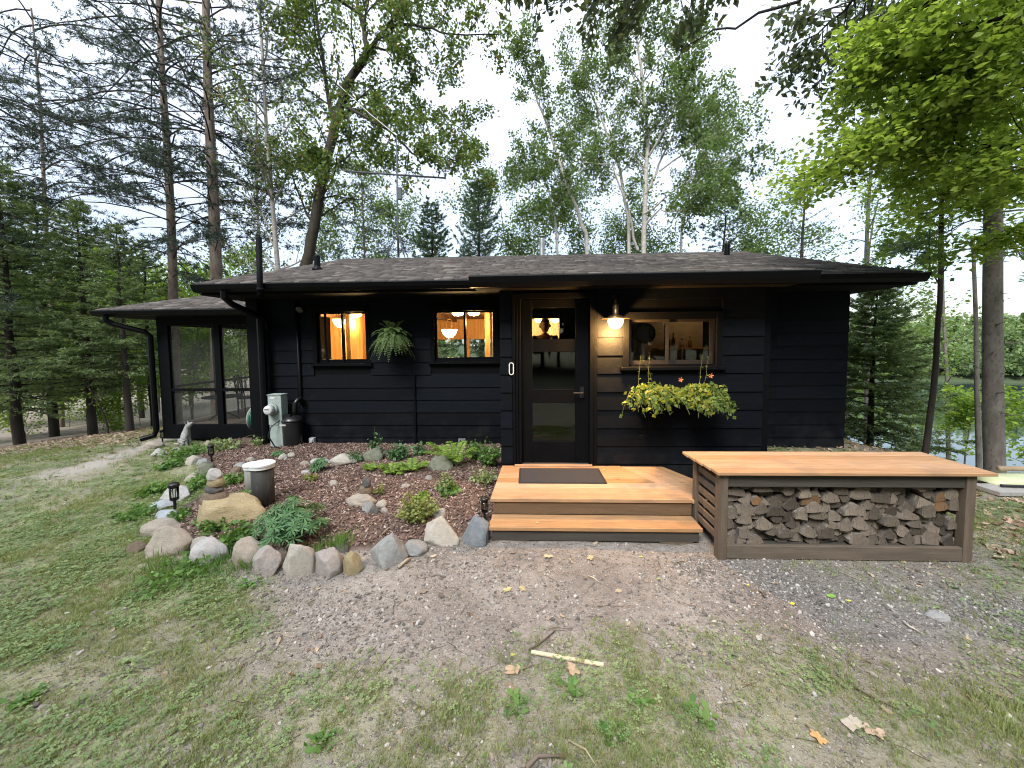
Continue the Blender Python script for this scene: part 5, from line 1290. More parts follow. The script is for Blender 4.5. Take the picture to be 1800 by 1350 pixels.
# ---- hanging fern basket and window box
MT['fern'] = leafmat('fern_green', (0.055, 0.10, 0.04), (0.12, 0.18, 0.06), 0.35)
MT['brightfern'] = leafmat('bright_fern', (0.12, 0.20, 0.035), (0.20, 0.29, 0.06), 0.45)
MT['vine'] = leafmat('vine_leaf', (0.045, 0.095, 0.025), (0.14, 0.19, 0.045), 0.4)
MT['stem'] = M('green_stem', (0.10, 0.14, 0.05), rough=0.7)
def fern(s, base, n, L, rise, droop, leaflet, lw, a0=0, a1=6.283, pairs=16, thick=0.003, zj=0.0):
    for k in range(n):
        a = a0 + (a1 - a0) * (k + s.r.random()) / n; l_ = L * s.r.uniform(0.7, 1.15); m_ = 9; rs = rise * s.r.uniform(0.6, 1.3)
        P = []
        for i in range(m_ + 1):
            f = i / m_; r_ = l_ * (f - 0.15 * f * f)
            P.append(Vector(base) + Vector((math.cos(a) * r_, math.sin(a) * r_, rs * f - (droop * l_ + rs * 0.45) * f * f)))
        s.tube(P, [thick * (1 - 0.7 * i / m_) for i in range(m_ + 1)], 3)
        PA = np.array([tuple(q) for q in P]); tt = np.linspace(0.1, 0.99, pairs); ii = np.minimum((tt * m_).astype(int), m_ - 1); ff = (tt * m_ - ii)[:, None]
        C = PA[ii] * (1 - ff) + PA[ii + 1] * ff; D = unit(PA[ii + 1] - PA[ii]); sd_ = unit(np.cross(D, [0, 0, 1.0])); upv = np.cross(sd_, D)
        ln = leaflet * np.sin(np.pi * np.clip(tt * 0.9 + 0.1, 0, 1)) ** 0.7 * s.n.uniform(0.85, 1.1, pairs) + 0.006
        for sg in (-1, 1):
            A = unit(sd_ * sg + D * 0.45 + s.n.normal(0, 0.12, (pairs, 3)) - [0, 0, 0.15]); s.leaves(C + A * ln[:, None] * 0.5, A, unit(upv + s.n.normal(0, 0.2, (pairs, 3))), ln, np.full(pairs, lw))
hb = atY(690, 590, 6.42)
s = Tree(301)
for n_, L_, r_, d_ in ((26, 0.36, 0.32, 0.45), (30, 0.44, 0.18, 0.70), (26, 0.40, 0.04, 1.0), (16, 0.22, 0.40, 0.1)): fern(s, (0, 0, 0.0), n_, L_, r_, d_, 0.055, 0.014, pairs=20)
hang = s.build('hanging_fern', 'full green fern in a basket hanging on the wall between two windows', 'hanging plant', (hb.x, 6.40, hb.z), MT['stem'], MT['fern'], crown='fronds')
MB().lathe([(0.06, -0.16), (0.10, -0.12), (0.125, 0.0), (0.13, 0.0)], (hb.x, 6.40, hb.z), 18).build('pot', M('grey_pot', (0.35, 0.33, 0.29), rough=0.6), hang, True)
MB().tube([(hb.x, 6.66, hb.z + 0.42), (hb.x, 6.40, hb.z + 0.42), (hb.x, 6.40, hb.z + 0.38)], 0.008, 6).build('bracket', MT['trim'], hang)
for q in (0.5, 2.6, 4.7): MB().tube([(hb.x + 0.12 * math.cos(q), 6.40 + 0.12 * math.sin(q), hb.z), (hb.x, 6.40, hb.z + 0.38)], 0.003, 4).build('chain', MT['trim'], hang)

wb0, wb1, wbz = 1.31, 2.14, 1.18
wbx = thing('window_box', 'black planter box of trailing yellow-green vines under the right window', 'window box', ((wb0 + wb1) / 2, BY - 0.15, wbz))
pm = MB(); pm.box(wb0 + 0.003, wb1 - 0.003, BY - 0.24, BY - 0.225, wbz - 0.10, wbz + 0.07); pm.box(wb0, wb1, BY - 0.224, BY - 0.035, wbz - 0.10, wbz - 0.085)
pm.box(wb0, wb0 + 0.015, BY - 0.224, BY - 0.035, wbz - 0.084, wbz + 0.07); pm.box(wb1 - 0.015, wb1, BY - 0.224, BY - 0.035, wbz - 0.084, wbz + 0.07); pm.box(wb0 + 0.016, wb1 - 0.016, BY - 0.05, BY - 0.035, wbz - 0.084, wbz + 0.07)
pm.build('planter', MT['trim'], wbx)
B(wb0 + 0.016, wb1 - 0.016, BY - 0.223, BY - 0.052, wbz - 0.08, wbz + 0.045).build('potting_soil', M('potting_soil', (0.03, 0.022, 0.017), rough=1), wbx)
s = Tree(302); O = Vector((wbx.location))
for k in range(125):
    x = s.r.uniform(wb0, wb1) - O.x
    if s.r.random() < 0.62: x = (s.r.uniform(wb0, wb0 + 0.32) if s.r.random() < 0.5 else s.r.uniform(wb1 - 0.32, wb1)) - O.x
    e = abs(x) / 0.45
    p = Vector((x, s.r.uniform(-0.07, 0.07), 0.05)); P = [p.copy()]; d = Vector((s.r.gauss(0, 0.12), -0.5, 0.75)).normalized()
    L = s.r.uniform(0.14, 0.24) + (s.r.uniform(0.0, 0.30) if e > 0.5 else 0.0)
    for i in range(7):
        d = (d + Vector((s.r.gauss(0, 0.15), -0.03 if i < 2 else 0.02, -0.36))).normalized(); p = p + d * L / 5; P.append(p.copy())
    s.tube(P, [0.003] * 8, 3); s.twig_leaves(P, 19, 0.052, 0.026, 0.15, 0.9, 0.5)
for x0_ in (wb0 + 0.14, wb0 + 0.2, wb1 - 0.12, wb1 - 0.06, wb0 - 0.0):
    p = Vector((x0_ - O.x, 0.02, 0.05)); P = [p.copy()]; d = Vector((s.r.gauss(0, 0.15), 0, 1)).normalized()
    for i in range(6):
        d = (d + Vector((s.r.gauss(0.03, 0.15), 0, -0.02))).normalized(); p = p + d * 0.075; P.append(p.copy())
    s.tube(P, [0.003 - 0.0003 * i for i in range(7)], 3); s.twig_leaves(P, 9, 0.022, 0.015, 0.2)
for k_, (V, F) in s.parts.items():
    if V: addobj('stem', fmesh('stem', np.array(V), np.array(F)), MT['stem'], wbx)
addobj('vine', s.leafmesh('vine'), MT['vine'], wbx)
for fx, fz_ in ((1196, 667), (1249, 660), (1237, 713)):
    q = atY(fx, fz_, BY - 0.27); f = MB()
    for k in range(5):
        a = k * 1.2566; f.poly([q, q + Vector((0.022 * math.cos(a - 0.4), -0.012, 0.022 * math.sin(a - 0.4))), q + Vector((0.032 * math.cos(a), -0.016, 0.032 * math.sin(a))), q + Vector((0.022 * math.cos(a + 0.4), -0.012, 0.022 * math.sin(a + 0.4)))], [(0, 1, 2, 3)])
    f.build('flower', M('orange_flower', (0.75, 0.22, 0.06)), wbx)

# ================================================================== STONES
def stonemat(nm, a, b, c):
    mt, t, p, o = newmat(nm)
    n1 = noise_node(t, 6, detail=7); n2 = noise_node(t, 38, detail=5); n3 = noise_node(t, 130, detail=3)
    col = mix(t, remap(t, n1.outputs[0], 0.38, 0.62), a, b); col = mix(t, remap(t, n2.outputs[0], 0.5, 0.68, 0, 0.6), col, c)
    col = mix(t, remap(t, n3.outputs[0], 0.58, 0.7, 0, 0.5), col, tuple(q * 0.45 for q in a))
    t.links.new(col, p.inputs['Base Color']); p.inputs['Roughness'].default_value = 0.88; p.inputs['Specular IOR Level'].default_value = 0.25
    n4 = noise_node(t, 13, detail=9, dist=1.2, rough=0.7); col = mix(t, remap(t, n4.outputs[0], 0.60, 0.72, 0, 0.55), col, tuple(q * 0.42 for q in b)); col = mix(t, remap(t, n4.outputs[0], 0.36, 0.28, 0, 0.5), col, tuple(min(0.75, q * 1.35) for q in a)); t.links.new(col, p.inputs['Base Color'])
    bump(t, p, mathn(t, 'ADD', mathn(t, 'MULTIPLY', n4.outputs[0], 1.6), mathn(t, 'ADD', n2.outputs[0], mathn(t, 'MULTIPLY', n3.outputs[0], 0.4))), 0.8, 0.022)
    return mt
SM = {'grey': stonemat('stone_grey', (0.37, 0.38, 0.365), (0.28, 0.29, 0.285), (0.46, 0.46, 0.44)), 'blue': stonemat('stone_bluegrey', (0.26, 0.29, 0.31), (0.19, 0.22, 0.24), (0.32, 0.34, 0.35)),
      'cream': stonemat('stone_cream', (0.52, 0.485, 0.42), (0.42, 0.39, 0.335), (0.60, 0.57, 0.52)), 'tan': stonemat('stone_tan', (0.44, 0.39, 0.32), (0.36, 0.315, 0.26), (0.52, 0.48, 0.42)),
      'pink': stonemat('stone_pink', (0.45, 0.41, 0.38), (0.37, 0.335, 0.31), (0.53, 0.50, 0.47)), 'yellow': stonemat('stone_yellow', (0.44, 0.36, 0.21), (0.36, 0.29, 0.165), (0.50, 0.45, 0.33)),
      'white': stonemat('stone_white', (0.55, 0.54, 0.52), (0.45, 0.44, 0.43), (0.62, 0.61, 0.60)), 'dark': stonemat('stone_dark', (0.16, 0.15, 0.15), (0.11, 0.105, 0.105), (0.22, 0.21, 0.20)),
      'brown': stonemat('stone_brown', (0.25, 0.19, 0.14), (0.18, 0.14, 0.10), (0.31, 0.25, 0.19)), 'moss': stonemat('stone_mossy', (0.21, 0.22, 0.165), (0.15, 0.165, 0.11), (0.28, 0.28, 0.25)), 'ice': stonemat('stone_palebl', (0.50, 0.55, 0.60), (0.40, 0.44, 0.48), (0.60, 0.63, 0.66))}
def rock_mesh(seed, facets, wob=0.12, flat=False):
    r = random.Random(seed); bm = bmesh.new(); bmesh.ops.create_icosphere(bm, subdivisions=4 if facets else 3, radius=1.0)
    pl = []
    for i in range(facets):
        v = Vector((r.gauss(0, 1), r.gauss(0, 1), r.gauss(0, 0.8))).normalized(); pl.append((v, r.uniform(0.58, 0.85)))
    if facets: pl.append((Vector((0, 0, -1)), 0.50))
    if flat: pl.append((Vector((0.05, 0, 1)).normalized(), 0.55)); pl.append((Vector((0.55, 0, 1)).normalized(), 0.60))
    o = Vector((seed * 3.1, seed * 1.7, seed * 0.9))
    for v in bm.verts:
        c = v.co.copy(); c *= 1 + wob * mnoise.noise(c * 1.3 + o) * 1.6
        for n_, d in pl:
            q = c.dot(n_)
            if q > d: c -= n_ * (q - d) * 0.92
        c *= 1 + 0.05 * mnoise.noise(c * 3.5 + o) + 0.028 * mnoise.noise(c * 8 + o) + 0.012 * mnoise.noise(c * 19 + o)
        c.x *= 1.04 - 0.14 * c.z; c.y *= 1.04 - 0.14 * c.z
        v.co = c
    xs = [v.co.x for v in bm.verts]; zs_ = [v.co.z for v in bm.verts]; ys2 = [v.co.y for v in bm.verts]
    for v in bm.verts:
        v.co.x = (v.co.x - min(xs)) / (max(xs) - min(xs)) - 0.5; v.co.y = (v.co.y - min(ys2)) / (max(ys2) - min(ys2)) - 0.5; v.co.z = (v.co.z - min(zs_)) / (max(zs_) - min(zs_))
    me = bpy.data.meshes.new('stone'); bm.to_mesh(me); bm.free(); return me
SEED = [10]
def stone(px0, px1, pyt, pyb, col, label, facets=0, z=None, sink=0.22, depth=0.8, tilt=0.0, group=None, name='stone', cat='stone', flat=False):
    """a stone from the span it covers in the photograph; stands on the ground (or on z)"""
    SEED[0] += 1; xm = (px0 + px1) / 2
    zz_ = 0.03
    if z is None:
        for _ in range(3):
            b = atZ(xm, pyb, zz_); zz_ = gzf(b.x, b.y)
    else: zz_ = z
    b = atZ(xm, pyb, zz_); L = b.y
    w_ = (px1 - px0) / F_PX * L; d_ = w_ * depth; yc = b.y + d_ * 0.45
    h_ = max(0.35 * (pyb - pyt) / F_PX * L, atY(xm, pyt, yc).z - zz_)
    hs = h_ * (1 + sink)
    me = rock_mesh(SEED[0], facets, flat=flat)
    o = addobj(name, me, SM[col], None, True)
    k = (yc / b.y)
    cx_ = b.x * k
    o.location = (cx_, yc, zz_ - h_ * sink); o.scale = (w_ * k, d_, hs); o.rotation_euler = (0, tilt, 0)
    tag(o, label, cat, group)
    return o
GB = 'stones edging the garden bed'
LST = [
 (811, 863, 906, 962, 'blue', 'upright blue-grey border stone right beside the wooden step', 7, {}),
 (748, 811, 911, 961, 'cream', 'broad pale chunky border stone next to the blue-grey one', 9, {}),
 (704, 753, 949, 979, 'grey', 'low oval speckled grey border stone between two bigger ones', 3, {}),
 (640, 710, 939, 1001, 'grey', 'tall wedge-shaped pale grey border stone leaning right', 10, {'tilt': 0.35}),
 (601, 639, 970, 1012, 'yellow', 'small yellowish rounded border stone left of the wedge', 4, {}),
 (552, 608, 965, 1018, 'pink', 'pinkish grey border stone left of the small yellow one', 8, {'tilt': -0.2}),
 (578, 616, 958, 975, 'dark', 'dark flat stone lying behind the pinkish border stone', 3, {}),
 (497, 558, 953, 1018, 'cream', 'largest cream rounded border stone at the front of the bed', 6, {}),
 (441, 497, 959, 1014, 'pink', 'pale pink pointed border stone left of the large cream one', 9, {}),
 (486, 506, 962, 982, 'pink', 'small pink stone wedged behind the large cream one', 4, {}),
 (420, 482, 941, 1002, 'tan', 'long tan border stone leaning behind the pink pointed one', 5, {'tilt': -0.5}),
 (345, 404, 945, 997, 'white', 'white angular sharp-cornered border stone in the grass', 12, {'tilt': -0.15}),
 (336, 376, 944, 972, 'cream', 'flat pale stone behind the white angular one', 6, {}),
 (260, 333, 925, 982, 'tan', 'big striped tan border stone at the left front corner', 5, {'tilt': 0.25}),
 (250, 318, 914, 944, 'tan', 'long low tan stone behind the big striped one', 2, {}),
 (219, 259, 953, 974, 'brown', 'small brown stone lying out in the lawn', 2, {}),
 (270, 308, 897, 915, 'ice', 'pale blue flat stone, lower of the two left of the boulder', 6, {}),
 (264, 306, 879, 899, 'ice', 'pale blue flat stone, upper of the two left of the boulder', 6, {}),
 (283, 337, 851, 884, 'white', 'whitish broad stone behind the front solar light', 6, {}),
 (325, 353, 832, 848, 'cream', 'flat pale stone behind the stacked cairn', 3, {}),
 (349, 381, 811, 836, 'moss', 'greenish grey stone left of the rear solar light', 5, {}),
 (346, 366, 806, 819, 'grey', 'small grey stone left of the rear solar light, behind the greenish one', 4, {}),
 (324, 355, 800, 818, 'cream', 'pale pinkish stone in the weeds near the porch', 5, {}),
 (266, 291, 788, 802, 'white', 'small white stone at the far left edge of the bed', 4, {}),
 (256, 289, 774, 790, 'tan', 'tan stone below the porch corner post', 4, {}),
 (304, 321, 786, 797, 'grey', 'small grey stone just below the animal statue', 3, {}),
 (358, 373, 774, 786, 'tan', 'small tan stone under the porch beam', 3, {}),
]
for a in LST: stone(a[0], a[1], a[2], a[3], a[4], a[5], a[6] + 2, group=GB, **a[7])
GI = 'stones lying in the mulch'
INS = [
 (579, 595, 843, 855, 'cream', 'lone cream pebble left of the small cairn', 2, {}),
 (704, 723, 850, 859, 'pink', 'lone pinkish pebble right of the small cairn', 2, {}),
 (746, 761, 835, 845, 'grey', 'small grey pebble in front of the mossy rear stone', 2, {}),
 (759, 783, 891, 912, 'cream', 'cream oval stone right of the yellow-green plant', 2, {'tilt': 0.3}),
 (580, 628, 796, 819, 'cream', 'broad pale stone near the wall, left of the ferns', 5, {}),
 (638, 677, 788, 811, 'moss', 'greenish grey stone near the wall behind small leaves', 4, {}),
 (753, 800, 799, 827, 'moss', 'grey mossy stone below the bright ferns', 5, {}),
 (489, 507, 797, 809, 'cream', 'cream pebble right of the meter pedestal, nearer one', 1, {}),
 (504, 521, 795, 804, 'cream', 'cream pebble right of the meter pedestal, farther one', 1, {}),
 (527, 544, 810, 818, 'tan', 'flat tan pebble left of the upright plant', 2, {}),
 (545, 566, 805, 816, 'white', 'white pebble beside the stem of the upright plant', 2, {}),
 (566, 583, 806, 816, 'white', 'white pebble right of the upright plant', 2, {}),
 (432, 450, 803, 812, 'tan', 'flat tan stone behind the white-capped pipes', 4, {}),
 (406, 424, 819, 833, 'brown', 'small brown stone left of the white-capped pipes', 4, {}),
 (410, 436, 812, 822, 'grey', 'flat grey stone left of the white-capped pipes', 4, {}),
 (528, 547, 826, 834, 'white', 'white chip of stone in the mulch right of the pipes', 3, {}),
 (636, 661, 882, 902, 'grey', 'round light grey stone in front of the small cairn', 2, {}),
 (649, 668, 889, 905, 'dark', 'dark grey stone touching the round light grey one', 2, {}),
 (660, 681, 880, 893, 'cream', 'cream oval pebble right of the round grey stone', 1, {}),
 (668, 683, 892, 902, 'pink', 'small pinkish pebble right of the dark stone', 2, {}),
]
for a in INS: stone(a[0], a[1], a[2], a[3], a[4], a[5], a[6], group=GI, **a[7])
boulder = stone(334, 474, 874, 928, 'yellow', 'long low tan boulder carrying the stacked cairn', 4, depth=0.62, name='boulder', cat='boulder', flat=True)
def stack(base, rows, group):
    top = None
    for (px0, px1, pyt, pyb, col, lab, f) in rows:
        Y = base; a = atY((px0 + px1) / 2, pyb, Y); b = atY((px0 + px1) / 2, pyt, Y); w_ = (px1 - px0) / F_PX * Y
        SEED[0] += 1; o = addobj('cairn_stone', rock_mesh(SEED[0], f, 0.08), SM[col], None, True); o.location = (a.x, Y, a.z - 0.004); o.scale = (w_, w_ * 0.8, (b.z - a.z) + 0.012); tag(o, lab, 'stone', group)
yb_ = boulder.location.y
stack(yb_ + 0.02, [(355, 403, 859, 884, 'brown', 'wide brown bottom stone of the stacked cairn', 1), (361, 394, 851, 863, 'dark', 'thin dark flat stone second in the stacked cairn', 2), (366, 394, 837, 854, 'yellow', 'tan stone third in the stacked cairn', 2), (363, 390, 824, 842, 'white', 'white rounded top stone of the stacked cairn', 2)], 'stones of the tall cairn')
sb = stone(610, 668, 863, 890, 'tan', 'speckled base stone of the small cairn in the mulch', 3)
stack(sb.location.y, [(630, 655, 853, 868, 'brown', 'brown middle stone of the small cairn', 1), (636, 653, 839, 855, 'dark', 'dark grey top stone of the small cairn', 2)], 'stones of the small cairn')

# ================================================================== GARDEN FITTINGS
MT['solarglass'] = thinglass('lantern_glass', (0.8, 0.82, 0.78), 1.5, 1.0)
def solar(px, pyt, pyb, label):
    zz_ = 0.03
    for _ in range(3): b = atZ(px, pyb, zz_); zz_ = gzf(b.x, b.y)
    x, y = b.x, b.y; H = (pyb - pyt) / F_PX * y; t = thing('solar_light', label, 'garden light', (x, y, zz_), 'solar path lights in the garden')
    r_ = H * 0.17; z1 = zz_ + H
    MB().tube([(x, y, zz_ - 0.05), (x, y, zz_ + H * 0.38)], r_ * 0.28, 8).build('stake', MT['plastic'], t)
    MB().lathe([(r_ * 0.5, zz_ + H * 0.36), (r_ * 0.8, zz_ + H * 0.40), (r_ * 0.8, zz_ + H * 0.43)], (x, y, 0), 14).build('base_ring', MT['plastic'], t)
    MB().lathe([(r_ * 0.66, zz_ + H * 0.43), (r_ * 0.7, zz_ + H * 0.86)], (x, y, 0), 14).build('lens', MT['solarglass'], t, True)
    f = MB()
    for k in range(4): a = k * 1.571 + 0.5; f.tube([(x + r_ * 0.74 * math.cos(a), y + r_ * 0.74 * math.sin(a), zz_ + H * 0.42), (x + r_ * 0.78 * math.cos(a), y + r_ * 0.78 * math.sin(a), zz_ + H * 0.88)], r_ * 0.09, 5)
    f.build('cage', MT['plastic'], t)
    MB().lathe([(r_, zz_ + H * 0.865), (r_, zz_ + H * 0.96), (r_ * 0.8, z1)], (x, y, 0), 16).build('cap', MT['plastic'], t, True)
solar(308, 845, 897, 'black solar path light left of the boulder, nearest the lawn'); solar(372, 780, 812, 'black solar path light farther back near the porch'); solar(852, 872, 916, 'black solar path light right beside the deck')
solar(286, 754, 778, 'black solar path light at the foot of the porch corner post')
def capped(px, pyt, pyb, wpx, mat, label):
    zz_ = 0.05
    for _ in range(3): b = atZ(px, pyb, zz_); zz_ = gzf(b.x, b.y)
    x, y = b.x, b.y; H = (pyb - pyt) / F_PX * y * 1.0; r_ = wpx / 2 / F_PX * y
    t = thing('capped_pipe', label, 'pipe', (x, y, zz_)); MB().lathe([(r_ * 0.94, -0.1), (r_ * 0.94, H - 0.05)], (x, y, zz_), 24).build('pipe', mat, t, True)
    MB().lathe([(r_ * 1.06, H - 0.056), (r_ * 1.06, H - 0.028), (r_ * 1.12, H - 0.026), (r_ * 1.12, H - 0.008), (r_ * 1.0, H)], (x, y, zz_), 24).build('cap', M('white_cap', (0.62, 0.65, 0.66), rough=0.5), t)
capped(464, 808, 886, 39, M('weathered_pvc_dark', (0.024, 0.026, 0.023), (0.015, 0.016, 0.0145), 5, (1, 1, 0.4), 0.7, c3=(0.05, 0.053, 0.047)), 'dark grey well pipe with a white cap in the garden bed')
capped(447, 811, 862, 30, M('weathered_pvc_pale', (0.20, 0.205, 0.185), (0.14, 0.145, 0.125), 5, (1, 1, 0.4), 0.7), 'pale capped pipe standing just behind the dark one')

# animal statue howling by the porch
def statue():
    b = atZ(325, 776, 0.03); y = b.y; sc = (778 - 737) / F_PX * y / 0.60
    t = thing('animal_statue', 'small grey statue of a seated dog-like animal looking up beside the porch', 'statue', (b.x, y, gzf(b.x, y)))
    J = [(-.02, 0, .12), (.03, 0, .26), (.07, 0, .42), (.09, 0, .50), (.15, 0, .555), (.25, 0, .63), (.08, .05, .24), (.10, .055, .02), (.14, .055, .015), (.08, -.05, .24), (.10, -.055, .02), (.14, -.055, .015),
         (-.04, .09, .13), (.06, .10, .07), (-.04, .10, .02), (.04, .10, .015), (-.04, -.09, .13), (.06, -.10, .07), (-.04, -.10, .02), (.04, -.10, .015), (-.12, 0, .06), (-.22, 0, .03), (-.32, 0, .05)]
    R_ = [.12, .105, .075, .07, .068, .03, .05, .03, .028, .045, .026, .028, .075, .045, .03, .026, .075, .045, .03, .026, .035, .03, .015]
    E_ = [(0, 1), (1, 2), (2, 3), (3, 4), (4, 5), (1, 6), (6, 7), (7, 8), (1, 9), (9, 10), (10, 11), (0, 12), (12, 13), (13, 14), (14, 15), (0, 16), (16, 17), (17, 18), (18, 19), (0, 20), (20, 21), (21, 22)]
    me = bpy.data.meshes.new('body'); me.from_pydata([tuple(Vector(q) * sc) for q in J], E_, []); o = addobj('body', me, SM['grey'], t)
    md = o.modifiers.new('skin', 'SKIN'); md.use_smooth_shade = True
    for i, r_ in enumerate(R_): me.skin_vertices[0].data[i].radius = (r_ * sc, r_ * sc); me.skin_vertices[0].data[i].use_root = (i == 0)
    s_ = o.modifiers.new('sub', 'SUBSURF'); s_.levels = 1; s_.render_levels = 2
    for sy in (-1, 1):
        P = [Vector(q) * sc + t.location for q in ((.075, sy * .03, .565), (.115, sy * .05, .575), (.05, sy * .055, .66))]
        MB().ext(P, Vector((0.012, 0.0, -0.012)) * sc).build('ear', SM['grey'], t)
statue()
# box and bits under the porch edge
b = atZ(437, 783, 0.03); t = thing('planter_box', 'brown wooden box under the porch edge behind the downspout', 'box', (b.x, 6.75, 0.02)); bm_ = MB()
a0, a1 = atZ(424, 783, 0.03).x, atZ(455, 783, 0.03).x
for q in ((a0, a1, 6.70, 6.72), (a0, a1, 6.95, 6.97), (a0, a0 + 0.02, 6.721, 6.949), (a1 - 0.02, a1, 6.721, 6.949)): bm_.box(*q, 0.0, 0.16)
bm_.build('sides', MT['post'], t); B(a0 + 0.021, a1 - 0.021, 6.721, 6.949, 0.01, 0.12).build('soil', M('box_soil', (0.05, 0.035, 0.025)), t)

# ================================================================== RIGHT SIDE: blocks, canoe, poles
def ground_obj(px, py, z0=0.0):
    zz_ = z0
    for _ in range(6): b = atZ(px, py, zz_); zz_ = gzf(b.x, b.y)
    return Vector((b.x, b.y, zz_))
q = ground_obj(1760, 900)
bw_ = thing('retaining_wall', 'low wall of grey concrete blocks at the right edge behind the woodpile', 'retaining wall', tuple(q))
MT['block'] = M('concrete_block', (0.34, 0.34, 0.33), (0.26, 0.26, 0.255), 8, rough=0.9, bmp=0.4)
MT['blockhole'] = M('block_hole', (0.05, 0.05, 0.05))
WYB = 4.60; wz = -0.175
for i in range(7):
    x = 5.46 + i * 0.41
    mb = MB(); mb.box(x, x + 0.40, WYB + 0.02, WYB + 0.2, wz, wz + 0.19)
    for k in range(2): xx = x + 0.03 + k * 0.18; mb.box(xx - 0.015, xx + 0.005, WYB, WYB + 0.018, wz, wz + 0.19); mb.box(xx + 0.14, xx + 0.16, WYB, WYB + 0.018, wz, wz + 0.19); mb.box(xx + 0.006, xx + 0.139, WYB, WYB + 0.018, wz, wz + 0.03); mb.box(xx + 0.006, xx + 0.139, WYB, WYB + 0.018, wz + 0.15, wz + 0.19)
    mb.build('block', MT['block'], bw_)
for i in range(6):
    x = 5.45 + i * 0.46; B(x, x + 0.452, WYB - 0.03, WYB + 0.26, wz + 0.192, wz + 0.235).build('coping', MT['block'], bw_)
# overturned pale green boat hull
hull = thing('boat', 'pale yellow-green overturned boat hull resting behind the concrete blocks', 'boat', (6.62, 4.93, wz + 0.238))
V = []; F = []; ns_, nr = 14, 9
for i in range(ns_ + 1):
    f = i / ns_; wd = 0.30 * (math.sin(math.pi * min(1, f * 0.5 + 0.12 if f < 0.76 else 0.5 + (f - 0.76) / 0.48 * 1.0)) ** 0.8 if f < 0.999 else 0.02); hh = 0.09 * (0.6 + 0.4 * math.sin(math.pi * (0.15 + 0.7 * f)))
    for j in range(nr + 1):
        a = math.pi * j / nr; V.append((-0.95 + 2.6 * f, wd * math.cos(a), hh * math.sin(a) ** 0.8))
for i in range(ns_):
    for j in range(nr): q = i * (nr + 1) + j; F.append((q, q + 1, q + nr + 2, q + nr + 1))
F.append(tuple(range(nr + 1))[::-1])
me = bpy.data.meshes.new('hull'); me.from_pydata(V, [], F); addobj('hull', me, M('boat_hull', (0.52, 0.58, 0.36), (0.45, 0.50, 0.31), 4, rough=0.4), hull, True)
MB().tube([hull.location + Vector((-0.97, -0.20, 0.02)), hull.location + Vector((0.2, -0.315, 0.02)), hull.location + Vector((1.5, -0.17, 0.02))], 0.018, 6).build('gunwale', MT['plastic'], hull)
for k, (p0, p1, r_, lab) in enumerate((((5.95, 5.02, wz + 0.37), (7.1, 4.85, wz + 0.33), 0.035, 'peeled pole lying across the overturned boat'), ((6.16, 4.80, wz + 0.46), (6.42, 4.85, wz + 0.30), 0.025, 'short split pole leaning on the overturned boat'))):
    Tn = (Vector(p1) - Vector(p0)); pts_ = [Vector(p0) + Tn * f + Vector((0, 0, 0.02 * math.sin(f * 5))) for f in (0, .25, .5, .75, 1)]
    tag(MB().tube(pts_, [r_, r_ * 0.9, r_ * 0.95, r_ * 0.8, r_ * 0.6], 8).build('pole', M('peeled_wood', (0.36, 0.28, 0.19), (0.26, 0.20, 0.135), 5), None, True), lab, 'pole')

# ================================================================== GARDEN PLANTS
def base_of(px, py):
    p = ground_obj(px, py, 0.04); return p
MT['lupine'] = leafmat('lupine_leaf', (0.040, 0.095, 0.040), (0.085, 0.165, 0.070), 0.3)
MT['yellowgreen'] = leafmat('yellow_green_leaf', (0.13, 0.16, 0.045), (0.22, 0.25, 0.09), 0.4)
MT['weed'] = leafmat('weed_leaf', (0.055, 0.12, 0.032), (0.12, 0.21, 0.055), 0.4)
MT['paleweed'] = leafmat('pale_weed', (0.12, 0.16, 0.07), (0.20, 0.25, 0.12), 0.35)
def lupine(px, py, n, H, R_, label, seed, mat='lupine', size=0.075):
    p = base_of(px, py); s = Tree(seed)
    for k in range(n):
        a = s.r.random() * 6.283; r_ = R_ * math.sqrt(s.r.random()); h_ = H * (1.05 - 0.55 * (r_ / R_)) * s.r.uniform(0.6, 1.1)
        tip = Vector((math.cos(a) * r_, math.sin(a) * r_, h_)); P = [Vector((tip.x * 0.15, tip.y * 0.15, 0)), Vector((tip.x * 0.5, tip.y * 0.5, h_ * 0.65)), tip]; s.tube(P, [0.004, 0.003, 0.002], 3)
        m_ = s.r.choice((7, 8, 9)); tl = Vector((math.cos(a) * 0.5 + s.r.gauss(0, .2), math.sin(a) * 0.5 + s.r.gauss(0, .2), 1)).normalized(); e1 = tl.orthogonal().normalized(); e2 = tl.cross(e1); sz = size * s.r.uniform(0.7, 1.2)
        ang = np.linspace(0, 6.283, m_, endpoint=False) + s.r.random(); A = unit(np.outer(np.cos(ang), e1) + np.outer(np.sin(ang), e2) + np.array(tl) * -0.15 + s.n.normal(0, 0.06, (m_, 3))); Nn = unit(np.tile(np.array(tl), (m_, 1)) + s.n.normal(0, 0.1, (m_, 3)))
        s.leaves(np.array(tip) + A * sz * 0.5, A, Nn, np.full(m_, sz), np.full(m_, sz * 0.24))
    return s.build('lupine', label, 'plant', tuple(p), MT['stem'], MT[mat], crown='foliage')
lupine(512, 944, 140, 0.36, 0.31, 'large bushy lupine with palmate leaves at the bed front', 401)
lupine(563, 828, 30, 0.20, 0.11, 'dark upright lupine near the wall beside pale pebbles', 402); lupine(490, 802, 9, 0.13, 0.07, 'tiny lupine sprig at the foot of the meter pedestal', 403)
def fernplant(px, py, n, L, label, seed, mat='brightfern', rise=0.35):
    p = base_of(px, py); s = Tree(seed); fern(s, (0, 0, 0), int(n * 1.2), L * 0.92, rise * 1.25, 0.22, 0.085, 0.024, pairs=17); return s.build('fern', label, 'fern', tuple(p), MT['stem'], MT[mat], group='ferns along the wall', crown='fronds')
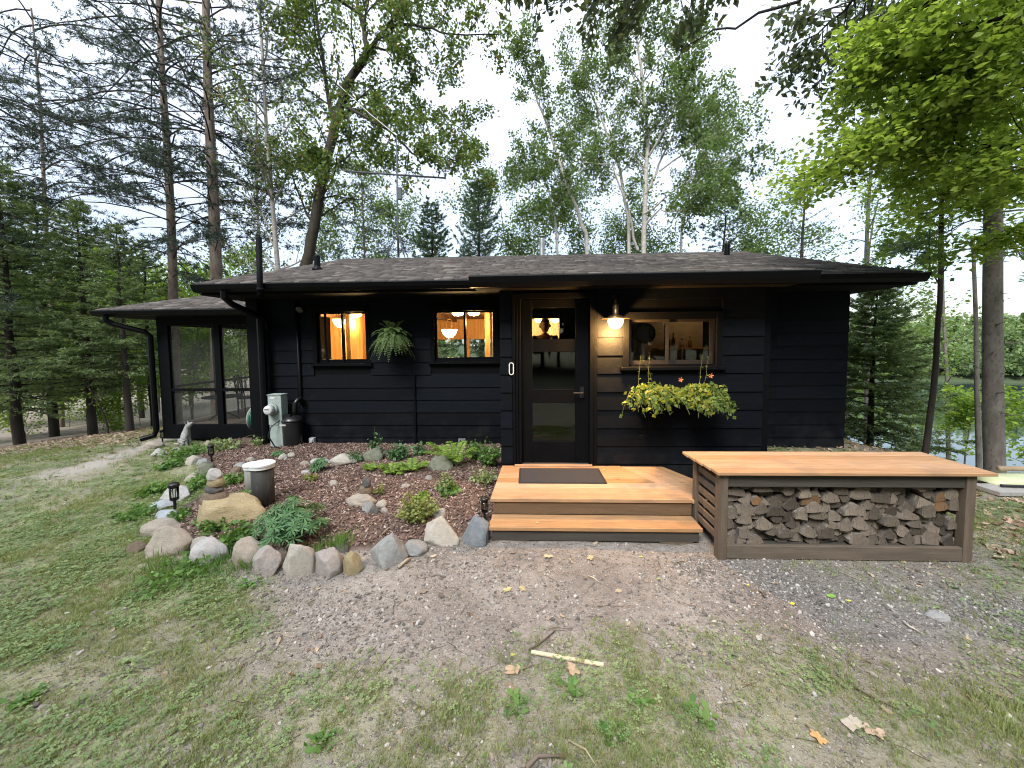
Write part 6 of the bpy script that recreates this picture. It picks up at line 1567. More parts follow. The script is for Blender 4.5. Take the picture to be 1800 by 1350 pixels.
fernplant(800, 818, 12, 0.42, 'bright green fern against the wall, right group', 411, rise=0.42); fernplant(775, 806, 7, 0.34, 'bright fern just left of the mossy stone', 412, rise=0.34)
fernplant(725, 828, 8, 0.30, 'low yellow-green fern right of the dark leafy plant', 413, rise=0.22); fernplant(688, 832, 7, 0.24, 'low yellow-green fern below the dark leafy plant', 414, rise=0.2); fernplant(650, 828, 4, 0.12, 'tiny fern sprig in open mulch', 415, rise=0.12)
def leafy(px, py, n, H, R_, size, label, seed, mat, name='plant', aspect=0.75, flat=0.5, k=7):
    p = base_of(px, py); s = Tree(seed); n = int(n * 1.5); H *= 1.25; R_ *= 1.15; size *= 1.1
    for i in range(n):
        a = s.r.random() * 6.283; r_ = R_ * math.sqrt(s.r.random()); h_ = H * (1 - 0.5 * (r_ / R_) ** 2) * s.r.uniform(0.5, 1.1)
        P = [Vector((math.cos(a) * r_ * 0.3, math.sin(a) * r_ * 0.3, 0)), Vector((math.cos(a) * r_ * 0.7, math.sin(a) * r_ * 0.7, h_ * 0.6)), Vector((math.cos(a) * r_, math.sin(a) * r_, h_))]
        s.tube(P, [0.003, 0.0025, 0.002], 3); s.twig_leaves(P, k, size, size * 0.35, flat, aspect, 0.1)
    return s.build(name, label, 'plant', tuple(p), MT['stem'], MT[mat], crown='foliage')
leafy(700, 808, 30, 0.20, 0.15, 0.055, 'dark green leafy plant by the wall between two ferns', 421, 'lupine'); leafy(660, 800, 8, 0.34, 0.09, 0.06, 'slender broad-leaved plant beside the greenish rear stone', 422, 'lupine')
leafy(858, 818, 40, 0.30, 0.17, 0.045, 'grey-green bushy plant in the corner left of the deck', 423, 'weed'); leafy(850, 850, 26, 0.14, 0.16, 0.04, 'low pale foliage left of the deck side', 424, 'paleweed')
leafy(783, 866, 26, 0.22, 0.12, 0.04, 'grey-leaved plant in front of the mossy stone', 425, 'paleweed'); leafy(786, 868, 14, 0.07, 0.14, 0.055, 'low green rosette at the foot of the grey-leaved plant', 426, 'weed')
leafy(733, 912, 70, 0.20, 0.20, 0.032, 'yellow-green mounded plant in the middle of the mulch', 427, 'yellowgreen', k=9); leafy(738, 880, 12, 0.10, 0.11, 0.04, 'bright green tuft behind the yellow-green mound', 428, 'limeleaf')
leafy(545, 845, 9, 0.08, 0.09, 0.04, 'sparse yellowish seedling in open mulch', 429, 'yellowgreen'); leafy(665, 868, 10, 0.08, 0.09, 0.03, 'small green sprig right of the small cairn', 430, 'yellowgreen')
leafy(410, 850, 22, 0.12, 0.15, 0.045, 'light green weeds between the cairn and the pipes', 431, 'weed'); leafy(385, 925, 26, 0.10, 0.20, 0.04, 'low weeds in front of the boulder', 432, 'weed')
leafy(345, 862, 22, 0.13, 0.16, 0.045, 'green weeds left of the cairn', 433, 'weed'); leafy(325, 800, 40, 0.12, 0.35, 0.05, 'spread of green weeds near the animal statue', 434, 'weed'); leafy(390, 790, 26, 0.15, 0.28, 0.055, 'pale green weeds behind the rear solar light', 435, 'paleweed')
leafy(420, 962, 26, 0.20, 0.12, 0.055, 'tall bright weeds between the border stones', 436, 'weed'); leafy(270, 868, 22, 0.10, 0.18, 0.05, 'green weeds at the lawn edge left of the pale blue stones', 437, 'weed'); leafy(318, 912, 14, 0.08, 0.10, 0.04, 'small weeds right of the pale blue stones', 438, 'weed')
leafy(300, 822, 24, 0.10, 0.22, 0.05, 'green weeds beyond the whitish broad stone', 439, 'weed'); leafy(452, 785, 12, 0.16, 0.14, 0.04, 'thin pale shoots beside the downspout elbow', 440, 'paleweed')
def grass_tuft(px, py, n, H, R_, label, seed):
    p = base_of(px, py); s = Tree(seed); k = n
    C = np.stack([s.n.normal(0, R_ * 0.4, k), s.n.normal(0, R_ * 0.4, k), np.zeros(k)], 1); A = unit(np.stack([s.n.normal(0, 0.35, k), s.n.normal(0, 0.35, k), np.ones(k)], 1)); L = H * s.n.uniform(0.5, 1.1, k)
    s.leaves(C + A * L[:, None] * 0.5, A, unit(s.n.normal(0, 1, (k, 3))), L, np.full(k, 0.006)); t = thing('grass_tuft', label, 'grass tuft', tuple(p)); tag(addobj('blades', s.leafmesh('blades'), MT['weed'], t), kind='stuff')
grass_tuft(595, 962, 160, 0.16, 0.16, 'green grass tuft behind the pinkish border stones', 451); grass_tuft(560, 968, 70, 0.12, 0.16, 'shorter grass tuft behind the large cream stone', 452); grass_tuft(440, 1000, 90, 0.13, 0.16, 'grass tuft growing by the long tan stone', 453)
grass_tuft(290, 1000, 170, 0.13, 0.32, 'lush grass at the foot of the big striped stone', 454); grass_tuft(350, 1015, 170, 0.12, 0.32, 'lush grass in front of the white angular stone', 455); grass_tuft(400, 985, 120, 0.14, 0.22, 'tall grass between the white angular and long tan stones', 456)
leafy(330, 1010, 30, 0.08, 0.30, 0.04, 'green weeds below the white angular stone', 441, 'weed'); leafy(245, 905, 24, 0.08, 0.22, 0.045, 'green weeds left of the long low tan stone', 442, 'weed'); leafy(620, 812, 16, 0.12, 0.14, 0.045, 'dark leaves in front of the broad pale rear stone', 443, 'lupine'); leafy(835, 806, 30, 0.26, 0.16, 0.05, 'leafy green plant by the wall right of the bright ferns', 444, 'weed'); leafy(740, 800, 16, 0.16, 0.14, 0.05, 'dark leafy clump by the wall left of the bright ferns', 445, 'lupine'); leafy(360, 845, 18, 0.1, 0.16, 0.045, 'bright weeds behind the stacked cairn', 446, 'weed'); leafy(430, 880, 14, 0.10, 0.12, 0.045, 'green weeds between the boulder and the pipe', 447, 'weed')
f = MB(); q = base_of(466, 880); q.z += 0.12
for k in range(6): a = k * 1.047; f.poly([q, q + Vector((0.018 * math.cos(a - .4), -0.01, 0.018 * math.sin(a - .4))), q + Vector((0.028 * math.cos(a), -0.012, 0.028 * math.sin(a))), q + Vector((0.018 * math.cos(a + .4), -0.01, 0.018 * math.sin(a + .4)))], [(0, 1, 2, 3)])
bf_ = thing('bellflower', 'small violet flower in front of the dark capped pipe', 'flower', tuple(q - Vector((0, 0, 0.12)))); f.build('petal', M('violet_petal', (0.22, 0.16, 0.55)), bf_); MB().tube([q - Vector((0, 0, 0.13)), q], 0.002, 4).build('stem', MT['stem'], bf_)

# ================================================================== GROUND LITTER
def ground_pts(n, x0, x1, y0, y1, dens):
    x = rng.uniform(x0, x1, n); y = rng.uniform(y0, y1, n); k = rng.random(n) < dens(x, y); x, y = x[k], y[k]; return x, y, gz(x, y)
def free(x, y):        # keep clear of deck, rack and walls
    return ~((x > -0.35) & (x < 1.6) & (y > 3.45) & (y < 4.8)) & ~((x > 1.62) & (x < 3.65) & (y > 3.24) & (y < 3.73)) & ~((x > -4.85) & (x < 5.4) & (y > 6.68)) & ~((x > -7.2) & (x < -4.8) & (y > 7.25)) & ~((x > -0.3) & (x < 2.85) & (y > 4.72))
# wood chip mulch
x, y, z = ground_pts(42000, -6, -0.3, 3.1, 7.0, lambda x, y: (sdist_poly(x, y, BED) > 0.0 + 0.06 * fbm(x * 5, y * 5, 4, 2)) & free(x, y) & ((x > -5.0) | (rng.random(len(x)) < 0.5)))
n = len(x); CH_V = [(-.5, -.5, -.5), (.5, -.4, -.5), (.45, .5, -.5), (-.5, .4, -.5), (-.42, -.4, .5), (.42, -.35, .5), (.36, .4, .5), (-.42, .34, .5)]; CH_F = [(4, 5, 6, 7), (0, 1, 5, 4), (1, 2, 6, 5), (2, 3, 7, 6), (3, 0, 4, 7)]
strew('wood_chips', 'red-brown wood chip mulch covering the garden bed', [piece(CH_V, CH_F, tintmat('mulch_chip', (0.095, 0.060, 0.048), (0.25, 0.17, 0.135), (0.46, 0.37, 0.31), 0.9, inst=True))], np.stack([x, y, z + rng.uniform(0.0, 0.016, n)], 1), eulers(n, 0.45), np.stack([rng.uniform(0.015, 0.055, n), rng.uniform(0.008, 0.022, n), rng.uniform(0.004, 0.008, n)], 1))
def pebbles(seed):
    r = random.Random(seed); bm = bmesh.new(); bmesh.ops.create_icosphere(bm, subdivisions=1, radius=0.5)
    for v in bm.verts: v.co *= r.uniform(0.72, 1.1)
    V = [v.co.copy() for v in bm.verts]; F = [[q.index for q in f.verts] for f in bm.faces]; bm.free(); return V, F
def stones_of(nm, c1, c2, c3): mt_ = tintmat(nm, c1, c2, c3, 0.9, inst=True); return [piece(*pebbles(q), mt_) for q in (1, 2, 3, 4)]
x, y, z = ground_pts(170000, -5.5, 5.0, 1.3, 5.2, lambda x, y: (0.15 + 0.85 * sstep(0.3, 0.7, fbm(x * 1.7, y * 1.7, 61))) * (1 - 0.7 * grass_mask(x, y)) * (sdist_poly(x, y, BED) < -0.03) * free(x, y) * np.clip(1.5 - np.hypot(x, y) / 5.5, 0.35, 1))
n = len(x); s_ = np.clip(rng.lognormal(-4.78, 0.55, n), 0.004, 0.04)
strew('gravel', 'loose gravel and grit strewn over the bare soil', stones_of('gravel_stone', (0.10, 0.09, 0.082), (0.29, 0.265, 0.24), (0.48, 0.455, 0.42)), np.stack([x, y, z + s_ * 0.1], 1), eulers(n, 0.5), s_[:, None] * np.stack([rng.uniform(0.9, 1.5, n), rng.uniform(0.8, 1.2, n), rng.uniform(0.5, 0.9, n)], 1))
x, y, z = ground_pts(16000, 1.2, 4.2, 2.3, 3.25, lambda x, y: sstep(0.45, 0.05, np.abs(y - 3.0 + 0.30 * (x - 1.8))) * (0.25 + 0.75 * sstep(0.4, 0.6, fbm(x * 3, y * 3, 66))) * free(x, y))
n = len(x); s_ = np.clip(rng.lognormal(-4.3, 0.35, n), 0.006, 0.035)
strew('crushed_stone', 'grey crushed stone below the firewood rack', stones_of('crushed_grey', (0.11, 0.103, 0.095), (0.27, 0.255, 0.24), (0.46, 0.44, 0.41)), np.stack([x, y, z + s_ * 0.15], 1), eulers(n, 0.6), s_[:, None] * np.stack([rng.uniform(0.8, 1.4, n), rng.uniform(0.8, 1.2, n), rng.uniform(0.5, 1.0, n)], 1))
# dry leaf scraps and needles
def curl(seed):
    r = random.Random(seed); m_ = 9; V = [(0, 0, 0.0)]; F = []
    for i in range(m_):
        q = 6.283 * i / m_; a_ = 0.5 * r.uniform(0.45, 1.05); V.append((a_ * math.cos(q), a_ * 0.62 * math.sin(q), r.uniform(0.0, 0.22)))
    return V, [(0, i + 1, (i + 1) % m_ + 1) for i in range(m_)]
LMT = leafmat('dry_leaf', (0.11, 0.075, 0.05), (0.31, 0.25, 0.18), 0.15, inst=True)
x, y, z = ground_pts(9000, -6, 5, 1.3, 6.5, lambda x, y: (0.3 + 0.7 * (fbm(x * 2, y * 2, 71) > 0.5)) * (sdist_poly(x, y, BED) < 0.3) * free(x, y) * (0.30 + 0.70 * sstep(0.55, 0.1, np.abs(y - 3.25)) * (x > -0.5)))
n = len(x); s_ = np.clip(rng.lognormal(-3.75, 0.5, n), 0.01, 0.07); strew('leaf_litter', 'dry curled leaf scraps scattered on the ground', [piece(*curl(q), LMT) for q in range(6)], np.stack([x, y, z + 0.004], 1), eulers(n, 0.3), np.repeat(s_[:, None], 3, 1))
tw_ = MB().tube([(0, 0, 0), (0.4, 0.05, 0.02), (0.7, 0.0, 0.03), (1.0, 0.08, 0.01)], [0.012, 0.011, 0.009, 0.006], 4)
x, y, z = ground_pts(2500, -5, 5, 1.3, 5, lambda x, y: (sdist_poly(x, y, BED) < 0) * free(x, y) * 0.7)
n = len(x); s_ = rng.uniform(0.04, 0.16, n); strew('twig_litter', 'bits of twig and straw lying about the yard', [piece(tw_.v, tw_.f, tintmat('twig_bit', (0.06, 0.045, 0.035), (0.2, 0.15, 0.10), (0.45, 0.38, 0.28), inst=True))], np.stack([x, y, z + 0.005], 1), eulers(n, 0.06), np.repeat(s_[:, None], 3, 1))
x, y, z = ground_pts(9000, -13, -5.5, 5.5, 14, lambda x, y: sstep(-7, -9.5, x) * sstep(6.6, 7.6, y) + 0.1)
x2, y2, z2 = ground_pts(5000, 3.9, 9, 3.0, 9, lambda x, y: free(x, y) * 0.8); x, y, z = np.concatenate([x, x2]), np.concatenate([y, y2]), np.concatenate([z, z2])
n = len(x); strew('forest_litter', 'brown leaf litter under the trees', [piece(*curl(q + 20), leafmat('forest_dry_leaf', (0.13, 0.09, 0.06), (0.33, 0.26, 0.20), 0.15, inst=True)) for q in range(4)], np.stack([x, y, z + 0.01], 1), eulers(n, 0.35), np.repeat(rng.uniform(0.04, 0.12, n)[:, None], 3, 1))
# lawn: little tufts of blades, and tufts of clover leaves
def tuft(seed, k, R_, hmin, hmax, w_):
    r = random.Random(seed); V = []; F = []
    for i in range(k):
        a = r.random() * 6.283; q = R_ * math.sqrt(r.random()); bx, by = q * math.cos(a), q * math.sin(a); h_ = r.uniform(hmin, hmax); a2 = r.random() * 6.283; ln = r.uniform(0.15, 0.9) * h_; dx, dy = math.cos(a2), math.sin(a2); ww = w_ * r.uniform(0.7, 1.2)
        n = len(V); V += [(bx - dy * ww, by + dx * ww, 0), (bx + dy * ww, by - dx * ww, 0), (bx + dx * ln * 0.4 + dy * ww * .8, by + dy * ln * 0.4 - dx * ww * .8, h_ * 0.62), (bx + dx * ln * 0.4 - dy * ww * .8, by + dy * ln * 0.4 + dx * ww * .8, h_ * 0.62), (bx + dx * ln, by + dy * ln, h_)]; F += [(n, n + 1, n + 2, n + 3), (n + 3, n + 2, n + 4)]
    return V, F
def cloverclump(seed, k, R_, size):
    r = random.Random(seed); V = []; F = []
    for i in range(k):
        a = r.random() * 6.283; q = R_ * math.sqrt(r.random()); c = Vector((q * math.cos(a), q * math.sin(a), r.uniform(0.004, 0.028))); s0 = size * r.uniform(0.6, 1.3); a0 = r.random() * 6.283
        for j in range(3):
            b = a0 + j * 2.094; u = Vector((math.cos(b), math.sin(b), r.uniform(-0.1, 0.35))); v = Vector((-math.sin(b), math.cos(b), 0)); n = len(V)
            V += [c, c + u * s0 * 0.6 + v * s0 * 0.45, c + u * s0, c + u * s0 * 0.6 - v * s0 * 0.45]; F += [(n, n + 1, n + 2, n + 3)]
    return V, F
GM = leafmat('lawn_grass', (0.095, 0.130, 0.040), (0.215, 0.245, 0.10), 0.35, dead=(0.33, 0.29, 0.18), inst=True); CM = leafmat('clover_leaf', (0.085, 0.145, 0.055), (0.20, 0.255, 0.12), 0.35, inst=True)
def lawn_d(x, y, seed, a, b): return grass_mask(x, y) ** 0.8 * free(x, y) * (0.15 + 0.85 * sstep(a, b, fbm(x * 3.1, y * 3.1, seed)))
x, y, z = ground_pts(150000, -5.5, 4.8, 1.25, 5.2, lambda x, y: lawn_d(x, y, 81, 0.3, 0.6) * np.clip(1.45 - np.hypot(x, y) / 6, 0.3, 1)); x2, y2, z2 = ground_pts(50000, -11, 8, 3.5, 11, lambda x, y: lawn_d(x, y, 82, 0.3, 0.6) * (np.hypot(x, y) > 4.5)); x, y, z = np.concatenate([x, x2]), np.concatenate([y, y2]), np.concatenate([z, z2])
n = len(x); s_ = rng.uniform(0.55, 1.15, n) * (0.8 + 0.06 * np.hypot(x, y)) * (0.45 + 0.8 * fbm(x * 2.6, y * 2.6, 87, 3) + 0.6 * (rng.random(n) > 0.96)); strew('grass', 'short worn lawn grass', [piece(*tuft(q, 16, 0.035, 0.012, 0.042, 0.0013), GM) for q in range(5)], np.stack([x, y, z - 0.003], 1), eulers(n, 0.08), np.repeat(s_[:, None], 3, 1))
x, y, z = ground_pts(60000, -9.0, 5.5, 1.25, 9.0, lambda x, y: grass_mask(x, y) * free(x, y) * sstep(0.40, 0.60, fbm(x * 1.9, y * 1.9, 91)) * np.clip(1.5 - np.hypot(x, y) / 8, 0.25, 1))
n = len(x); s_ = rng.uniform(0.6, 1.4, n) * (0.85 + 0.04 * np.hypot(x, y)); strew('clover', 'clover and small weeds growing through the lawn', [piece(*cloverclump(q, 7, 0.05, 0.012), CM) for q in range(5)] , np.stack([x, y, z + 0.002], 1), eulers(n, 0.1), np.repeat(s_[:, None], 3, 1))
def rosette(seed, m_):
    r = random.Random(seed); V = []; F = []
    for i in range(m_):
        a = r.random() * 6.283; e = r.uniform(0.1, 0.6); L = r.uniform(0.5, 1.0); u = Vector((math.cos(a) * math.cos(e), math.sin(a) * math.cos(e), math.sin(e))); v = Vector((-math.sin(a), math.cos(a), 0)); n = len(V); w_ = L * r.uniform(0.2, 0.3)
        V += [Vector((0, 0, 0)), u * L * 0.45 + v * w_, u * L * 0.75 + v * w_ * 0.8, u * L + Vector((0, 0, -0.1 * L)), u * L * 0.75 - v * w_ * 0.8, u * L * 0.45 - v * w_]; F += [(n, n + 1, n + 5), (n + 1, n + 2, n + 4, n + 5), (n + 2, n + 3, n + 4)]
    return V, F
x, y, z = ground_pts(2600, -7, 4.5, 1.3, 6, lambda x, y: grass_mask(x, y) * free(x, y) * sstep(0.5, 0.68, fbm(x * 1.3, y * 1.3, 95)))
n = len(x); strew('lawn_weeds', 'small broad-leaved weeds dotted through the lawn', [piece(*rosette(q, 8), leafmat('lawn_weed', (0.09, 0.16, 0.06), (0.18, 0.26, 0.11), 0.35, inst=True)) for q in range(4)], np.stack([x, y, z], 1), eulers(n, 0.1), np.repeat(rng.uniform(0.018, 0.05, n)[:, None], 3, 1))
# plantain rosettes one can pick out
for k, (px, py, sz, lab) in enumerate(((1235, 1265, 0.10, 'broad-leaved plantain clump at the bottom right of centre'), (905, 1235, 0.085, 'plantain clump beside the pale dead leaves'), (1005, 1215, 0.09, 'plantain clump below the wooden lath'), (1130, 1240, 0.085, 'grey-green plantain right of the lath clump'), (440, 1030, 0.09, 'pale green broad-leaved weed in front of the pink stone'), (1075, 1290, 0.10, 'pale spreading weed at the bottom edge'), (560, 1310, 0.09, 'low weed patch at the bottom left of centre'), (40, 1235, 0.10, 'green weed at the lower left edge of the lawn'))):
    sz *= 0.75; p = base_of(px, py); s = Tree(500 + k); m_ = 26; a = s.n.random(m_) * 6.283; el = s.n.uniform(0.15, 0.7, m_); A = np.stack([np.cos(a) * np.cos(el), np.sin(a) * np.cos(el), np.sin(el)], 1); L = sz * s.n.uniform(0.5, 1.0, m_)
    s.leaves(A * L[:, None] * 0.6 + s.n.normal(0, 0.025, (m_, 3)) * [1, 1, 0.2], A, unit(np.array([0, 0, 1.0]) + s.n.normal(0, 0.3, (m_, 3))), L, L * 0.5); t = thing('plantain', lab, 'weed', tuple(p)); addobj('rosette', s.leafmesh('rosette'), MT['weed'], t)
# single things lying on the ground
a, b = ground_obj(934, 1149), ground_obj(1061, 1172); d = (b - a)
tag(MB().bar(a + Vector((0, 0, 0.012)), b + Vector((0, 0, 0.012)), 0.022, 0.008).build('lath', M('pale_lath', (0.62, 0.50, 0.34), (0.52, 0.42, 0.28), 6, rough=0.8)), 'thin pale wooden lath lying on the gravel', 'lath')
def stick(pxs, r_, label, col=(0.10, 0.075, 0.055)):
    P = [ground_obj(*q) + Vector((0, 0, r_ + 0.004 + (0.01 if 0 < i < len(pxs) - 1 else 0))) for i, q in enumerate(pxs)]
    tag(MB().tube(P, [r_] + [r_ * 0.9] * (len(P) - 2) + [r_ * 0.5], 6).build('stick', M('dry_twig', col, rough=0.9), None, True), label, 'stick')
stick(((930, 1145), (955, 1132), (975, 1112)), 0.006, 'short dark twig by the left end of the lath'); stick(((925, 1355), (945, 1338), (985, 1334)), 0.010, 'curved grey stick at the bottom edge of the picture', (0.16, 0.13, 0.10)); stick(((0, 1075), (40, 1058), (70, 1057), (90, 1075)), 0.006, 'thin curved twig on the lawn at the left edge')
stick(((1000, 1305), (1030, 1325), (1048, 1350)), 0.005, 'thin straw-coloured stem at the bottom edge', (0.3, 0.26, 0.17)); stick(((1500, 1210), (1540, 1235), (1580, 1250)), 0.005, 'thin dark twig on the grassy gravel at lower right'); stick(((1588, 1096), (1600, 1107), (1616, 1113)), 0.006, 'pale curved wood sliver on the gravel at right', (0.5, 0.44, 0.35)); stick(((668, 938), (682, 932), (698, 924)), 0.009, 'weathered stick lying in the mulch above the wedge stone', (0.26, 0.2, 0.15)); stick(((700, 1001), (715, 990), (722, 984)), 0.014, 'short chunk of wood at the foot of the wedge stone', (0.36, 0.3, 0.23)); stick(((1034, 1014), (1044, 1020), (1053, 1025)), 0.005, 'pale splinter in front of the step', (0.55, 0.47, 0.34))
def dead_leaf(px, py, size, col, label, a=0.0, lobed=True):
    size *= 0.78; col = tuple(q * 0.72 for q in col)
    p = ground_obj(px, py); s = random.Random(px); n = 22; V = [(0, 0, 0.02)]; 
    for i in range(n):
        q = 6.283 * i / n; r_ = (0.5 * (1 - 0.15 * math.cos(q)) * (1 + (0.22 * math.cos(q * 5 + 0.6) + 0.12 * math.cos(q * 9 + px) if lobed else 0.05 * math.cos(q * 3)))) * (0.62 + 0.38 * abs(math.cos(q)))
        V.append((r_ * math.cos(q), r_ * 0.8 * math.sin(q), 0.03 + 0.10 * math.sin(q * 2 + s.random()) ** 2))
    ca, sa = math.cos(a), math.sin(a); V = [((x * ca - y * sa) * size, (x * sa + y * ca) * size, z * size + 0.008) for x, y, z in V]
    me = bpy.data.meshes.new('fallen_leaf'); me.from_pydata(V, [], [(0, i + 1, (i + 1) % n + 1) for i in range(n)]); o = addobj('fallen_leaf', me, leafmat('fallen_%d_%d' % (px, py), col, tuple(q * 0.8 for q in col), 0.15)); o.location = p; tag(o, label, 'leaf', 'fallen leaves on the ground')
PALE = (0.42, 0.31, 0.22)
for q in ((905, 1180, 0.13, PALE, 'large pale brown oak leaf above the grass at bottom centre', 0.3), (1005, 1178, 0.12, PALE, 'pale brown leaf just below the lath', 2.0), (1500, 1275, 0.13, (0.40, 0.36, 0.30), 'pale grey curled leaf at lower right', 0.4), (1530, 1288, 0.12, (0.42, 0.32, 0.24), 'tan leaf touching the pale grey curled one', 2.6), (1436, 1298, 0.09, (0.50, 0.29, 0.12), 'orange-brown narrow leaf at lower right', 1.9), (902, 1153, 0.035, (0.65, 0.60, 0.16), 'yellow leaf left of the lath', 0.2), (1127, 980, 0.035, (0.70, 0.58, 0.08), 'yellow leaf in front of the step', 0.4), (1393, 1063, 0.05, (0.72, 0.55, 0.06), 'yellow leaf on the grey gravel, left of the green leaf', 0.8), (1492, 1058, 0.04, (0.72, 0.58, 0.10), 'yellow leaf on the grey gravel, right of the green leaf', 0.1), (1315, 1030, 0.03, (0.66, 0.58, 0.12), 'small yellow leaf near the left end of the woodpile', 0.5), (1462, 1050, 0.085, (0.20, 0.36, 0.08), 'fresh green leaf lying on the grey gravel', 0.5), (1158, 1019, 0.04, (0.32, 0.42, 0.14), 'small green leaf in front of the step', 0.5), (893, 1038, 0.09, (0.42, 0.38, 0.20), 'olive oak leaf on the soil, left of a pair', 0.7), (918, 1036, 0.085, (0.38, 0.33, 0.19), 'olive oak leaf on the soil, right of a pair', 1.9), (965, 980, 0.10, (0.42, 0.38, 0.26), 'pale oak leaf at the foot of the step, left one', 0.2), (1038, 982, 0.10, (0.40, 0.36, 0.22), 'pale oak leaf at the foot of the step, right one', 1.2), (745, 1042, 0.09, (0.22, 0.18, 0.14), 'grey-brown curled leaf on the soil, left of a pair', 0.4), (775, 1048, 0.08, (0.12, 0.10, 0.08), 'dark curled leaf on the soil, right of a pair', 2.2), (763, 979, 0.07, (0.46, 0.38, 0.30), 'pale leaf below the broad pale border stone', 0.9), (1630, 1088, 0.001, PALE, '', 0)):
    if q[4]: dead_leaf(*q)
stone(1630, 1665, 1077, 1093, 'white', 'flat grey stone lying on the gravel at right', 3, group=None)
for px, py, lab in ((945, 919, 'small yellow leaf lying on the step tread'), (1062, 826, 'small pale leaf lying on the deck right of the mat')):
    zz_ = 0.155 if py > 900 else DZ + 0.004; p = atZ(px, py, zz_); dead_leaf(px, py, 0.035, (0.55, 0.45, 0.18), lab, 0.4); bpy.data.objects[[o.name for o in COL.objects if o.get('label') == lab][0]].location = p - Vector((0, 0, 0.004))

# ================================================================== TREES
def at_ground(px, Y):
    x = atY(px, 600, Y).x
    return (x, Y, gzf(x, Y))
GP = 'tall pines by the porch'
pine(601, 19, 0.160, 4.9, 3.6, 80, 26, 13, 0.12, 0.022, 13.5, (0.45, 0)).build('pine_tree', 'tall slender pine rising behind the porch roof, left of the pair', 'pine tree', at_ground(303, 12.6), MT['pinebark'], MT['pineneedle'], GP, twig=MT['darkbark'])
pine(602, 19, 0.195, 5.2, 3.0, 66, 24, 13, 0.12, 0.022, 13.5, (0.6, 0)).build('pine_tree', 'tall thicker pine beside the main roof edge, right of the pair', 'pine tree', at_ground(376, 11.8), MT['pinebark'], MT['pineneedle'], GP, twig=MT['darkbark'])
pine(603, 16, 0.14, 3.8, 4.0, 70, 30, 13, 0.13, 0.022, 11, (0.2, 0)).build('pine_tree', 'dark-needled pine whose boughs enter from the left edge', 'pine tree', at_ground(-150, 9.0), MT['pinebark'], MT['pineneedle'], twig=MT['darkbark'])
pine(604, 17, 0.11, 4.5, 3.6, 60, 26, 13, 0.13, 0.024, 17, (0.2, 0)).build('pine_tree', 'thin pine farther back at the upper left', 'pine tree', at_ground(95, 15.5), MT['pinebark'], MT['pineneedle'], twig=MT['darkbark'])
# dense spruces at the left
GS = 'dense evergreens left of the porch'
spr = [(conifer(611, 7.6, 2.3, 0.13, 0.22, 7, 0.22, 30, 11, 0.13, 0.019, dead=0.03), 20, 9.7, 'nearest dark spruce at the far left edge'),
       (conifer(612, 6.6, 1.9, 0.20, 0.22, 7, 0.25, 28, 11, 0.13, 0.019), 152, 10.4, 'bushy spruce with two bare lower trunks beside it, left of the porch'),
       (conifer(613, 5.7, 1.5, 0.30, 0.22, 6, 0.20, 24, 11, 0.12, 0.019, sparse=0.85), 218, 10.2, 'narrow spruce with a long bare stem just left of the porch')]
for s, px, Y, lab in spr: s.build('spruce_tree', lab, 'spruce tree', at_ground(px, Y), MT['darkbark'], MT['spruceneedle'], GS)
proto = [o for o in COL.objects if o.name.startswith('spruce_tree')]
for k, (src, px, Y, sc, rz, lab) in enumerate(((1, 82, 12.5, 1.25, 1.0, 'taller spruce between the two nearest at the left'), (0, -75, 11.5, 1.3, 2.0, 'tall spruce half cut off by the left edge'), (2, 262, 13.0, 1.15, 0.7, 'slim spruce right beside the porch corner, farther back'), (1, 20, 15.5, 1.3, 5.0, 'far spruce behind the nearest one at the left edge'), (2, 240, 17.5, 1.2, 2.5, 'distant slim spruce seen past the porch corner'), (0, 330, 21, 1.0, 1.1, 'distant spruce seen through the porch screens'), (2, 148, 11.6, 1.0, 4.4, 'thin-stemmed spruce close behind the bushy one'))):
    recopy(proto[src], lab, at_ground(px, Y), rz, sc)
# bare small trunks and saplings at the left
def sapling(px, Y, h, r_, seed, lab, leaf, bark='darkbark', leafn=14, size=0.07, lean=(0, 0, 0), crown0=0.35, kids=9, ratio=0.42, spread=0.08, name='sapling', flat=0.4, ang=55, wig=0.05, k2=4, up=0.02, cat='tree', L2=None):
    s = Tree(seed); P = [dict(seg=12, wig=wig, up=0.06, kids=kids, start=crown0, ang=ang, ratio=ratio, rr=0.42, taper=0.2, pull=lean), dict(seg=6, wig=0.13, up=up, kids=k2, start=0.25, ang=45, ratio=0.5, rr=0.55, taper=0.3, leaf=leafn * 0.5, size=size, spread=spread, flat=flat, shape=lambda t: 1 - 0.4 * t),
         dict(seg=4, wig=0.15, up=0.0, taper=0.4, leaf=leafn, size=size, spread=spread, flat=flat, aspect=0.65)]
    b = at_ground(px, Y); s.branch(Vector((0, 0, -0.2)), Vector((0, 0, 1)), h, r_, 0, P, 'trunk'); return s.build(name, lab, cat, b, MT[bark], MT[leaf])
sapling(178, 9.9, 2.6, 0.03, 621, 'small bent bare sapling left of the porch', 'limeleaf', leafn=4, kids=5, lean=(-0.05, 0, 0))
for k, (px, Y, h_, lab) in enumerate(((200, 15, 6.5, 'light green understory tree behind the left spruces'), (330, 16, 6.5, 'light green tree glimpsed between the pine trunks'), (420, 17, 7.0, 'yellow-green tree right of the two pines'), (60, 18, 6.5, 'light green tree far back at the left'), (270, 19, 7, 'pale green tree far behind the porch'))):
    sapling(px, Y, h_, 0.06, 630 + k, lab, 'limeleaf', 'greybark', leafn=90, size=0.13, crown0=0.12, kids=18, ratio=0.42, spread=0.22, name='understory_tree', k2=5)
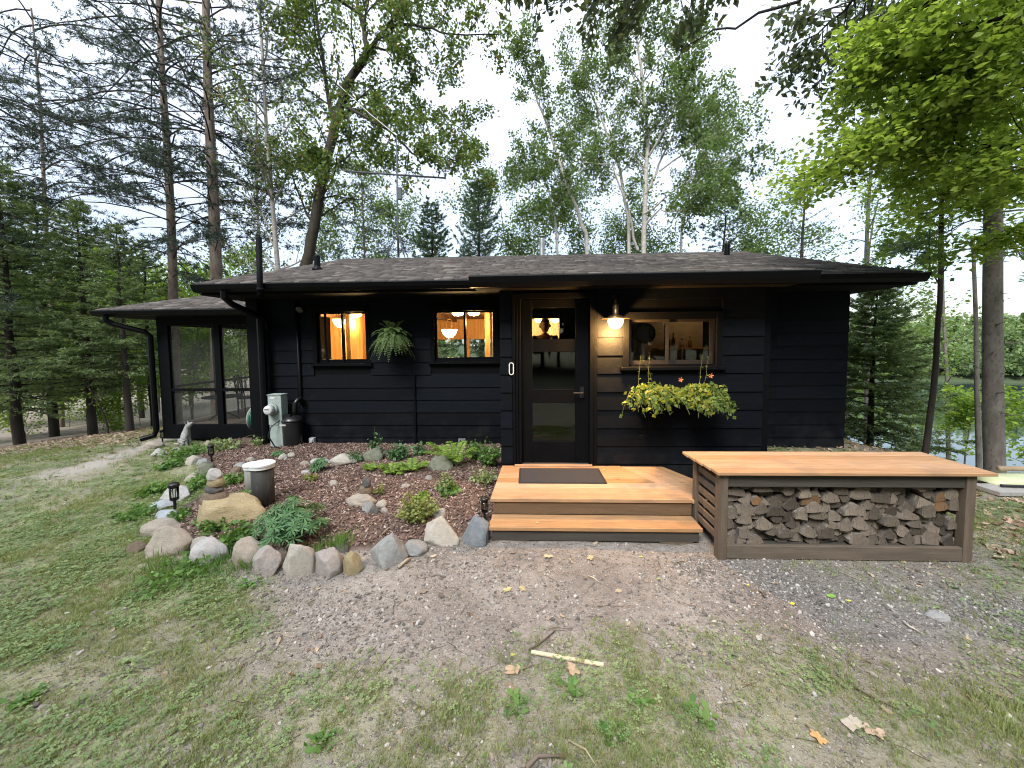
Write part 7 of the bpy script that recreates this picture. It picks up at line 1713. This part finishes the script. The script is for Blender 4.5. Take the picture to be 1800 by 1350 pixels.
# deciduous trees behind the cabin
def leafy_tree(px, Y, h, r_, seed, lab, leaf, bark, P, d0=(0, 0, 1), name='tree', group=None):
    s = Tree(seed); b = at_ground(px, Y); s.branch(Vector((0, 0, -0.3)), Vector(d0), h, r_, 0, P, 'trunk'); return s.build(name, lab, 'tree', b, MT[bark], MT[leaf], group)
# slender pale-stemmed tree
PA_ = [dict(seg=14, wig=0.025, up=0.1, kids=30, start=0.22, ang=62, ratio=0.20, rr=0.35, taper=0.25, shape=lambda t: 1.05 - 0.35 * t), dict(seg=6, wig=0.15, up=0.05, kids=7, start=0.2, ang=45, ratio=0.5, rr=0.5, taper=0.3), dict(seg=4, wig=0.2, up=-0.02, taper=0.4, leaf=20, size=0.095, spread=0.11, flat=0.2, aspect=0.7)]
leafy_tree(500, 12.4, 14.5, 0.10, 641, 'slender pale-stemmed tree with leafy boughs left of the leaning oak', 'oakleaf', 'birchbark', PA_, name='slender_tree')
leafy_tree(468, 15.0, 13.5, 0.09, 642, 'second slender tree behind, beside the thicker pine', 'oakleaf', 'birchbark', PA_, name='slender_tree')
# leaning oak: trunk and limbs follow the photograph
oak = Tree(650); oy = 12.0
ob = at_ground(538, oy)
def OP(px, py, dy=0.0):
    v = atY(px, py, oy + dy); return Vector((v.x - ob[0], dy, v.z - ob[2]))
def limb(t, pts, r0_, r1_, part='branches'):
    n = len(pts); Q = []
    for i in range(n - 1):
        for f in (0, 0.34, 0.67): Q.append(pts[i].lerp(pts[i + 1], f) + Vector((t.r.gauss(0, 1), t.r.gauss(0, 1), t.r.gauss(0, 1))) * 0.02)
    Q.append(pts[-1]); m_ = len(Q); rad = [r0_ + (r1_ - r0_) * (i / (m_ - 1)) ** 0.8 for i in range(m_)]; t.tube(Q, rad, 9 if r0_ > 0.06 else 6, part); return Q, rad
TW = [dict(seg=6, wig=0.16, up=0.02, kids=5, start=0.15, ang=48, ratio=0.55, rr=0.5, taper=0.3, leaf=12, size=0.115, spread=0.09, flat=0.2), dict(seg=4, wig=0.2, up=0.0, taper=0.35, leaf=30, size=0.115, spread=0.09, flat=0.2, aspect=0.6)]
def clothe(t, Q, rad, k, L, P, start=0.2, up=0.1, down=0.0):
    n = len(Q)
    for j in range(k):
        f = (start + (1 - start) * (j + t.r.random()) / k) * (n - 1); i = min(int(f), n - 2); p = Q[i].lerp(Q[i + 1], f - i); d = (Q[i + 1] - Q[i]).normalized()
        ax = d.orthogonal().normalized(); ax.rotate(Matrix.Rotation(t.r.random() * 6.283, 3, d)); nd = (d * 0.6 + ax * 0.8 + Vector((0, 0, up))).normalized()
        t.branch(p, nd, L * t.r.uniform(0.6, 1.2), max(0.008, min(0.03, rad[i] * 0.5)), 0, P)
Q, rd = limb(oak, [Vector((-0.05, 0, -0.3)), OP(538, 470), OP(552, 400), OP(570, 300), OP(590, 215), OP(610, 150), OP(645, 92)], 0.19, 0.11, 'trunk'); clothe(oak, Q, rd, 14, 1.6, TW, 0.35)
for pts, a, b, k, L in (([OP(645, 92), OP(668, 62, -.2), OP(700, 43, -.4), OP(745, 45, -.6), OP(790, 62, -.8), OP(880, 60, -1)], 0.075, 0.012, 16, 1.3), ([OP(645, 92), OP(640, 60), OP(630, 20, .3), OP(622, -60, .5), OP(610, -160, .6)], 0.09, 0.03, 12, 1.6),
                       ([OP(600, 185), OP(640, 205, -.2), OP(690, 235, -.4), OP(725, 268, -.5), OP(742, 287, -.6), OP(785, 276, -.7), OP(850, 294, -.9)], 0.055, 0.010, 20, 1.1), ([OP(650, 85), OP(690, 90, .4), OP(730, 105, .7), OP(760, 130, 1)], 0.045, 0.010, 9, 1.1),
                       ([OP(588, 225), OP(575, 160, .3), OP(560, 60, .6), OP(545, -60, .9)], 0.08, 0.03, 14, 1.7), ([OP(630, 25), OP(580, -10, -.2), OP(530, -20, -.5)], 0.05, 0.015, 8, 1.5), ([OP(600, 200), OP(650, 195, .5), OP(720, 205, .9), OP(800, 220, 1.1), OP(840, 250, 1.2)], 0.04, 0.01, 16, 1.2),
                       ([OP(570, 300), OP(620, 270, .4), OP(670, 262, .6)], 0.04, 0.01, 10, 1.1), ([OP(560, 360), OP(590, 300, -.6), OP(600, 240, -1.0)], 0.03, 0.01, 8, 1.2), ([OP(668, 62), OP(720, 10, .4), OP(790, -20, .6)], 0.05, 0.012, 10, 1.3), ([OP(552, 400), OP(520, 330, .5), OP(500, 250, .8)], 0.04, 0.012, 10, 1.3)):
    Q, rd = limb(oak, pts, a, b); clothe(oak, Q, rd, k, L, TW, 0.15)
oak.build('oak_tree', 'leaning mossy oak with forking limbs rising behind the cabin roof', 'oak tree', ob, MT['oakbark'], MT['oakleaf'])
# birches: several pale stems from one foot
BT = [dict(seg=6, wig=0.13, up=0.02, kids=6, start=0.15, ang=42, ratio=0.6, rr=0.5, taper=0.3, leaf=12, size=0.10, spread=0.08, flat=0.15, droop=0.5), dict(seg=4, wig=0.18, up=-0.05, taper=0.35, leaf=29, size=0.10, spread=0.09, flat=0.15, aspect=0.65, droop=0.5)]
def birch(seed, base_px, Y, stems, label, kl=22, L=1.35):
    t = Tree(seed); b = at_ground(base_px, Y)
    def P_(px, py, dy=0.0):
        v = atY(px, py, Y + dy); return Vector((v.x - b[0], dy, v.z - b[2]))
    for k, (pts, a, c, kk) in enumerate(stems):
        Q, rd = limb(t, [P_(*q) if i or k and q[1] < 460 else Vector((P_(*q).x, 0, -0.3)) for i, q in enumerate(pts)], a, c, 'trunk'); clothe(t, Q, rd, kk, L, BT, 0.35)
    return t.build('birch_tree', label, 'birch tree', b, MT['birchbark'], MT['birchleaf'])
birch(661, 1128, 14.0, [([(1132, 470), (1133, 400), (1136, 320), (1138, 240), (1130, 150), (1120, 70), (1115, 20)], 0.10, 0.03, 26), ([(1112, 470), (1104, 380, .3), (1090, 300, .6), (1060, 220, .8), (1035, 150, 1), (1010, 110, 1.1)], 0.075, 0.02, 24), ([(1118, 440), (1108, 375, -.3), (1075, 290, -.5), (1020, 285, -.7)], 0.05, 0.015, 14),
                        ([(1133, 400), (1160, 370, -.4), (1200, 372, -.8), (1260, 350, -1)], 0.045, 0.012, 16), ([(1136, 340), (1160, 290, .4), (1190, 220, .7), (1220, 190, .9)], 0.055, 0.015, 20), ([(1137, 280), (1180, 200, -.6), (1210, 140, -.8)], 0.045, 0.013, 16), ([(1160, 300), (1230, 250, .3), (1290, 215, .5)], 0.035, 0.01, 16), ([(1130, 380), (1190, 330, -.8), (1250, 290, -1.1), (1300, 270, -1.2)], 0.035, 0.01, 14), ([(1130, 170), (1100, 110, .5), (1085, 70, .8)], 0.03, 0.01, 10), ([(1128, 150), (1170, 90, -.5), (1190, 60, -.6)], 0.03, 0.01, 10)], 'multi-stemmed white birch standing behind the right half of the roof')
birch(662, 1038, 14.6, [([(1040, 470), (1030, 410), (1010, 360), (985, 290), (955, 200), (930, 130), (918, 100)], 0.085, 0.02, 26), ([(985, 470), (978, 400, .4), (965, 340, .5), (945, 270, .5)], 0.05, 0.012, 14), ([(1000, 330), (960, 300, -.5), (920, 290, -.8)], 0.03, 0.01, 12), ([(985, 290), (1010, 240, .5), (1010, 190, .7)], 0.03, 0.01, 10)], 'slim leaning birch left of the multi-stemmed one', L=1.15)
birch(663, 1198, 16.5, [([(1190, 470), (1198, 400), (1215, 330), (1240, 250), (1265, 200)], 0.06, 0.018, 22), ([(1198, 400), (1250, 340, .5), (1290, 300, .8)], 0.035, 0.01, 12)], 'thin pale birch behind the right end of the ridge', L=1.2)
for k, (px, Y, h_, lab) in enumerate(((190, 12.2, 1.5, 'low bright green bush between the trunks left of the porch'), (30, 13.5, 1.6, 'low green bush under the evergreens at the far left'), (110, 15.5, 2.4, 'green bush in the clearing behind the left trunks'), (236, 14.5, 2.2, 'light bush right behind the porch corner post'))):
    sapling(px, Y, h_, 0.015, 660 + k, lab, 'limeleaf', 'greybark', leafn=26, size=0.09, crown0=0.1, kids=14, ratio=0.6, spread=0.12, name='bush', cat='bush', k2=4)
for k, (px, Y, h_, lab) in enumerate(((905, 18, 11.2, 'light green tree low behind the roof centre'), (980, 19, 11.0, 'pale tree just above the roof left of the flue'), (1250, 19, 11.4, 'pale tree low behind the right end of the roof'), (600, 20, 12.0, 'pale tree behind the leaning oak'), (1080, 20, 11.6, 'pale tree behind the birch stems'), (1170, 19, 10.6, 'pale tree behind the thin right birch'), (680, 21, 10.5, 'pale tree behind the antenna'), (1330, 20, 13.2, 'pale tree behind the right end of the roof ridge'))):
    sapling(px, Y, h_, 0.05, 670 + k, lab, 'birchleaf', 'greybark', leafn=110, size=0.12, crown0=0.3, kids=18, ratio=0.36, spread=0.22, name='background_tree', k2=5)
# young conifers above the roof
conifer(681, 7.9, 1.35, 0.15, 0.34, 6, -0.25, 20, 14, 0.17, 0.024, uptip=0.35, sparse=0.95, power=0.5).build('white_pine', 'young white pine above the middle of the roof', 'pine tree', at_ground(845, 14.0), MT['darkbark'], MT['blueneedle'])
conifer(682, 7.6, 1.25, 0.15, 0.30, 6, -0.1, 18, 14, 0.15, 0.026, uptip=0.2, power=0.5).build('white_pine', 'smaller round-topped pine above the roof, right of the antenna', 'pine tree', at_ground(763, 15.0), MT['darkbark'], MT['blueneedle'])
pine(683, 9.2, 0.075, 3.6, 1.5, 34, 14, 13, 0.15, 0.02).build('pine_tree', 'small open pine just left of the antenna tripod', 'pine tree', at_ground(644, 15.5), MT['pinebark'], MT['pineneedle'])
conifer(684, 9.9, 1.7, 0.25, 0.30, 5, 0.05, 9, 7, 0.12, 0.020, sparse=0.85, uptip=0.2, dead=0.25, power=0.6).build('spruce_tree', 'sparse half-bare spruce above the right end of the roof', 'spruce tree', at_ground(1404, 13.0), MT['darkbark'], MT['twigneedle'])
conifer(685, 8.9, 1.6, 0.3, 0.34, 5, 0.25, 14, 10, 0.13, 0.026, sparse=0.85, power=0.45).build('spruce_tree', 'drooping spruce top behind the right vent pipe', 'spruce tree', at_ground(1268, 13.6), MT['darkbark'], MT['darkneedle'])
# right side
conifer(691, 4.4, 1.75, 0.04, 0.18, 7, 0.28, 32, 16, 0.12, 0.020).build('spruce_tree', 'dense dark spruce right at the corner of the cabin', 'spruce tree', at_ground(1537, 8.6), MT['darkbark'], MT['spruceneedle'])
PM_ = [dict(seg=14, wig=0.03, up=0.08, kids=16, start=0.45, ang=65, ratio=0.24, rr=0.35, taper=0.35), dict(seg=6, wig=0.15, up=0.0, kids=5, start=0.2, ang=45, ratio=0.5, rr=0.5, taper=0.3, leaf=8, size=0.08, spread=0.08, flat=0.7), dict(seg=4, wig=0.18, up=0.0, taper=0.4, leaf=24, size=0.085, spread=0.11, flat=0.7, aspect=0.8)]
leafy_tree(1635, 6.5, 6.8, 0.048, 692, 'young maple with a thin dark trunk right of the cabin', 'midleaf', 'darkbark', PM_, name='maple_sapling')
leafy_tree(1536, 11.0, 9.6, 0.085, 693, 'slender tree with spreading leaves behind the right roof corner', 'midleaf', 'greybark', PM_, name='slender_tree')
leafy_tree(1490, 12.5, 9.2, 0.05, 694, 'small leafy tree behind the roof between two others', 'midleaf', 'greybark', PM_, name='slender_tree')
leafy_tree(1690, 11, 9.0, 0.06, 695, 'slim background tree right of the young maple', 'midleaf', 'greybark', PM_, name='slender_tree')
bpn = at_ground(1770, 6.25)
pine(696, 17, 0.12, 3.4, 2.1, 40, 22, 14, 0.13, 0.02, 9.5, (-1.3, 0)).build('pine_tree', 'big grey-barked pine trunk at the right edge', 'pine tree', bpn, MT['greybark'], MT['blueneedle'])
bs_ = at_ground(1742, 7.4)
s = Tree(697); s.branch(Vector((0, 0, -0.4)), Vector((-0.06, 0, 1)), 5.2, 0.05, 0, [dict(seg=10, wig=0.012, up=0.05, taper=0.5, kids=4, start=0.4, ang=80, ratio=0.1, rr=0.2), dict(seg=3, wig=0.1, taper=0.3)], 'trunk'); s.build('dead_tree', 'pale leafless trunk standing just left of the big pine', 'tree', bs_, MT['greybark'], MT['midleaf'])
for k, (px, Y, h_, lab) in enumerate(((1700, 10, 3.1, 'bright lime bush on the slope between the maple and the pine'), (1806, 8.6, 2.9, 'green bush at the right edge just behind the big pine'), (1592, 12, 4.2, 'light green shrub right of the corner spruce'))):
    sapling(px, Y, h_, 0.03, 701 + k, lab, 'limeleaf', 'greybark', leafn=16, size=0.10, crown0=0.72 if k == 0 else (0.45 if k == 1 else 0.3), kids=18, ratio=0.4, spread=0.09, flat=0.7, name='shrub', cat='shrub', k2=5, up=0.0)
# overhanging maple: trunk outside the frame at the right, sprays hang into view
mp_ = Tree(710); mb_ = (6.9, 3.3, gzf(6.9, 3.3))
def MPt(px, py, Y):
    v = atY(px, py, Y); return Vector((v.x - mb_[0], v.y - mb_[1], v.z - mb_[2]))
limb(mp_, [Vector((0, 0, -0.3)), Vector((0.05, 0.05, 2)), Vector((0.0, 0.1, 4)), Vector((-0.1, 0.0, 6)), Vector((0, 0.1, 8))], 0.17, 0.08, 'trunk')
SP = [dict(seg=6, wig=0.10, up=-0.015, kids=6, start=0.1, ang=42, ratio=0.55, rr=0.5, taper=0.3, leaf=14, size=0.072, spread=0.07, flat=0.75, aspect=0.85), dict(seg=4, wig=0.12, up=-0.02, taper=0.35, leaf=25, size=0.072, spread=0.085, flat=0.75, aspect=0.85, droop=0.1)]
def spray(t, pts, a, b, k, L, start=0.15, P=SP):
    Q, rd = limb(t, pts, a, b)
    n = len(Q)
    for j in range(k):
        f = (start + (1 - start) * (j + t.r.random()) / k) * (n - 1); i = min(int(f), n - 2); p = Q[i].lerp(Q[i + 1], f - i); d = (Q[i + 1] - Q[i]).normalized()
        sd_ = d.cross(Vector((0, 0, 1))).normalized() * (1 if j % 2 else -1); nd = (d * 0.75 + sd_ * 0.7 + Vector((0, 0, t.r.gauss(-0.05, 0.18)))).normalized()
        t.branch(p, nd, L * t.r.uniform(0.6, 1.15), 0.010, 0, P)
T5 = Vector((0, 0.05, 5.0)); T4 = Vector((0, 0.1, 4.0)); T3 = Vector((0.03, 0.08, 3.2)); T6 = Vector((-0.1, 0, 6.2))
for pts, a, b, k, L in (([T4, MPt(1800, 150, 4.4), MPt(1680, 190, 4.7), MPt(1560, 240, 4.9), MPt(1455, 285, 5.0)], 0.05, 0.008, 22, 0.85), ([T5, MPt(1800, 25, 4.0), MPt(1700, 45, 4.3), MPt(1640, 75, 4.6), MPt(1540, 130, 4.9)], 0.05, 0.008, 22, 0.95),
                       ([T3, MPt(1800, 250, 4.6), MPt(1720, 265, 5.0), MPt(1620, 290, 5.3)], 0.04, 0.008, 14, 0.75), ([T6, MPt(1790, -60, 3.9), MPt(1700, -40, 4.2), MPt(1620, 10, 4.5)], 0.045, 0.008, 16, 0.95), ([T4, MPt(1820, 110, 4.2), MPt(1740, 130, 4.4), MPt(1660, 170, 4.6)], 0.04, 0.008, 14, 0.75),
                       ([T3, MPt(1830, 300, 4.0), MPt(1770, 300, 4.3), MPt(1720, 320, 4.6)], 0.03, 0.008, 9, 0.55), ([T5, MPt(1820, 60, 5.2), MPt(1720, 110, 5.6), MPt(1620, 180, 6.0), MPt(1540, 230, 6.2)], 0.04, 0.008, 16, 0.95), ([T5, MPt(1830, 0, 4.0), MPt(1760, 40, 4.2), MPt(1700, 100, 4.4)], 0.035, 0.008, 12, 0.7), ([T3, MPt(1820, 330, 5.6), MPt(1740, 345, 5.9), MPt(1650, 370, 6.2)], 0.03, 0.007, 9, 0.6), ([T3, MPt(1830, 390, 5.0), MPt(1790, 400, 5.2), MPt(1750, 420, 5.3)], 0.02, 0.006, 5, 0.4), ([T4, MPt(1800, 280, 6.2), MPt(1700, 300, 6.6), MPt(1580, 330, 6.9)], 0.03, 0.007, 10, 0.7), ([T4, MPt(1800, 200, 5.4), MPt(1720, 215, 5.8), MPt(1650, 235, 6.1)], 0.03, 0.008, 10, 0.7)):
    spray(mp_, pts, a, b, k, L)
mp_.build('maple_tree', 'bright green maple overhanging the upper right corner', 'maple tree', mb_, MT['darkbark'], MT['mapleleaf'])
# dark oak boughs overhead; the tree stands behind the viewer to the right
ok = Tree(720); okb = (3.4, -2.2, gzf(3.4, -2.2))
def KPt(px, py, Y):
    v = atY(px, py, Y); return Vector((v.x - okb[0], v.y - okb[1], v.z - okb[2]))
limb(ok, [Vector((0, 0, -0.3)), Vector((0, 0.05, 2.5)), Vector((-0.05, 0.1, 5.5)), Vector((0, 0.2, 8.5))], 0.24, 0.14, 'trunk')
KT = [dict(seg=5, wig=0.16, up=-0.05, kids=4, start=0.2, ang=45, ratio=0.55, rr=0.5, taper=0.3, leaf=4, size=0.095, spread=0.06, flat=0.2), dict(seg=4, wig=0.2, up=-0.08, taper=0.35, leaf=8, size=0.105, spread=0.06, flat=0.2, aspect=0.55, droop=0.5)]
Z6 = Vector((0, 0.1, 5.6)); Z7 = Vector((0, 0.15, 7.2))
for pts, a, b, k, L in (([Z7, KPt(1560, -120, 3.2), KPt(1480, -40, 3.8), KPt(1400, 0, 4.2), KPt(1300, 42, 4.6), KPt(1240, 58, 4.8), KPt(1195, 90, 5.0)], 0.03, 0.005, 4, 0.5),):
    Q, rd = limb(ok, pts, a, b)
for pts, a, b, k, L in (([Z7, KPt(1250, -220, 3.6), KPt(1150, -110, 4.4), KPt(1080, -40, 5.0), KPt(1020, 0, 5.4)], 0.05, 0.008, 13, 0.65), ([Z7, KPt(1400, -150, 3.8), KPt(1250, -60, 4.6), KPt(1130, -10, 5.2), KPt(1080, 20, 5.4)], 0.045, 0.008, 12, 0.55), ([Z6, KPt(1700, -150, 3.6), KPt(1560, -50, 4.6), KPt(1480, 20, 5.2), KPt(1415, 70, 5.6)], 0.045, 0.008, 22, 0.8), ([Z6, KPt(1700, -80, 4.0), KPt(1580, 10, 4.9), KPt(1490, 90, 5.5)], 0.04, 0.008, 18, 0.75), ([Z7, KPt(1300, -120, 4.2), KPt(1240, -30, 4.8), KPt(1210, 20, 5.2)], 0.03, 0.006, 6, 0.45), ([Z7, KPt(1100, -200, 4.0), KPt(980, -80, 4.8), KPt(950, -10, 5.3)], 0.03, 0.006, 9, 0.6)):
    Q, rd = limb(ok, pts, a, b); clothe(ok, Q, rd, k, L, KT, 0.55, -0.1)
ok.build('oak_tree', 'dark oak boughs hanging into the top of the picture', 'oak tree', okb, MT['darkbark'], MT['darkleaf'])
sp_ = KPt
# ------------------------------------------------------------------ far woods
def wood(name, n, place, hmin, hmax, cards, csize, mat, label, seed, conif=0.15):
    r = np.random.default_rng(seed); C = []; A = []; Nn = []; S_ = []; TV = []; TF = []; done = 0
    while done < n:
        x, y = place(r); z = gzf(x, y)
        if z < LAKE_Z + 0.3: continue
        done += 1; h = r.uniform(hmin, hmax); k = cards; con = r.random() < conif
        u = unit(r.normal(0, 1, (k, 3))); rad = r.random(k) ** 0.4
        if con:
            t = r.random(k) ** 0.7; a = r.random(k) * 6.283; rr = h * 0.17 * (1 - t) * r.uniform(0.4, 1.1, k); P = np.stack([x + rr * np.cos(a), y + rr * np.sin(a), z + h * (0.1 + 0.9 * t)], 1)
        else:
            lobes = unit(r.normal(0, 1, (6, 3))) * 0.55; li = r.integers(0, 6, k)
            P = np.array([x, y, z + h * 0.58]) + (lobes[li] + u * rad[:, None] * 0.62) * np.array([h * 0.27, h * 0.27, h * 0.38])
        C.append(P); A.append(unit(r.normal(0, 1, (k, 3)))); Nn.append(unit(r.normal(0, 1, (k, 3)) + [0, 0, 0.6])); S_.append(csize * r.uniform(0.6, 1.4, k) * h / 12)
        b = len(TV); q = 0.12 * h / 10
        for kx, ky in ((-q, -q), (q, -q), (0, q)): TV.append((x + kx, y + ky, z - 0.3))
        TV.append((x, y, z + h * 0.75)); TF += [(b, b + 1, b + 3), (b + 1, b + 2, b + 3), (b + 2, b, b + 3)]
    t = Tree(seed); t.C = C; t.A = A; t.Nn = Nn; t.S = S_; t.W = [q * 0.75 for q in S_]
    o = thing(name, label, None, (0, 0, 0)); tag(o, kind='stuff'); addobj('foliage', t.leafmesh('foliage'), mat, o); addobj('stems', fmesh('stems', np.array(TV), np.array(TF)), MT['darkbark'], o)
    return o
def far_place(r):
    a = r.uniform(math.radians(20), math.radians(64)); d = r.uniform(96, 150) ; return d * math.sin(a), d * math.cos(a)
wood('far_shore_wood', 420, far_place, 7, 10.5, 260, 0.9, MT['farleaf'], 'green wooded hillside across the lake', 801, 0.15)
def shore_place(r):
    while True:
        x, y = far_place(r)
        if LAKE_Z + 0.25 < gzf(x, y) < LAKE_Z + 2.2: return x, y
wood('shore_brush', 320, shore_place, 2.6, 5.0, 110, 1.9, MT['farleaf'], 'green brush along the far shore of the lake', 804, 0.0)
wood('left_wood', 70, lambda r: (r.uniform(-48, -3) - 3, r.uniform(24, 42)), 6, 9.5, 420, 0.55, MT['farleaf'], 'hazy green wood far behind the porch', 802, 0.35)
wood('wood_behind_viewer', 60, lambda r: ((lambda a, d: (d * math.sin(a), -d * math.cos(a)))(r.uniform(-1.35, 1.35), r.uniform(11, 26))), 8, 15, 300, 1.3, MT['darkleaf'], 'dark wood standing behind the viewer', 803, 0.4)
